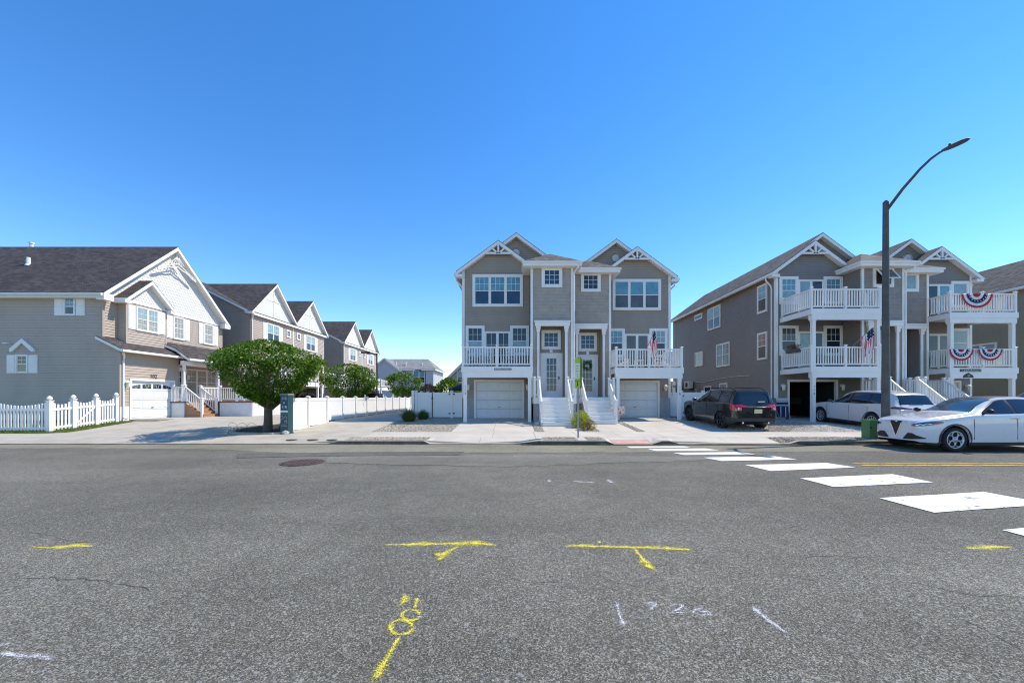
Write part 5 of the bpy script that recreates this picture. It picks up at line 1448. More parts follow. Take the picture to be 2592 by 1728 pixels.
def wheel(parent, x, y, side, rt, rr, style, rim_m):
    s = side
    tw = .118
    pr = [(rr - .01, -tw * .8), (rr + .02, -tw * .97), (rt - .035, -tw), (rt - .01, -tw * .86), (rt, -tw * .6), (rt, tw * .6), (rt - .01, tw * .86), (rt - .035, tw), (rr + .02, tw * .97), (rr - .01, tw * .8)]
    o = MB().lathe(pr, 30, axis='y', cap=False).build('wheel', K['tyre'], parent, local=True, loc=(x, y, rt), smooth=True)
    d = MB().lathe([(rr, s * .02), (rr * .3, s * .035), (.03, s * .035)], 24, axis='y'); d.build('brake_disc', K['cladding'], o, local=True)
    rm = MB().lathe([(rr + .008, s * tw * .72), (rr + .012, s * tw * .9), (rr - .012, s * tw * .93), (rr - .03, s * tw * .6)], 30, axis='y', cap=False)
    yf = s * tw * .72
    if style == 'holes':
        rm.lathe([(.065, yf - s * .02), (.065, yf + s * .02), (.0, yf + s * .022)], 14, axis='y', cap=False)
        for k in range(5):
            a = k * 1.2566 + .31; c = (math.cos(a) * rr * .60, 0, math.sin(a) * rr * .60)
            ring = [(c[0] + math.cos(t) * rr * .33, yf + s * .005, c[2] + math.sin(t) * rr * .33) for t in np.linspace(0, 6.283, 16, endpoint=False)]
            rm.tube(ring, .017, 6, closed=True)
    else:
        rm.lathe([(.06, yf - s * .03), (.06, yf), (.0, yf + s * .002)], 14, axis='y', cap=False)
        n = 5 if style == 'five' else 10
        for k in range(n):
            a = k * 6.2832 / n + .2
            for off in ((-.12, .12) if style == 'five' else (0,)):
                p = [(math.cos(a) * .04, yf - s * .01, math.sin(a) * .04), (math.cos(a + off) * rr * .98, yf + s * .01, math.sin(a + off) * rr * .98)]
                rm.tube(p, [.022, .017], 5)
    rm.build('rim', rim_m, o, local=True, smooth=True)
    return o
def car(name, label, loc, head, P, paint, lab, wheels=True, step=.05, sub=4):
    """lofted body; faces are sorted into parts by lab(s, q, y, z, cap)"""
    L, W = P['L'], P['W']
    root = thing(name, label, 'car', loc, head)
    top, belt = pch(P['top']), pch(P['belt']); wf = pch(P.get('wf', [(0, .80), (.08, .87), (.25, .945), (.6, .99), (1.2, 1.0), (L - .9, 1.0), (L - .3, .965), (L - .08, .92), (L, .86)]))
    bot = pch(P.get('bot', [(0, .30), (.25, .20), (.9, .19), (L - .8, .20), (L - .25, .26), (L, .36)]))
    ws = (P['sf'], P['sr']); RT = P['rt']; RA = P['ra']
    st = set(np.round(np.arange(0, L + 1e-6, step), 4)) | {L, .015, .03, L - .015, L - .03}
    for c in ws:
        for k in np.linspace(-1, 1, 19): st.add(round(c + RA * math.sin(k * math.pi / 2), 4))
        st |= {round(c - RA - .002, 4), round(c + RA + .002, 4)}
    st = sorted(x_ for x_ in st if 0 <= x_ <= L)
    sec = []
    for s in st:
        w = W * wf(s); zt = top(s); zb = min(belt(s), zt - .004); z0 = bot(s)
        za = z0
        for c in ws:
            if abs(s - c) < RA: za = max(za, RT + math.sqrt(RA**2 - (s - c)**2))
        lv = [z0 + .10, z0 + .33 * (zb - z0), z0 + .62 * (zb - z0), zb - .075, zb]
        lv = [max(v, za + .012 * (i + 1)) if i < 4 else v for i, v in enumerate(lv)]
        a = min(1, max(0, (zt - zb) / .30)); wr = P['wr'](s) if callable(P['wr']) else P['wr']
        ye = (.84 * w) * (1 - a) + wr * a; ze = (zb + .55 * (zt - zb)) * (1 - a) + (zt - .075) * a
        c8 = (.955 * w, zb)
        C = [(.955 * w, za), (.985 * w, lv[0]), (w, lv[1]), (w * .998, lv[2]), (.985 * w, lv[3]), c8, ((c8[0] + ye) / 2 + .018 * a, (zb + ze) / 2 + .012 * a), (ye, ze), (ye * .90, (zb + .8 * (zt - zb)) * (1 - a) + (zt - .03) * a), (ye * .5, zt - .008), (0, zt)]
        sec.append([(0, z0), (.68 * w, z0), (.68 * w, za)] + catmull(C, sub))
    n = len(sec[0]); qv = [0, 1, 2] + [3 + k / sub for k in range(10 * sub + 1)]
    parts = {}
    def put(key, quad):
        d = parts.setdefault(key, MB())
        b = len(d.v); d.v += quad; d.f.append(tuple(range(b, b + len(quad)))); d.m.append(0)
    for i in range(len(st) - 1):
        for j in range(n - 1):
            s0, s1 = st[i], st[i + 1]
            p = [sec[i][j], sec[i + 1][j], sec[i + 1][j + 1], sec[i][j + 1]]
            sm = (s0 + s1) / 2; ym = sum(t[0] for t in p) / 4; zm = sum(t[1] for t in p) / 4; q = (qv[j] + qv[j + 1]) / 2
            key = 'underbody' if q < 3 else lab(sm, q, ym, zm, False)
            xs_ = (L/2 - s0, L/2 - s1, L/2 - s1, L/2 - s0)
            put(key, [(xs_[k], p[k][0], p[k][1]) for k in range(4)])
            put(key + '_r' if key == 'clad' else key, [(xs_[k], -p[k][0], p[k][1]) for k in (3, 2, 1, 0)])
    for i, s, fwd in ((0, 0, 1), (len(st) - 1, L, -1)):
        NC = 24
        for j in range(3, n - 1):
            (y0, z0), (y1, z1) = sec[i][j], sec[i][j + 1]
            for k in range(NC):
                t0, t1 = -1 + 2 * k / NC, -1 + 2 * (k + 1) / NC
                q4 = [(L/2 - s, y0 * t0, z0), (L/2 - s, y0 * t1, z0), (L/2 - s, y1 * t1, z1), (L/2 - s, y1 * t0, z1)]
                ym = abs((y0 + y1) / 2 * (t0 + t1) / 2); zm = (z0 + z1) / 2
                put(lab(s, -1, ym, zm, True), q4)
    allv, allf = [], []
    for key, d in parts.items():
        if key != 'underbody':
            b0 = len(allv); allv += d.v; allf += [tuple(i + b0 for i in f) for f in d.f]
    root_bvh[root.name] = (BVHTree.FromPolygons(allv, allf), L)
    for key, d in parts.items():
        nm, mt = P['mats'].get(key, (key, None)); mt = mt or paint
        # weld shared vertices so that smooth shading works
        V = np.round(np.array(d.v), 5); u, inv = np.unique(V, axis=0, return_inverse=True); inv = np.asarray(inv).reshape(-1)
        m = MB(); m.v = [tuple(t) for t in u]
        for f in d.f:
            g = []
            for a in f:
                k = int(inv[a])
                if k not in g: g.append(k)
            if len(g) > 2: m.f.append(tuple(g)); m.m.append(0)
        m.build(nm, mt, root, local=True, smooth=True)
    for c in ws:
        for sgn in (-1, 1):
            wheel(root, L/2 - c, sgn * (W - .125), sgn, RT, P['rr'], P['style'], P['rim'])
    return root
from mathutils.bvhtree import BVHTree
def decal(root, name, m, lower, upper, dirv, nu=26, nv=5, off=.005, mirror=True):
    """a thin panel pressed onto the body: two edge curves in a plane, projected along dirv (local axes)"""
    bvh, L = root_bvh[root.name]
    for g in ((1, -1) if mirror else (1,)):
        d = Vector((dirv[0], dirv[1] * g, dirv[2])).normalized(); mb = MB(); ok = True; last = None
        for i in range(nu + 1):
            a, b = Vector(lower(i / nu)), Vector(upper(i / nu))
            for j in range(nv + 1):
                p = a.lerp(b, j / nv); p = Vector((p.x, p.y * g, p.z))
                h = bvh.ray_cast(p - d * 4, d, 8)
                q = (h[0] - d * off) if h[0] is not None else (last or p)
                last = q; mb.v.append(tuple(q))
        for i in range(nu):
            for j in range(nv):
                k = i * (nv + 1) + j; mb.f.append((k, k + 1, k + nv + 2, k + nv + 1)); mb.m.append(0)
        mb.build(name, m, root, local=True, smooth=True)
root_bvh = {}
def glazing(root, P, panes, s0, s1, ra, rd, up_off=.105, lo_off=.035, frame=True):
    L, W = P['L'], P['W']; top, belt = pch(P['top']), pch(P['belt'])
    def edge(sa, sb, which, pad):
        def f(t):
            s = sa + (sb - sa) * t; z = (belt(s) + lo_off - pad) if which == 0 else (top(s) - up_off + pad)
            return (L / 2 - s, W, z)
        return f
    if frame: decal(root, 'window_surround', K['black'], edge(s0 - .03, s1 + .03, 0, .018), edge(s0 + ra - .02, s1 - rd + .02, 1, .018), (0, -1, 0), 40, 6, .004)
    for (a, b, c, d) in panes: decal(root, 'side_window', K['car_glass'], edge(a, b, 0, 0), edge(c, d, 1, 0), (0, -1, 0), 20, 6, .009)
def arches(root, P, w=.055):
    L, W = P['L'], P['W']
    for c in (P['sf'], P['sr']):
        def ring(r):
            return lambda t: (L / 2 - c + r * math.cos(math.pi * (t * 1.16 - .08)), W, P['rt'] + r * math.sin(math.pi * (t * 1.16 - .08)))
        decal(root, 'arch_cladding', K['cladding'], ring(P['ra'] + .004), ring(P['ra'] + w), (0, -1, 0), 30, 2, .010)
def mirrors(root, P, s, z, m, yo=.0):
    for g in (-1, 1):
        mb = MB(); x0 = P['L'] / 2 - s; y0 = g * (P['W'] * .93)
        mb.ball((x0, y0 + g * .17, z + .07), .1, 12, sq=(.75, 1.15, .72)); mb.tube([(x0, y0 - g * .05, z - .02), (x0, y0 + g * .12, z + .04)], .03, 6)
        mb.build('mirror', m, root, local=True, smooth=True)
def strip_box(root, name, m, x, y, z, dx, dy, dz): return MB().box(x - dx/2, x + dx/2, y - dy/2, y + dy/2, z - dz/2, z + dz/2).build(name, m, root, local=True)
GL = {'glass': ('side_window', K['car_glass']), 'screen': ('windscreen', K['car_glass_blue']), 'rear': ('rear_window', K['car_glass']), 'clad': ('cladding', K['cladding']), 'clad_r': ('cladding', K['cladding']), 'body': ('body', None), 'underbody': ('underbody', K['black']),
      'grille': ('grille', K['black']), 'intake': ('air_intake', K['black']), 'head': ('headlight', K['head_dark']), 'tail': ('tail_light', K['tail_red']), 'pillar': ('pillar_trim', K['black']), 'bumper': ('bumper', K['cladding']), 'roofglass': ('roof_panel', K['black'])}
def common(P, s, q, y, z, cap):
    if not cap and q < 8 and z < P.get('sill', .30) and .5 < s < P['L'] - .5: return 'clad'
    if not cap and q > 10.3 and P['wa'] < s < P['wb_']: return 'screen'
    if not cap and q > 10.3 and P['ra0'] < s < P['ra1']: return 'rear'
    return None

# white crossover parked at the kerb (triangular grille, round-hole wheels)
PA = dict(L=4.69, W=.95, wf=[(0,.66),(.06,.76),(.2,.88),(.45,.96),(.8,.995),(1.3,1.0),(3.8,1.0),(4.4,.965),(4.61,.92),(4.69,.86)], sf=.88, sr=3.70, rt=.365, ra=.415, rr=.255, style='holes', rim=K['alloy'], wr=.60, ring=.055, sill=.30,
    top=[(0,.86),(.05,.92),(.3,1.0),(.9,1.09),(1.38,1.16),(1.52,1.21),(2.2,1.56),(2.6,1.65),(3.1,1.665),(3.7,1.62),(4.1,1.53),(4.3,1.42),(4.5,1.17),(4.62,1.04),(4.69,.94)],
    belt=[(0,.83),(.3,.93),(.9,1.02),(1.5,1.09),(2.5,1.12),(3.6,1.16),(4.2,1.20),(4.5,1.10),(4.69,.89)], ga=1.62, gd=4.12, rake_a=.68, rake_d=.45, pillars=[(2.66,2.76),(3.50,3.56)], wa=1.52, wb_=2.30, ra0=4.12, ra1=4.47, mats=dict(GL))
def labA(s, q, y, z, cap):
    y = abs(y)
    r_ = common(PA, s, q, y, z, cap)
    if r_: return r_
    if z < .27 and s < .6: return 'bumper'
    if not cap and q > 10.6 and 2.30 < s < 3.9: return 'roofglass'
    if s > 4.3 and z < .48: return 'bumper'
    return 'body'
alfa = car('parked_car', 'white crossover with triangular grille and round-hole wheels parked at the kerb', (12.30 + 4.69/2, 12.76, .002), R(180), PA, K['paint_white'], labA, step=.028, sub=7)
glazing(alfa, PA, [(1.70, 2.66, 2.36, 2.64), (2.75, 3.50, 2.73, 3.46), (3.56, 4.06, 3.53, 3.78)], 1.66, 4.12, .66, .30)
arches(alfa, PA, .06)
HL = PA['L'] / 2
decal(alfa, 'grille', K['black'], lambda t: (HL, -.19 + .38 * t, .885 - .475 * (1 - abs(2 * t - 1)) ** 1.0), lambda t: (HL, -.19 + .38 * t, .89), (-1, 0, 0), 24, 8, .006, mirror=False)
decal(alfa, 'grille_frame', K['chrome'], lambda t: (HL, -.21 + .42 * t, .875 - .505 * (1 - abs(2 * t - 1))), lambda t: (HL, -.195 + .39 * t, .885 - .485 * (1 - abs(2 * t - 1))), (-1, 0, 0), 24, 2, .009, mirror=False)
decal(alfa, 'air_intake', K['black'], lambda t: (HL, .24 + .56 * t, .33 + .05 * t * t), lambda t: (HL, .24 + .56 * t, .36 + .17 * min(1, t * 4) * (1 - .75 * max(0, t - .5) / .5)), (-1, 0, 0), 20, 4, .006)
dg = (-.75, -.66, 0)
def hl(t, k):
    y = .44 + .46 * t; x = HL - .06 - .50 * t ** 1.3
    return (x, y, .775 + .105 * t + k * .062 * math.sqrt(max(0, math.sin(math.pi * min(1, t * .9 + .07)))))
decal(alfa, 'headlight', K['head_dark'], lambda t: hl(t, -1), lambda t: hl(t, .8), dg, 24, 5, .006)
decal(alfa, 'daytime_light', K['chrome'], lambda t: hl(.18 + .5 * t, -.3 - .25 * math.sin(t * 15)), lambda t: hl(.18 + .5 * t, -.05 - .25 * math.sin(t * 15)), dg, 24, 1, .010)
decal(alfa, 'indicator', K['amber'], lambda t: hl(.78 + .15 * t, -.35), lambda t: hl(.78 + .15 * t, .35), dg, 6, 1, .010)
decal(alfa, 'tail_light', K['tail_red'], lambda t: (-HL + .3 * t, .55 + .4 * t, .90), lambda t: (-HL + .3 * t, .55 + .4 * t, 1.0), (.7, -.7, 0), 14, 2, .006)
mirrors(alfa, PA, 1.75, 1.14, K['black'])
for g in (-1, 1):
    strip_box(alfa, 'door_handle', K['chrome'], PA['L']/2 - 2.62, g * .955, 1.0, .22, .03, .035); strip_box(alfa, 'door_handle', K['chrome'], PA['L']/2 - 3.45, g * .955, 1.03, .22, .03, .035)
    for sd in (1.42, 2.70, 3.55): strip_box(alfa, 'door_seam', K['cladding'], PA['L']/2 - sd, g * .952, .68, .006, .008, .62)
MB().lathe([(.055, 0), (.05, .012), (0, .014)], 16, (PA['L']/2 - .02, 0, .865), 'x').build('badge', K['chrome'], alfa, local=True)

# pearl white three-row car nose-in under the slate house
PB = dict(L=5.0, W=.985, sf=.95, sr=3.84, rt=.375, ra=.42, rr=.25, style='ten', rim=K['alloy'], wr=.66, ring=.03, sill=.31,
    top=[(0,.86),(.08,.92),(.5,1.02),(1.15,1.11),(1.45,1.18),(2.2,1.60),(2.7,1.70),(3.6,1.705),(4.3,1.66),(4.52,1.60),(4.62,1.52),(4.86,1.16),(4.93,1.08),(5.0,1.0)],
    belt=[(0,.83),(.5,.96),(1.4,1.07),(3.0,1.10),(4.2,1.16),(4.7,1.14),(4.9,1.05),(5.0,.95)], ga=1.60, gd=4.32, rake_a=.72, rake_d=.42, pillars=[(2.62,2.70),(3.60,3.66)], wa=1.5, wb_=2.25, ra0=4.54, ra1=4.85,
    bot=[(0,.30),(.25,.22),(.9,.21),(4.2,.22),(4.75,.30),(5.0,.44)], mats=dict(GL, tail=('tail_light', K['tail_dark'])))
def labB(s, q, y, z, cap):
    y = abs(y)
    r_ = common(PB, s, q, y, z, cap)
    if r_: return r_
    if s > 4.35 and z < .50: return 'bumper'
    return 'body'
pearl = car('parked_car', 'pearl white three-row car parked nose-in beside the open garage', (16.66, 16.25 + 2.5, gz(18.7) - .035), R(90), PB, K['paint_pearl'], labB, step=.04, sub=6)
pearl.rotation_euler = (0, R(-3.0), R(90))
glazing(pearl, PB, [(1.72, 2.60, 2.40, 2.58), (2.69, 3.58, 2.68, 3.55), (3.65, 4.30, 3.63, 4.02)], 1.68, 4.36, .70, .30)
arches(pearl, PB, .03)
HB = PB['L'] / 2
decal(pearl, 'tail_light', K['tail_dark'], lambda t: (-HB + .42 * t ** 2, .36 + .60 * t, 1.00 + .0 * t), lambda t: (-HB + .42 * t ** 2, .36 + .60 * t, 1.035 + .10 * max(0, math.sin(t * 3.0)) * t), (.72, -.69, 0), 20, 3, .006)
decal(pearl, 'grille', K['black'], lambda t: (HB, -.5 + t, .48), lambda t: (HB, -.5 + t, .80), (-1, 0, 0), 10, 3, .006, mirror=False)
mirrors(pearl, PB, 1.68, 1.09, K['glass_blue'])
strip_box(pearl, 'plate', K['plate_yellow'], -2.50, -.02, .93, .02, .34, .17)
strip_box(pearl, 'wiper', K['black'], -2.33, .05, 1.20, .05, .55, .03)
for g in (-1, 1):
    for sd in (2.55, 3.45): strip_box(pearl, 'door_handle', K['paint_pearl'], 2.5 - sd, g * .985, 1.0, .22, .03, .035)
    for sd in (1.38, 2.66, 3.62): strip_box(pearl, 'door_seam', K['cladding'], 2.5 - sd, g * .984, .70, .008, .012, .66)

# black three-row car on the gravel
PC = dict(L=4.92, W=.975, sf=.90, sr=3.86, rt=.385, ra=.435, rr=.27, style='five', rim=K['alloy_dark'], wr=.68, ring=.05, sill=.34,
    top=[(0,.94),(.06,1.01),(.5,1.10),(1.15,1.17),(1.42,1.24),(2.05,1.64),(2.5,1.755),(3.6,1.785),(4.4,1.76),(4.60,1.73),(4.66,1.66),(4.80,1.24),(4.86,1.13),(4.92,1.06)],
    belt=[(0,.92),(.5,1.04),(1.4,1.13),(3.0,1.16),(4.3,1.20),(4.70,1.20),(4.84,1.10),(4.92,1.0)], ga=1.60, gd=4.48, rake_a=.66, rake_d=.14, pillars=[(2.55,2.65),(3.56,3.66)], wa=1.45, wb_=2.12, ra0=4.61, ra1=4.80,
    bot=[(0,.32),(.25,.24),(.9,.23),(4.1,.24),(4.65,.32),(4.92,.46)], mats=dict(GL))
def labC(s, q, y, z, cap):
    y = abs(y)
    r_ = common(PC, s, q, y, z, cap)
    if r_: return r_
    if s > 4.3 and z < .60: return 'bumper'
    return 'body'
blk = car('parked_car', 'black three-row car with red tail lights parked on the gravel', (10.22, 19.25, gz(19.2) - .04), R(91.5), PC, K['paint_black'], labC, step=.04, sub=6)
blk.rotation_euler = (0, R(-3.0), R(91.5))
glazing(blk, PC, [(1.66, 2.54, 2.30, 2.52), (2.66, 3.55, 2.65, 3.53), (3.67, 4.42, 3.66, 4.34)], 1.62, 4.46, .66, .10)
arches(blk, PC, .055)
HC = PC['L'] / 2
decal(blk, 'tail_light', K['tail_red'], lambda t: (-HC + .34 * t, .62 + .35 * t, .90 + .02 * t), lambda t: (-HC + .34 * t, .62 + .35 * t, 1.15 + .01 * t), (.72, -.69, 0), 14, 4, .006)
decal(blk, 'tail_light_bar', K['tail_red'], lambda t: (-HC, .40 + .26 * t, 1.06), lambda t: (-HC, .40 + .26 * t, 1.12), (1, 0, .0), 8, 1, .006)
decal(blk, 'reverse_light', K['chrome'], lambda t: (-HC + .05 * t, .64 + .10 * t, .92), lambda t: (-HC + .05 * t, .64 + .10 * t, 1.02), (.72, -.69, 0), 4, 2, .010)
decal(blk, 'grille', K['black'], lambda t: (HC, -.6 + 1.2 * t, .5), lambda t: (HC, -.6 + 1.2 * t, .86), (-1, 0, 0), 10, 3, .006, mirror=False)
mirrors(blk, PC, 1.70, 1.14, K['paint_black'])
strip_box(blk, 'plate', K['plate_yellow'], -2.478, -.06, .88, .02, .33, .17); strip_box(blk, 'plate_frame', K['black'], -2.468, -.06, .88, .02, .37, .21)
strip_box(blk, 'wiper', K['chrome'], -2.36, -.25, 1.28, .05, .30, .03)
for g in (-1, 1):
    MB().tube([(.45, g * .66, 1.68), (.2, g * .67, 1.80), (-1.75, g * .66, 1.82), (-2.0, g * .65, 1.73)], .022, 6).build('roof_rail', K['black'], blk, local=True)
    strip_box(blk, 'reflector', K['tail_red'], -2.42, g * .66, .58, .08, .26, .04)
    for sd in (2.5, 3.42): strip_box(blk, 'door_handle', K['paint_black'], 2.46 - sd, g * .975, 1.06, .22, .03, .035)
    for sd in (1.38, 2.66, 3.66): strip_box(blk, 'door_seam', K['cladding'], 2.46 - sd, g * .974, .75, .008, .012, .66)
    MB().tube([(-2.2, g * .55, .40), (-2.44, g * .55, .39)], .04, 8).build('exhaust_pipe', K['chrome'], blk, local=True)

# silver van at the edge of the frame, and the cars in the court bays
PD = dict(PB, L=4.9, top=[(0,.90),(.1,.98),(.6,1.10),(.95,1.18),(1.9,1.66),(2.4,1.74),(4.3,1.72),(4.6,1.64),(4.8,1.2),(4.9,1.0)], belt=[(0,.86),(.5,1.0),(1.4,1.08),(3.0,1.10),(4.2,1.14),(4.75,1.10),(4.9,.9)], ga=1.05, gd=4.3, rake_a=.8, wa=1.0, wb_=1.95, ra0=4.6, ra1=4.78, rim=K['alloy'], mats=dict(GL))
def labD(s, q, y, z, cap):
    r_ = common(PD, s, q, abs(y), z, cap)
    return r_ or 'body'
van = car('parked_car', 'silver van parked behind the white crossover', (22.15 + 2.45, 18.0, gz(18.0)), R(180), PD, K['paint_silver'], labD, step=.1, sub=2)
mirrors(van, PD, 1.25, 1.1, K['paint_silver'])
def plain_glass(o, P, tl=(.9, 1.1)):
    glazing(o, P, [(P['ga'] + .1, 2.45, P['ga'] + .85, 2.43), (2.55, 3.4, 2.54, 3.36), (3.46, P['gd'] - .1, 3.44, P['gd'] - .42)], P['ga'] + .05, P['gd'], .78, .34)
    h = P['L'] / 2
    decal(o, 'tail_light', K['tail_red'], lambda t: (-h + .2 * t, .55 + .35 * t, tl[0]), lambda t: (-h + .2 * t, .55 + .35 * t, tl[1]), (.72, -.69, 0), 8, 2, .006)
    decal(o, 'headlight', K['head_dark'], lambda t: (h - .3 * t, .5 + .4 * t, P['belt'][0][1] - .13), lambda t: (h - .3 * t, .5 + .4 * t, P['belt'][0][1] - .03), (-.75, -.66, 0), 8, 2, .006)
plain_glass(van, PD)
PE = dict(PA, L=4.75, W=.92, top=[(0,.68),(.1,.74),(.7,.86),(1.35,.94),(1.5,.99),(2.2,1.36),(2.7,1.44),(3.2,1.40),(3.9,1.12),(4.1,1.06),(4.6,1.02),(4.75,.92)], belt=[(0,.66),(.5,.76),(1.4,.88),(3.0,.93),(4.1,.97),(4.6,.96),(4.75,.86)], ga=1.55, gd=3.95, rake_a=.6, rake_d=.5, wa=1.48, wb_=2.2, ra0=3.25, ra1=3.95, ring=0, rt=.33, ra=.37, rr=.22, style='ten', sr=3.75, mats=dict(GL))
def labE(s, q, y, z, cap):
    return common(PE, s, q, abs(y), z, cap) or 'body'
c_ = car('parked_car', 'silver sedan parked under the row house deck behind the tree trunk', (-20.4, 32.2, .45), R(180), PE, K['paint_silver'], labE, step=.1, sub=2); plain_glass(c_, dict(PE, ga=1.5), (.76, .9))
c_ = car('parked_car', 'charcoal car parked in the bay above the fence, nearest the flag', (-18.9, 37.6, .45), R(0), PD, K['paint_dark'], labD, step=.12, sub=2); plain_glass(c_, PD)
c_ = car('parked_car', 'charcoal car parked in the farthest row house bay', (-19.0, 52.6, .45), R(180), PD, K['paint_dark'], labD, step=.12, sub=2); plain_glass(c_, PD)
# ------------------------------------------------------------------ vegetation
def leaf_mesh(name, pos, size, m, parent, droop=.6, width=.42, outward=None, local=True):
    n = len(pos)
    d = rng.normal(0, 1, (n, 3)); d[:, 2] -= droop
    if outward is not None: d += outward * 1.1
    d /= np.linalg.norm(d, axis=1)[:, None]
    up = rng.normal(0, 1, (n, 3)) * .6 + np.array([0, 0, 1.0])
    sd = np.cross(d, up); sd /= (np.linalg.norm(sd, axis=1)[:, None] + 1e-9)
    nm = np.cross(sd, d)
    L = (size * rng.uniform(.65, 1.25, n))[:, None]; Wd = L * width
    a = pos - d * L * .5; b = pos + d * L * .5
    l = pos + sd * Wd * .5 + nm * Wd * .16 - d * L * .05; r_ = pos - sd * Wd * .5 + nm * Wd * .16 - d * L * .05
    V = np.stack([a, l, b, r_], 1).reshape(-1, 3)
    idx = np.arange(n)[:, None] * 4
    Fc = np.concatenate([idx + np.array([[0, 1, 2]]), idx + np.array([[0, 2, 3]])], 0)
    me = bpy.data.meshes.new(name); me.from_pydata(V.tolist(), [], Fc.tolist()); me.materials.append(m)
    return link(name, me, parent)
def crown_points(n, prof, lumps=34, shell=.70, cl=.24):
    """points in a lumpy crown of revolution; prof = [(z, r)]"""
    f = pch(prof); z0, z1 = prof[0][0], prof[-1][0]
    C = []
    while len(C) < lumps:
        z = rng.uniform(z0, z1); rr = f(z)
        if rng.uniform() < rr / max(p[1] for p in prof) + .1:
            a = rng.uniform(0, 6.283); k = rng.uniform(.66, 1.06); C.append((rr * k * math.cos(a), rr * k * math.sin(a), z))
    C = np.array(C)
    n1 = int(n * .62); c = C[rng.integers(0, len(C), n1)] + rng.normal(0, cl, (n1, 3)) * np.array([1, 1, .62])
    n2 = n - n1; zz = rng.uniform(z0, z1, n2); a = rng.uniform(0, 6.283, n2); k = np.sqrt(rng.uniform(shell**2, 1, n2)); rr = np.array([f(t) for t in zz]) * k
    s = np.stack([rr * np.cos(a), rr * np.sin(a), zz], 1)
    P = np.concatenate([c, s], 0)
    R_ = np.hypot(P[:, 0], P[:, 1]); ang = np.arctan2(P[:, 1], P[:, 0])
    lim = np.array([f(t) for t in P[:, 2]]) * (1.0 + .07 * np.sin(ang * 5 + P[:, 2] * 4) + .05 * np.sin(ang * 9 + 1.7))
    keep = (R_ < lim * (1.02 + .18 * rng.random(len(P)) ** 2)) & (P[:, 2] > z0 - .05) & (P[:, 2] < z1 + .10)
    return P[keep], C
def tree(name, label, x, y, prof, n, leaf, trunk_h, tr, group, limbs=9):
    z0 = gz(y) - .02
    t = thing(name, label, 'tree', (x, y, z0), 0, group)
    P, C = crown_points(n, prof)
    out = P.copy(); out[:, 2] -= .5 * (prof[0][0] + prof[-1][0]); out /= (np.linalg.norm(out, axis=1)[:, None] + 1e-6)
    leaf_mesh('crown', P, leaf, K['leaf'], t, outward=out)
    mb = MB(); H = trunk_h
    mb.tube([(0, 0, -.05), (.01, 0, .06), (.02, .01, H * .4), (.03, 0, H * .75), (.05, 0, H)], [tr * 1.5, tr * 1.15, tr, tr * .95, tr * 1.05], 12)
    lb = MB()
    sel = C[np.argsort(-np.hypot(C[:, 0], C[:, 1]))][:limbs]
    for c in sel:
        a = Vector((.04 + c[0] * .03, c[1] * .03, H * random.uniform(.72, 1.0))); e = Vector(c) * .93
        m1 = a.lerp(e, .35) + Vector((random.uniform(-.1, .1), random.uniform(-.1, .1), -.05)); m2 = a.lerp(e, .7) + Vector((0, 0, .05))
        lb.tube([a, m1, m2, e], [tr * .55, tr * .36, tr * .22, .012], 7)
        for q in range(2):
            b = m1.lerp(e, random.uniform(.1, .7)); f = b + Vector((random.uniform(-.5, .5), random.uniform(-.5, .5), random.uniform(.1, .6)))
            lb.tube([b, f], [tr * .16, .008], 5)
    tk = mb.build('trunk', K['bark'], t, local=True, smooth=True); lb.build('limbs', K['bark'], tk, local=True, smooth=True)
    return t
prof1 = [(1.08, .15), (1.5, .85), (2.0, 1.45), (2.5, 1.98), (2.95, 2.18), (3.25, 1.88), (3.55, 1.25), (3.84, .3)]
tree('broadleaf_tree', 'large round-crowned tree on thick trunk beside the dark teal post', -10.28, 16.75, prof1, 17000, .155, 1.25, .165, 'trimmed trees along the court fence', 11)
prof2 = [(.85, .3), (1.4, 1.05), (2.0, 1.65), (2.5, 1.78), (2.95, 1.4), (3.3, .4)]
tree('broadleaf_tree', 'middle-sized trimmed tree behind the long white fence beside black lamp post', -10.35, 25.4, prof2, 8000, .175, 1.0, .12, 'trimmed trees along the court fence', 8)
prof3 = [(.7, .2), (1.3, .7), (2.0, 1.45), (2.7, 1.72), (3.2, 1.35), (3.6, .35)]
tree('broadleaf_tree', 'small heart-shaped tree behind the far end of the white fence', -10.35, 38.0, prof3, 5200, .21, .9, .12, 'trimmed trees along the court fence', 7)
def shrub(name, label, x, y, r, h, m, n, leaf, group=None, lumpy=8, zc=.0):
    t = thing(name, label, 'shrub', (x, y, gz(y)), 0, group)
    prof = [(.02, r * .7), (h * .25, r * .97), (h * .5, r), (h * .78, r * .75), (h, r * .15)]
    P, C = crown_points(n, prof, lumpy, .6, r * .25)
    out = P - np.array([0, 0, h * .45]); out /= (np.linalg.norm(out, axis=1)[:, None] + 1e-6)
    leaf_mesh('foliage', P, leaf, m, t, droop=-.2, outward=out)
    sb = MB()
    for k in range(6):
        a = k * 1.05; sb.tube([(0, 0, -.03), (math.cos(a) * r * .4, math.sin(a) * r * .4, h * .6)], [.02, .008], 5)
    sb.build('stem', K['bark'], t, local=True)
    return t
shrub('round_shrub', 'round lime green shrub behind the sign post', 3.12, 18.1, .43, .76, K['leaf_lime'], 3600, .06)
shrub('round_shrub', 'low bronze and yellow shrub in front of the right steps', 3.30, 17.2, .37, .46, K['leaf_varieg'], 2200, .055)
shrub('bush', 'dull brownish bush over the gate latch', -8.6, 41.0, 1.5, 2.5, K['leaf_dull'], 6000, .22)
shrub('bush', 'bright green bush next to the charcoal umbrella', -6.6, 41.5, 1.7, 3.2, K['leaf'], 7500, .24)
shrub('bush', 'dark green bush behind the gate of the slate house', 13.2, 34.0, 1.4, 2.3, K['leaf'], 1800, .16)
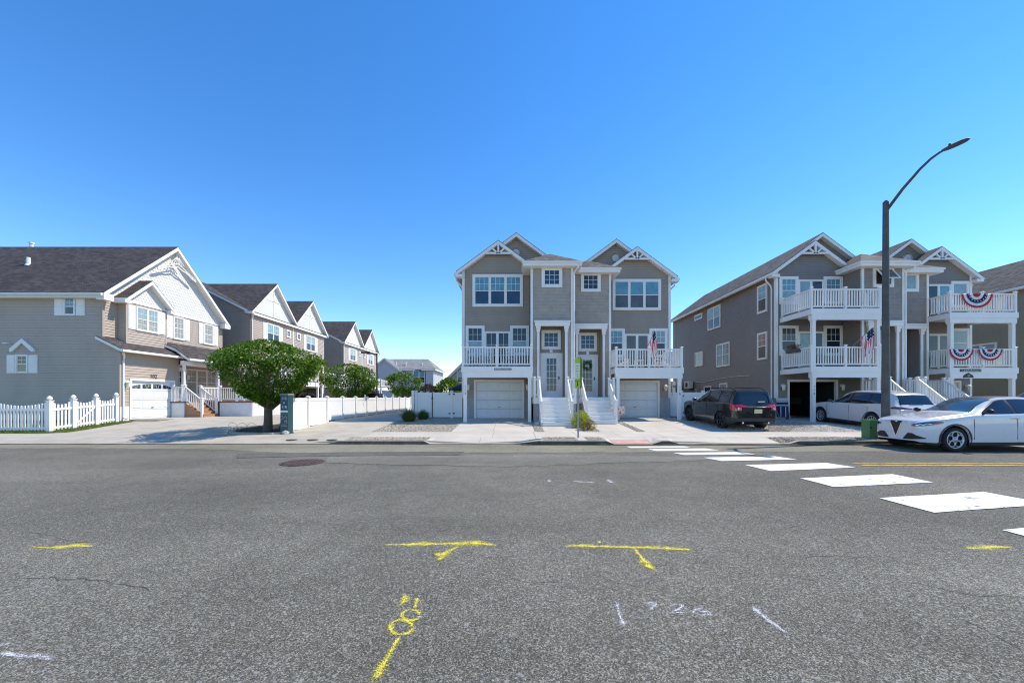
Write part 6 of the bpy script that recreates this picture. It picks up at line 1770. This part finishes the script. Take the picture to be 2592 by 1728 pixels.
def tuft(label, x, y, h, r, n, m, name='ornamental_grass'):
    t = thing(name, label, 'grass clump', (x, y, gz(y)))
    for nm, k in (('blades', n),):
        an = rng.uniform(0, 6.28, k); u_ = np.sqrt(rng.uniform(0, 1, k)); rr = r * u_ * .42; hh = h * rng.uniform(.45, 1.1, k) * (1.05 - .45 * u_); ln = rng.uniform(.15, 1.0, k) * h * (.25 + .55 * u_)
        bx_, by_ = rr * np.cos(an), rr * np.sin(an); w = .006; an = an + rng.normal(0, .5, k)
        mx_, my_ = bx_ + np.cos(an) * ln * .4, by_ + np.sin(an) * ln * .4; tx, ty = bx_ + np.cos(an) * ln, by_ + np.sin(an) * ln
        sx_, sy_ = -np.sin(an) * w, np.cos(an) * w; z = np.zeros(k)
        V = np.stack([np.stack([bx_ - sx_, by_ - sy_, z], 1), np.stack([bx_ + sx_, by_ + sy_, z], 1), np.stack([mx_ + sx_, my_ + sy_, hh * .65], 1), np.stack([mx_ - sx_, my_ - sy_, hh * .65], 1), np.stack([tx, ty, hh * .97], 1)], 1).reshape(-1, 3)
        i = np.arange(k)[:, None] * 5
        me = bpy.data.meshes.new(nm); me.from_pydata(V.tolist(), [], (i + np.array([[0, 1, 2, 3]])).tolist() + (i + np.array([[3, 2, 4]])).tolist()); me.materials.append(m)
        link(nm, me, t)
    MB().lathe([(r * .3, -.02), (r * .25, .05), (.02, .07)], 10).build('root_crown', K['mulch'], t, local=True)
    return t
tuft('tall ornamental grass clump at the edge of the drive', -5.25, 20.3, .80, .50, 1500, K['reed'])
tuft('shorter ornamental grass clump against the gate', -4.75, 21.3, .65, .45, 900, K['reed'])
tuft('small yellow green tuft between trunk and teal post', -9.72, 16.9, .38, .22, 300, K['reed'])
# tree bed
bed = [(-11.6, 16.3), (-11.1, 15.85), (-10.2, 15.65), (-9.45, 15.7), (-9.1, 15.95), (-9.38, 16.6), (-9.38, 19.2), (-11.2, 19.2), (-11.65, 17.5)]
mb = MB()
for a, b in ((15.6, 16.6), (16.6, 19.25)): mb.poly([(x_, y_, gz(y_) + .02) for x_, y_ in clip_band(bed, a, b)])
tag(mb.build('mulch_bed', K['mulch']), kind='structure')
mb = MB().tube([(x_, y_, gz(y_) + .03) for x_, y_ in bed], .05, 6, closed=True); tag(mb.build('bed_edging', K['kerb']), 'low concrete edging around the tree bed', 'edging')
def rock(label, x, y, s):
    mb = MB().ball((0, 0, s * .35), s, 9)
    for i, v in enumerate(mb.v): k = random.uniform(.8, 1.2); mb.v[i] = (v[0] * k * 1.2, v[1] * k, v[2] * random.uniform(.7, .95))
    return tag(mb.build('rock', K['rock'], None, local=True, loc=(x, y, gz(y)), smooth=False), label, 'rock')
rock('pale rock at the foot of the teal post', -8.98, 15.8, .13); rock('pale round rock beside the left front steps', 1.22, 18.75, .16)
# wire border fence
wf_ = thing('wire_border', 'low decorative black wire border in the tree bed', 'garden border', (-10.7, 15.9, gz(15.9)))
for k in range(3):
    x0 = -11.35 + k * .42; y0 = 15.93 - k * .06; mb = MB(); z0 = gz(y0)
    P = [(x0, y0, z0 - .03), (x0, y0, z0 + .36)] + [(x0 + .38 * t, y0 - .05 * t, z0 + .36 + .07 * math.sin(t * math.pi)) for t in np.linspace(.1, .9, 6)] + [(x0 + .38, y0 - .05, z0 + .36), (x0 + .38, y0 - .05, z0 - .03)]
    mb.tube(P, .005, 5)
    for zz in (.08, .32): mb.tube([(x0, y0, z0 + zz), (x0 + .38, y0 - .05, z0 + zz)], .005, 4)
    for j in range(3):
        c = x0 + .08 + j * .11; mb.tube([(c + .045 * math.cos(t), y0 - .02, z0 + .2 + .08 * math.sin(t)) for t in np.linspace(0, 6.283, 11)], .004, 4)
    mb.build('wire_panel', K['black_metal'], wf_)

# ------------------------------------------------------------------ street furniture
lp = thing('street_lamp', 'tall grey street lamp with curved arm beside the white crossover', 'street lamp', (13.44, 14.32, .14))
MB().lathe([(.19, .0), (.19, .05), (.135, .07), (.13, .5), (.088, 8.42), (.085, 8.48)], 14).build('pole', K['pole_grey'], lp, local=True, smooth=True)
MB().lathe([(.12, 8.44), (.12, 8.47), (.03, 8.56)], 4).build('pole_cap', K['pole_grey'], lp, local=True)
o_ = Vector((13.44, 14.32, .14))
arm = [Vector((13.46, 14.28, 8.36)), Vector((13.70, 13.97, 8.92)), Vector((13.97, 13.62, 9.44)), Vector((14.12, 13.42, 9.66)), Vector((14.24, 13.26, 9.77)), Vector((14.30, 13.18, 9.80))]
MB().tube([p - o_ for p in arm], [.055, .05, .043, .04, .036, .034], 10).build('arm', K['pole_grey'], lp, local=True, smooth=True)
hd = MB(); d = Vector((.606, -.79, .13)).normalized(); sd = d.cross(Vector((0, 0, 1))).normalized(); up = sd.cross(d)
c0 = Vector((14.26, 13.23, 9.80)) - o_
rings = []
for t, w, h, dz in ((0, .03, .03, 0), (.06, .05, .05, 0), (.16, .10, .055, .0), (.30, .14, .055, .005), (.46, .15, .045, .01), (.58, .12, .03, .012), (.64, .03, .012, .012)):
    rings.append([c0 + d * t + sd * (math.cos(a) * w) + up * (math.sin(a) * h + dz) for a in np.linspace(0, 6.283, 14, endpoint=False)])
for i, rg in enumerate(rings): hd.v += [tuple(p) for p in rg]
for i in range(len(rings) - 1):
    for j in range(14): hd.f.append((i*14+j, i*14+(j+1) % 14, (i+1)*14+(j+1) % 14, (i+1)*14+j)); hd.m.append(0)
hd.build('lamp_head', K['pole_grey'], lp, local=True, smooth=True)
pc = c0 + d * .20 + up * .055
MB().lathe([(.035, 0), (.035, .06), (.02, .075)], 10, tuple(pc)).build('photocell', K['black'], lp, local=True)
MB().box(-.05, .05, -.14, -.12, .35, .55).build('hand_hole_cover', K['pole_grey'], lp, local=True)
# crossing sign seen at a slant
sp_ = thing('crossing_sign', 'narrow fluorescent green pedestrian sign on steel post by the kerb', 'sign', (2.43, 14.62, .14))
MB().box(-.03, .03, -.02, .02, -.05, 2.98).build('post', K['steel'], sp_, local=True)
def sboard(nm, off, rz, front):
    b = MB(); w = .15
    P = [(-w, 1.86), (-w * .8, 1.82), (w * .8, 1.82), (w, 1.86), (w, 2.88), (w * .8, 2.94), (-w * .8, 2.94), (-w, 2.88)]
    b.prism([(x_, -.006 - off, z_) for x_, z_ in P], (0, .006, 0))
    o = b.build(nm, K['sign_green'] if front else K['sign_back'], sp_, local=True, rz=rz)
    if front:
        MB().box(-.125, .125, -.010 - off, -.007 - off, 2.17, 2.74).build('white_panel', K['sign_white'], o, local=True)
        MB().box(-.15, .15, -.011 - off, -.0085 - off, 2.085, 2.105).build('dividing_line', K['black'], o, local=True)
        t = MB(); z = 2.66
        for k, wd in enumerate((.14, .10, .12)): t.box(-wd/2, wd/2, -.013 - off, -.011 - off, z - .035, z); z -= .10
        t.box(-.012, .012, -.013 - off, -.011 - off, 2.22, 2.36)
        t.build('lettering', K['stucco'], o, local=True)
        f = MB(); yy = -.012 - off
        f.lathe([(.022, yy), (.022, yy + .002)], 10, (0, 0, 2.055), 'y')
        f.poly([(-.02, yy, 2.03), (.02, yy, 2.03), (.03, yy, 1.96), (.055, yy, 1.88), (.03, yy, 1.87), (.0, yy, 1.95), (-.03, yy, 1.87), (-.055, yy, 1.88), (-.015, yy, 1.96)])
        f.build('pedestrian_symbol', K['black'], o, local=True)
    return o
sboard('sign_board', .03, R(-57), True); sboard('sign_board', .03, R(123), False)
# dark teal address post
pp = thing('address_post', 'dark teal four-sided address post at the fence end', 'address post', (-9.05, 16.0, gz(16.0)), R(-6))
MB().box(-.16, .16, -.16, .16, -.05, 1.54).build('shaft', K['pillar_green'], pp, local=True)
MB().box(-.18, .18, -.18, .18, 1.541, 1.60).build('cap', K['grey_plaque'], pp, local=True)
for txt, z, s in (('112', 1.36, .15), ('&', 1.20, .11), ('118', 1.02, .15)):
    t = text_mb(txt, s, .003); m_ = MB(); m_.add([(v[0], -.164 - v[2], v[1] + z) for v in t.v], t.f); m_.build('lettering', K['white_dull'], pp, local=True)
MB().box(-.15, .15, -.17, -.161, .86, .93).build('white_band', K['white'], pp, local=True)
MB().box(-.15, .15, -.168, -.161, .79, .815).build('grey_band', K['grey_plaque'], pp, local=True)
m_ = MB()
for k in range(26):
    a = random.choice((-1, 1)); x_ = a * random.uniform(.02, .13); z_ = random.uniform(.42, .72); m_.box(x_ - .012, x_ + .012, -.166, -.162, z_ - .02, z_ + .02)
m_.box(-.09, .09, -.167, -.162, .365, .38); m_.box(-.13, -.06, -.167, -.162, .31, .34); m_.box(-.03, .13, -.167, -.162, .31, .335)
m_.build('emblem', K['stucco'], pp, local=True)
MB().box(-.19, .19, -.19, .19, -.04, .04).build('base', K['pillar_green'], pp, local=True)
# green utility box
ub = thing('utility_box', 'ribbed green metal utility box in the kerb gravel', 'utility box', (13.0, 14.42, .14))
MB().prism([(-.20, -.17, 0), (.20, -.17, 0), (.20, .17, 0), (-.20, .17, 0)], (0, 0, .62)).build('cabinet', K['util_green'], ub, local=True)
MB().prism([(-.22, -.19, .621), (.22, -.19, .621), (.22, .19, .621), (-.22, .19, .621)], (0, 0, .06)).build('lid', K['util_green'], ub, local=True)
for k in range(5): bx('rib', (.32, .015, .03), (.0, -.177, .12 + k * .11), K['util_green'], ub, local=True)
bx('lock', (.04, .02, .06), (-.16, -.18, .4), K['black_metal'], ub, local=True)
# court lamps
def court_lamp(label, x, y, h):
    t = thing('court_lamp', label, 'lamp post', (x, y, .45), 0, 'black lamp posts on the court')
    MB().lathe([(.12, 0), (.12, .1), (.065, .12), (.055, h)], 10).build('pole', K['black_metal'], t, local=True)
    MB().box(-.75, .05, -.04, .04, h - .03, h + .03).build('arm', K['black_metal'], t, local=True)
    MB().box(-1.15, -.45, -.18, .18, h + .0305, h + .14).build('lamp_head', K['black_metal'], t, local=True)
court_lamp('black court lamp post beside the middle-sized trimmed tree', -10.35, 30.5, 4.5)
court_lamp('black court lamp post in front of the pale distant house', -10.35, 47.5, 4.3)
# patio umbrella behind the gate
um = thing('patio_umbrella', 'charcoal patio umbrella behind the gate', 'umbrella', (-2.9, 27.5, .45))
MB().tube([(0, 0, 0), (0, 0, 2.3)], .03, 8).build('pole', K['steel'], um, local=True)
cn = MB(); e8 = [(1.45 * math.cos(a), 1.45 * math.sin(a), 1.78) for a in np.linspace(0, 6.283, 8, endpoint=False)]
for i in range(8): cn.poly([e8[i], e8[(i + 1) % 8], (0, 0, 2.38)]); cn.poly([e8[i], e8[(i + 1) % 8], (e8[(i+1) % 8][0], e8[(i+1) % 8][1], 1.66), (e8[i][0], e8[i][1], 1.66)])
cn.build('canopy', K['umbrella'], um, local=True)
MB().lathe([(.3, 0), (.3, .08), (.05, .12)], 14).build('base', K['black'], um, local=True)

# ------------------------------------------------------------------ things on the balconies
def dining_chair(label, x, y, z, rz):
    t = thing('patio_chair', label, 'chair', (x, y, z), rz, 'white lattice chairs on the left balcony')
    m = K['white_dull']
    for sx in (-.22, .22):
        for sy, h in ((-.22, .44), (.22, 1.02)): bx('leg', (.04, .04, h), (sx, sy, h / 2), m, t, local=True)
        bx('armrest', (.05, .46, .03), (sx, 0, .66), m, t, local=True); bx('arm_support', (.035, .035, .2), (sx, -.18, .545), m, t, local=True)
    for k in range(5): bx('seat_slat', (.44, .075, .02), (0, -.19 + k * .095, .45), m, t, local=True)
    for zz in (.62, .80, .99): bx('back_rail', (.40, .025, .05), (0, .22, zz), m, t, local=True)
    for k in range(4): bx('back_slat', (.03, .02, .36), (-.12 + k * .08, .22, .80), m, t, local=True)
dining_chair('white lattice-backed chair on the left taupe balcony, beside the middle rail post', -1.35, 21.0, 3.185, R(200)); dining_chair('white lattice-backed chair on the left taupe balcony, nearest the stair tower', -.05, 20.95, 3.185, R(165)); dining_chair('white lattice-backed chair on the left taupe balcony, at the outer corner', -2.05, 21.5, 3.185, R(250))
tb = thing('patio_table', 'round white patio table on the left taupe balcony', 'table', (-.70, 21.65, 3.185))
MB().lathe([(.42, .68), (.42, .71)], 20).build('table_top', K['white_dull'], tb, local=True)
for k in range(4): a = k * 1.571 + .7; MB().tube([(.28 * math.cos(a), .28 * math.sin(a), 0), (.2 * math.cos(a), .2 * math.sin(a), .68)], .02, 6).build('leg', K['white_dull'], tb, local=True)
def adirondack(label, x, y, z, rz, group):
    t = thing('adirondack_chair', label, 'chair', (x, y, z), rz, group)
    m = K['white']
    for sx in (-.30, .30):
        MB().prism([(sx - .015, -.40, 0), (sx - .015, -.32, 0), (sx - .015, -.30, .56), (sx - .015, -.40, .56)], (.03, 0, 0)).build('leg', m, t, local=True)
        MB().prism([(sx - .015, .30, 0), (sx - .015, .40, 0), (sx - .015, -.28, .42), (sx - .015, -.36, .36)], (.03, 0, 0)).build('leg', m, t, local=True)
        bx('armrest', (.12, .72, .025), (sx, -.05, .575), m, t, local=True)
    for k in range(5):
        yy = -.34 + k * .11; bx('seat_slat', (.56, .09, .02), (0, yy, .40 - k * .032), m, t, local=True)
    for k in range(5):
        xx = -.22 + k * .11; h = .92 - .35 * abs(xx)
        MB().prism([(xx - .045, .14, .26), (xx + .045, .14, .26), (xx + .045, .42, .26 + h * .88), (xx - .045, .42, .26 + h * .88)], (0, .02, .008)).build('back_slat', m, t, local=True)
    MB().prism([(-.29, .28, .50), (.29, .28, .50), (.29, .31, .58), (-.29, .31, .58)], (0, .03, 0)).build('back_brace', m, t, local=True)
adirondack('white slatted lounge chair on the balcony, beside the stair tower', 6.05, 22.3, 3.185, R(60), 'lounge chairs on the flag balcony'); adirondack('white slatted lounge chair on the balcony, right of the flag', 8.45, 22.25, 3.185, R(-55), 'lounge chairs on the flag balcony')
ot = thing('side_table', 'small white side table between the lounge chairs', 'table', (7.0, 22.0, 3.185))
bx('table_top', (.42, .42, .03), (0, 0, .48), K['white'], ot, local=True)
for sx in (-.18, .18):
    for sy in (-.18, .18): bx('leg', (.03, .03, .465), (sx, sy, .2325), K['white'], ot, local=True)

def flag(label, base, tip, hoist, fly, lean, group=None, faded=False, flat=.0):
    B, T = Vector(base), Vector(tip)
    t = thing('flag', label, 'flag', base, 0, group)
    MB().tube([(0, 0, 0), tuple(T - B)], .014, 8).build('staff', K['wood_step'], t, local=True)
    MB().ball(tuple(T - B), .03, 8).build('finial', K['chrome'], t, local=True)
    ax = (B - T).normalized()
    mb = MB(); NA, NB = 26, 20
    def P(i, j):
        a, b = i / NA, j / NB
        p = (T - B) + ax * (a * hoist) + Vector((lean * b, -.02, -1.0)) * (b * fly * (1 - .18 * a))
        f = .045 * math.sin(a * 13 + b * 2.5) * (.35 + b) + .02 * math.sin(a * 29 + b * 5)
        return p + Vector((f * .55 - ax.x * a * hoist * .35 * b, -f - .015, 0))
    for i in range(NA):
        for j in range(NB):
            s = int((i + .5) / NA * 13); m = 2 if (i / NA < 7 / 13 and j / NB < .40) else s % 2
            if m == 2 and (i % 4 == 1) and (j % 3 == 1): m = 1
            mb.add([P(i, j), P(i + 1, j), P(i + 1, j + 1), P(i, j + 1)], [(0, 1, 2, 3)], m)
    mb.build('cloth', [K['pink'] if faded else K['red'], K['cloth_white'], K['navy']], t, local=True)
    return t
flag('drooping striped flag on the right taupe balcony', (7.05, 20.93, 4.15), (7.38, 20.55, 5.08), .62, 1.15, .10, faded=True)
flag('striped flag on a wooden staff on the slate house balcony', (17.05, 20.0, 4.15), (17.85, 19.7, 5.08), .75, 1.10, -.02, faded=True)
flag('small striped flag on the row house deck', (-17.3, 35.5, 3.4), (-16.9, 35.5, 4.4), .8, 1.0, .05)
def bunting(label, x, y, z, w, h):
    t = thing('bunting', label, 'bunting', (x, y, z), 0, 'fan bunting on the slate balconies')
    rings = [(0, .26, 0), (.26, .44, 1), (.44, .68, 2), (.68, .86, 1), (.86, 1.0, 0)]
    N = 36
    cl = MB()
    for (r0, r1, m) in rings:
        for k in range(N):
            a0, a1 = math.pi * k / N, math.pi * (k + 1) / N
            def q(a, r, kk): return (math.cos(a) * r * w / 2, -.03 - (.045 * r if kk % 2 else 0), -math.sin(a) * r * h - .0)
            mm = m
            cl.add([q(a0, r0, k), q(a1, r0, k + 1), q(a1, r1, k + 1), q(a0, r1, k)], [(0, 1, 2, 3)], mm)
    cl.build('cloth', [K['red'], K['cloth_white'], K['navy']], t, local=True)
    sm = MB()
    for k in range(9):
        a = math.pi * (k + .5) / 9; r = .56; c = (math.cos(a) * r * w / 2, -.085, -math.sin(a) * r * h)
        P = [(c[0] + .045 * (1 if i % 2 == 0 else .42) * math.cos(i * .6283 + 1.571), c[1], c[2] + .045 * (1 if i % 2 == 0 else .42) * math.sin(i * .6283 + 1.571)) for i in range(10)]
        sm.poly(P)
    sm.build('stars', K['cloth_white'], t, local=True)
bunting('red white and blue fan bunting on the upper slate balcony rail', 24.42, 20.96, 7.08, 1.66, .76)
bunting('red white and blue fan bunting on the lower slate balcony, beside the support post', 23.6, 20.96, 4.16, 1.28, .60)
bunting('red white and blue fan bunting, right of the middle post on the lower slate balcony', 25.12, 20.96, 4.16, 1.28, .60)
# flower box on the lower slate balcony
fb = thing('flower_box', 'grey flower box with red blooms hooked on the slate balcony rail', 'flower box', (15.05, 21.3, 4.0))
MB().prism([(-.10, -.42, 0), (.10, -.42, 0), (.13, -.44, .2), (-.13, -.44, .2)], (0, .86, 0)).build('box', K['pole_grey'], fb, local=True)
P_ = np.stack([rng.uniform(-.12, .12, 260), rng.uniform(-.42, .42, 260), rng.uniform(.18, .42, 260)], 1)
leaf_mesh('foliage', P_, .07, K['leaf'], fb); leaf_mesh('blooms', P_[:50] + np.array([0, 0, .05]), .07, K['red'], fb, width=.9)
# garden flag
gf = thing('garden_flag', 'small garden flag with red floral print beside the right garage', 'garden flag', (5.62, 20.45, gz(20.45)))
MB().tube([(-.20, 0, -.05), (-.20, 0, .82), (.16, 0, .82)], .009, 6).build('stand', K['black_metal'], gf, local=True)
gm, nt, b_ = nodes('floral_print'); geo = nn(nt, 'ShaderNodeNewGeometry'); vr = nn(nt, 'ShaderNodeTexVoronoi', Scale=11.0); nt.links.new(geo.outputs['Position'], vr.inputs['Vector'])
rp = nn(nt, 'ShaderNodeValToRGB'); e = rp.color_ramp.elements; e[0].color = (.55, .08, .05, 1); e[0].position = .2; e[1].color = (.68, .60, .50, 1); e[1].position = .55; x_ = e.new(.38); x_.color = (.60, .28, .12, 1)
nt.links.new(vr.outputs['Distance'], rp.inputs[0]); nt.links.new(rp.outputs[0], b_.inputs['Base Color']); b_.inputs['Roughness'].default_value = .85
cl = MB()
for i in range(6):
    for j in range(6):
        q = lambda a, b2: (-.16 + .32 * a / 6, -.01 + .012 * math.sin(a * 1.5 + b2), .80 - .46 * b2 / 6)
        cl.poly([q(i, j), q(i + 1, j), q(i + 1, j + 1), q(i, j + 1)])
cl.build('cloth', gm, gf, local=True)
# folded beach cart beside the open garage
bc = thing('beach_cart', 'navy folding beach cart beside the open garage', 'cart', (14.5, 21.35, gz(21.35)))
fr_ = MB()
for sx in (-.30, .30):
    fr_.tube([(sx, .18, .12), (sx, .05, .95), (sx * .9, .02, 1.0)], .018, 6); fr_.tube([(sx, -.22, .10), (sx, .12, .6)], .016, 6)
fr_.tube([(-.28, .02, 1.0), (.28, .02, 1.0)], .018, 6); fr_.tube([(-.30, .05, .72), (.30, .05, .72)], .03, 6); fr_.tube([(-.3, -.22, .1), (.3, -.22, .1)], .016, 6)
fr_.build('frame', K['steel'], bc, local=True)
MB().prism([(-.27, -.20, .12), (.20, -.20, .12), (.22, -.14, .70), (-.27, -.14, .70)], (0, .26, 0)).build('bag', K['navy'], bc, local=True)
MB().box(.01, .05, -.215, -.2, .14, .68).box(-.24, -.21, -.215, -.2, .14, .68).build('strap', K['soffit'], bc, local=True)
for k in range(3): bx('roll', (.16, .12, .12), (-.19 + k * .19, .02, .86), K['navy'], bc, local=True)
for sx in (-.36, .36): MB().lathe([(.12, -.03), (.14, -.02), (.14, .02), (.12, .03)], 16, (sx, .16, .14), 'x').build('wheel', K['tyre'], bc, local=True)
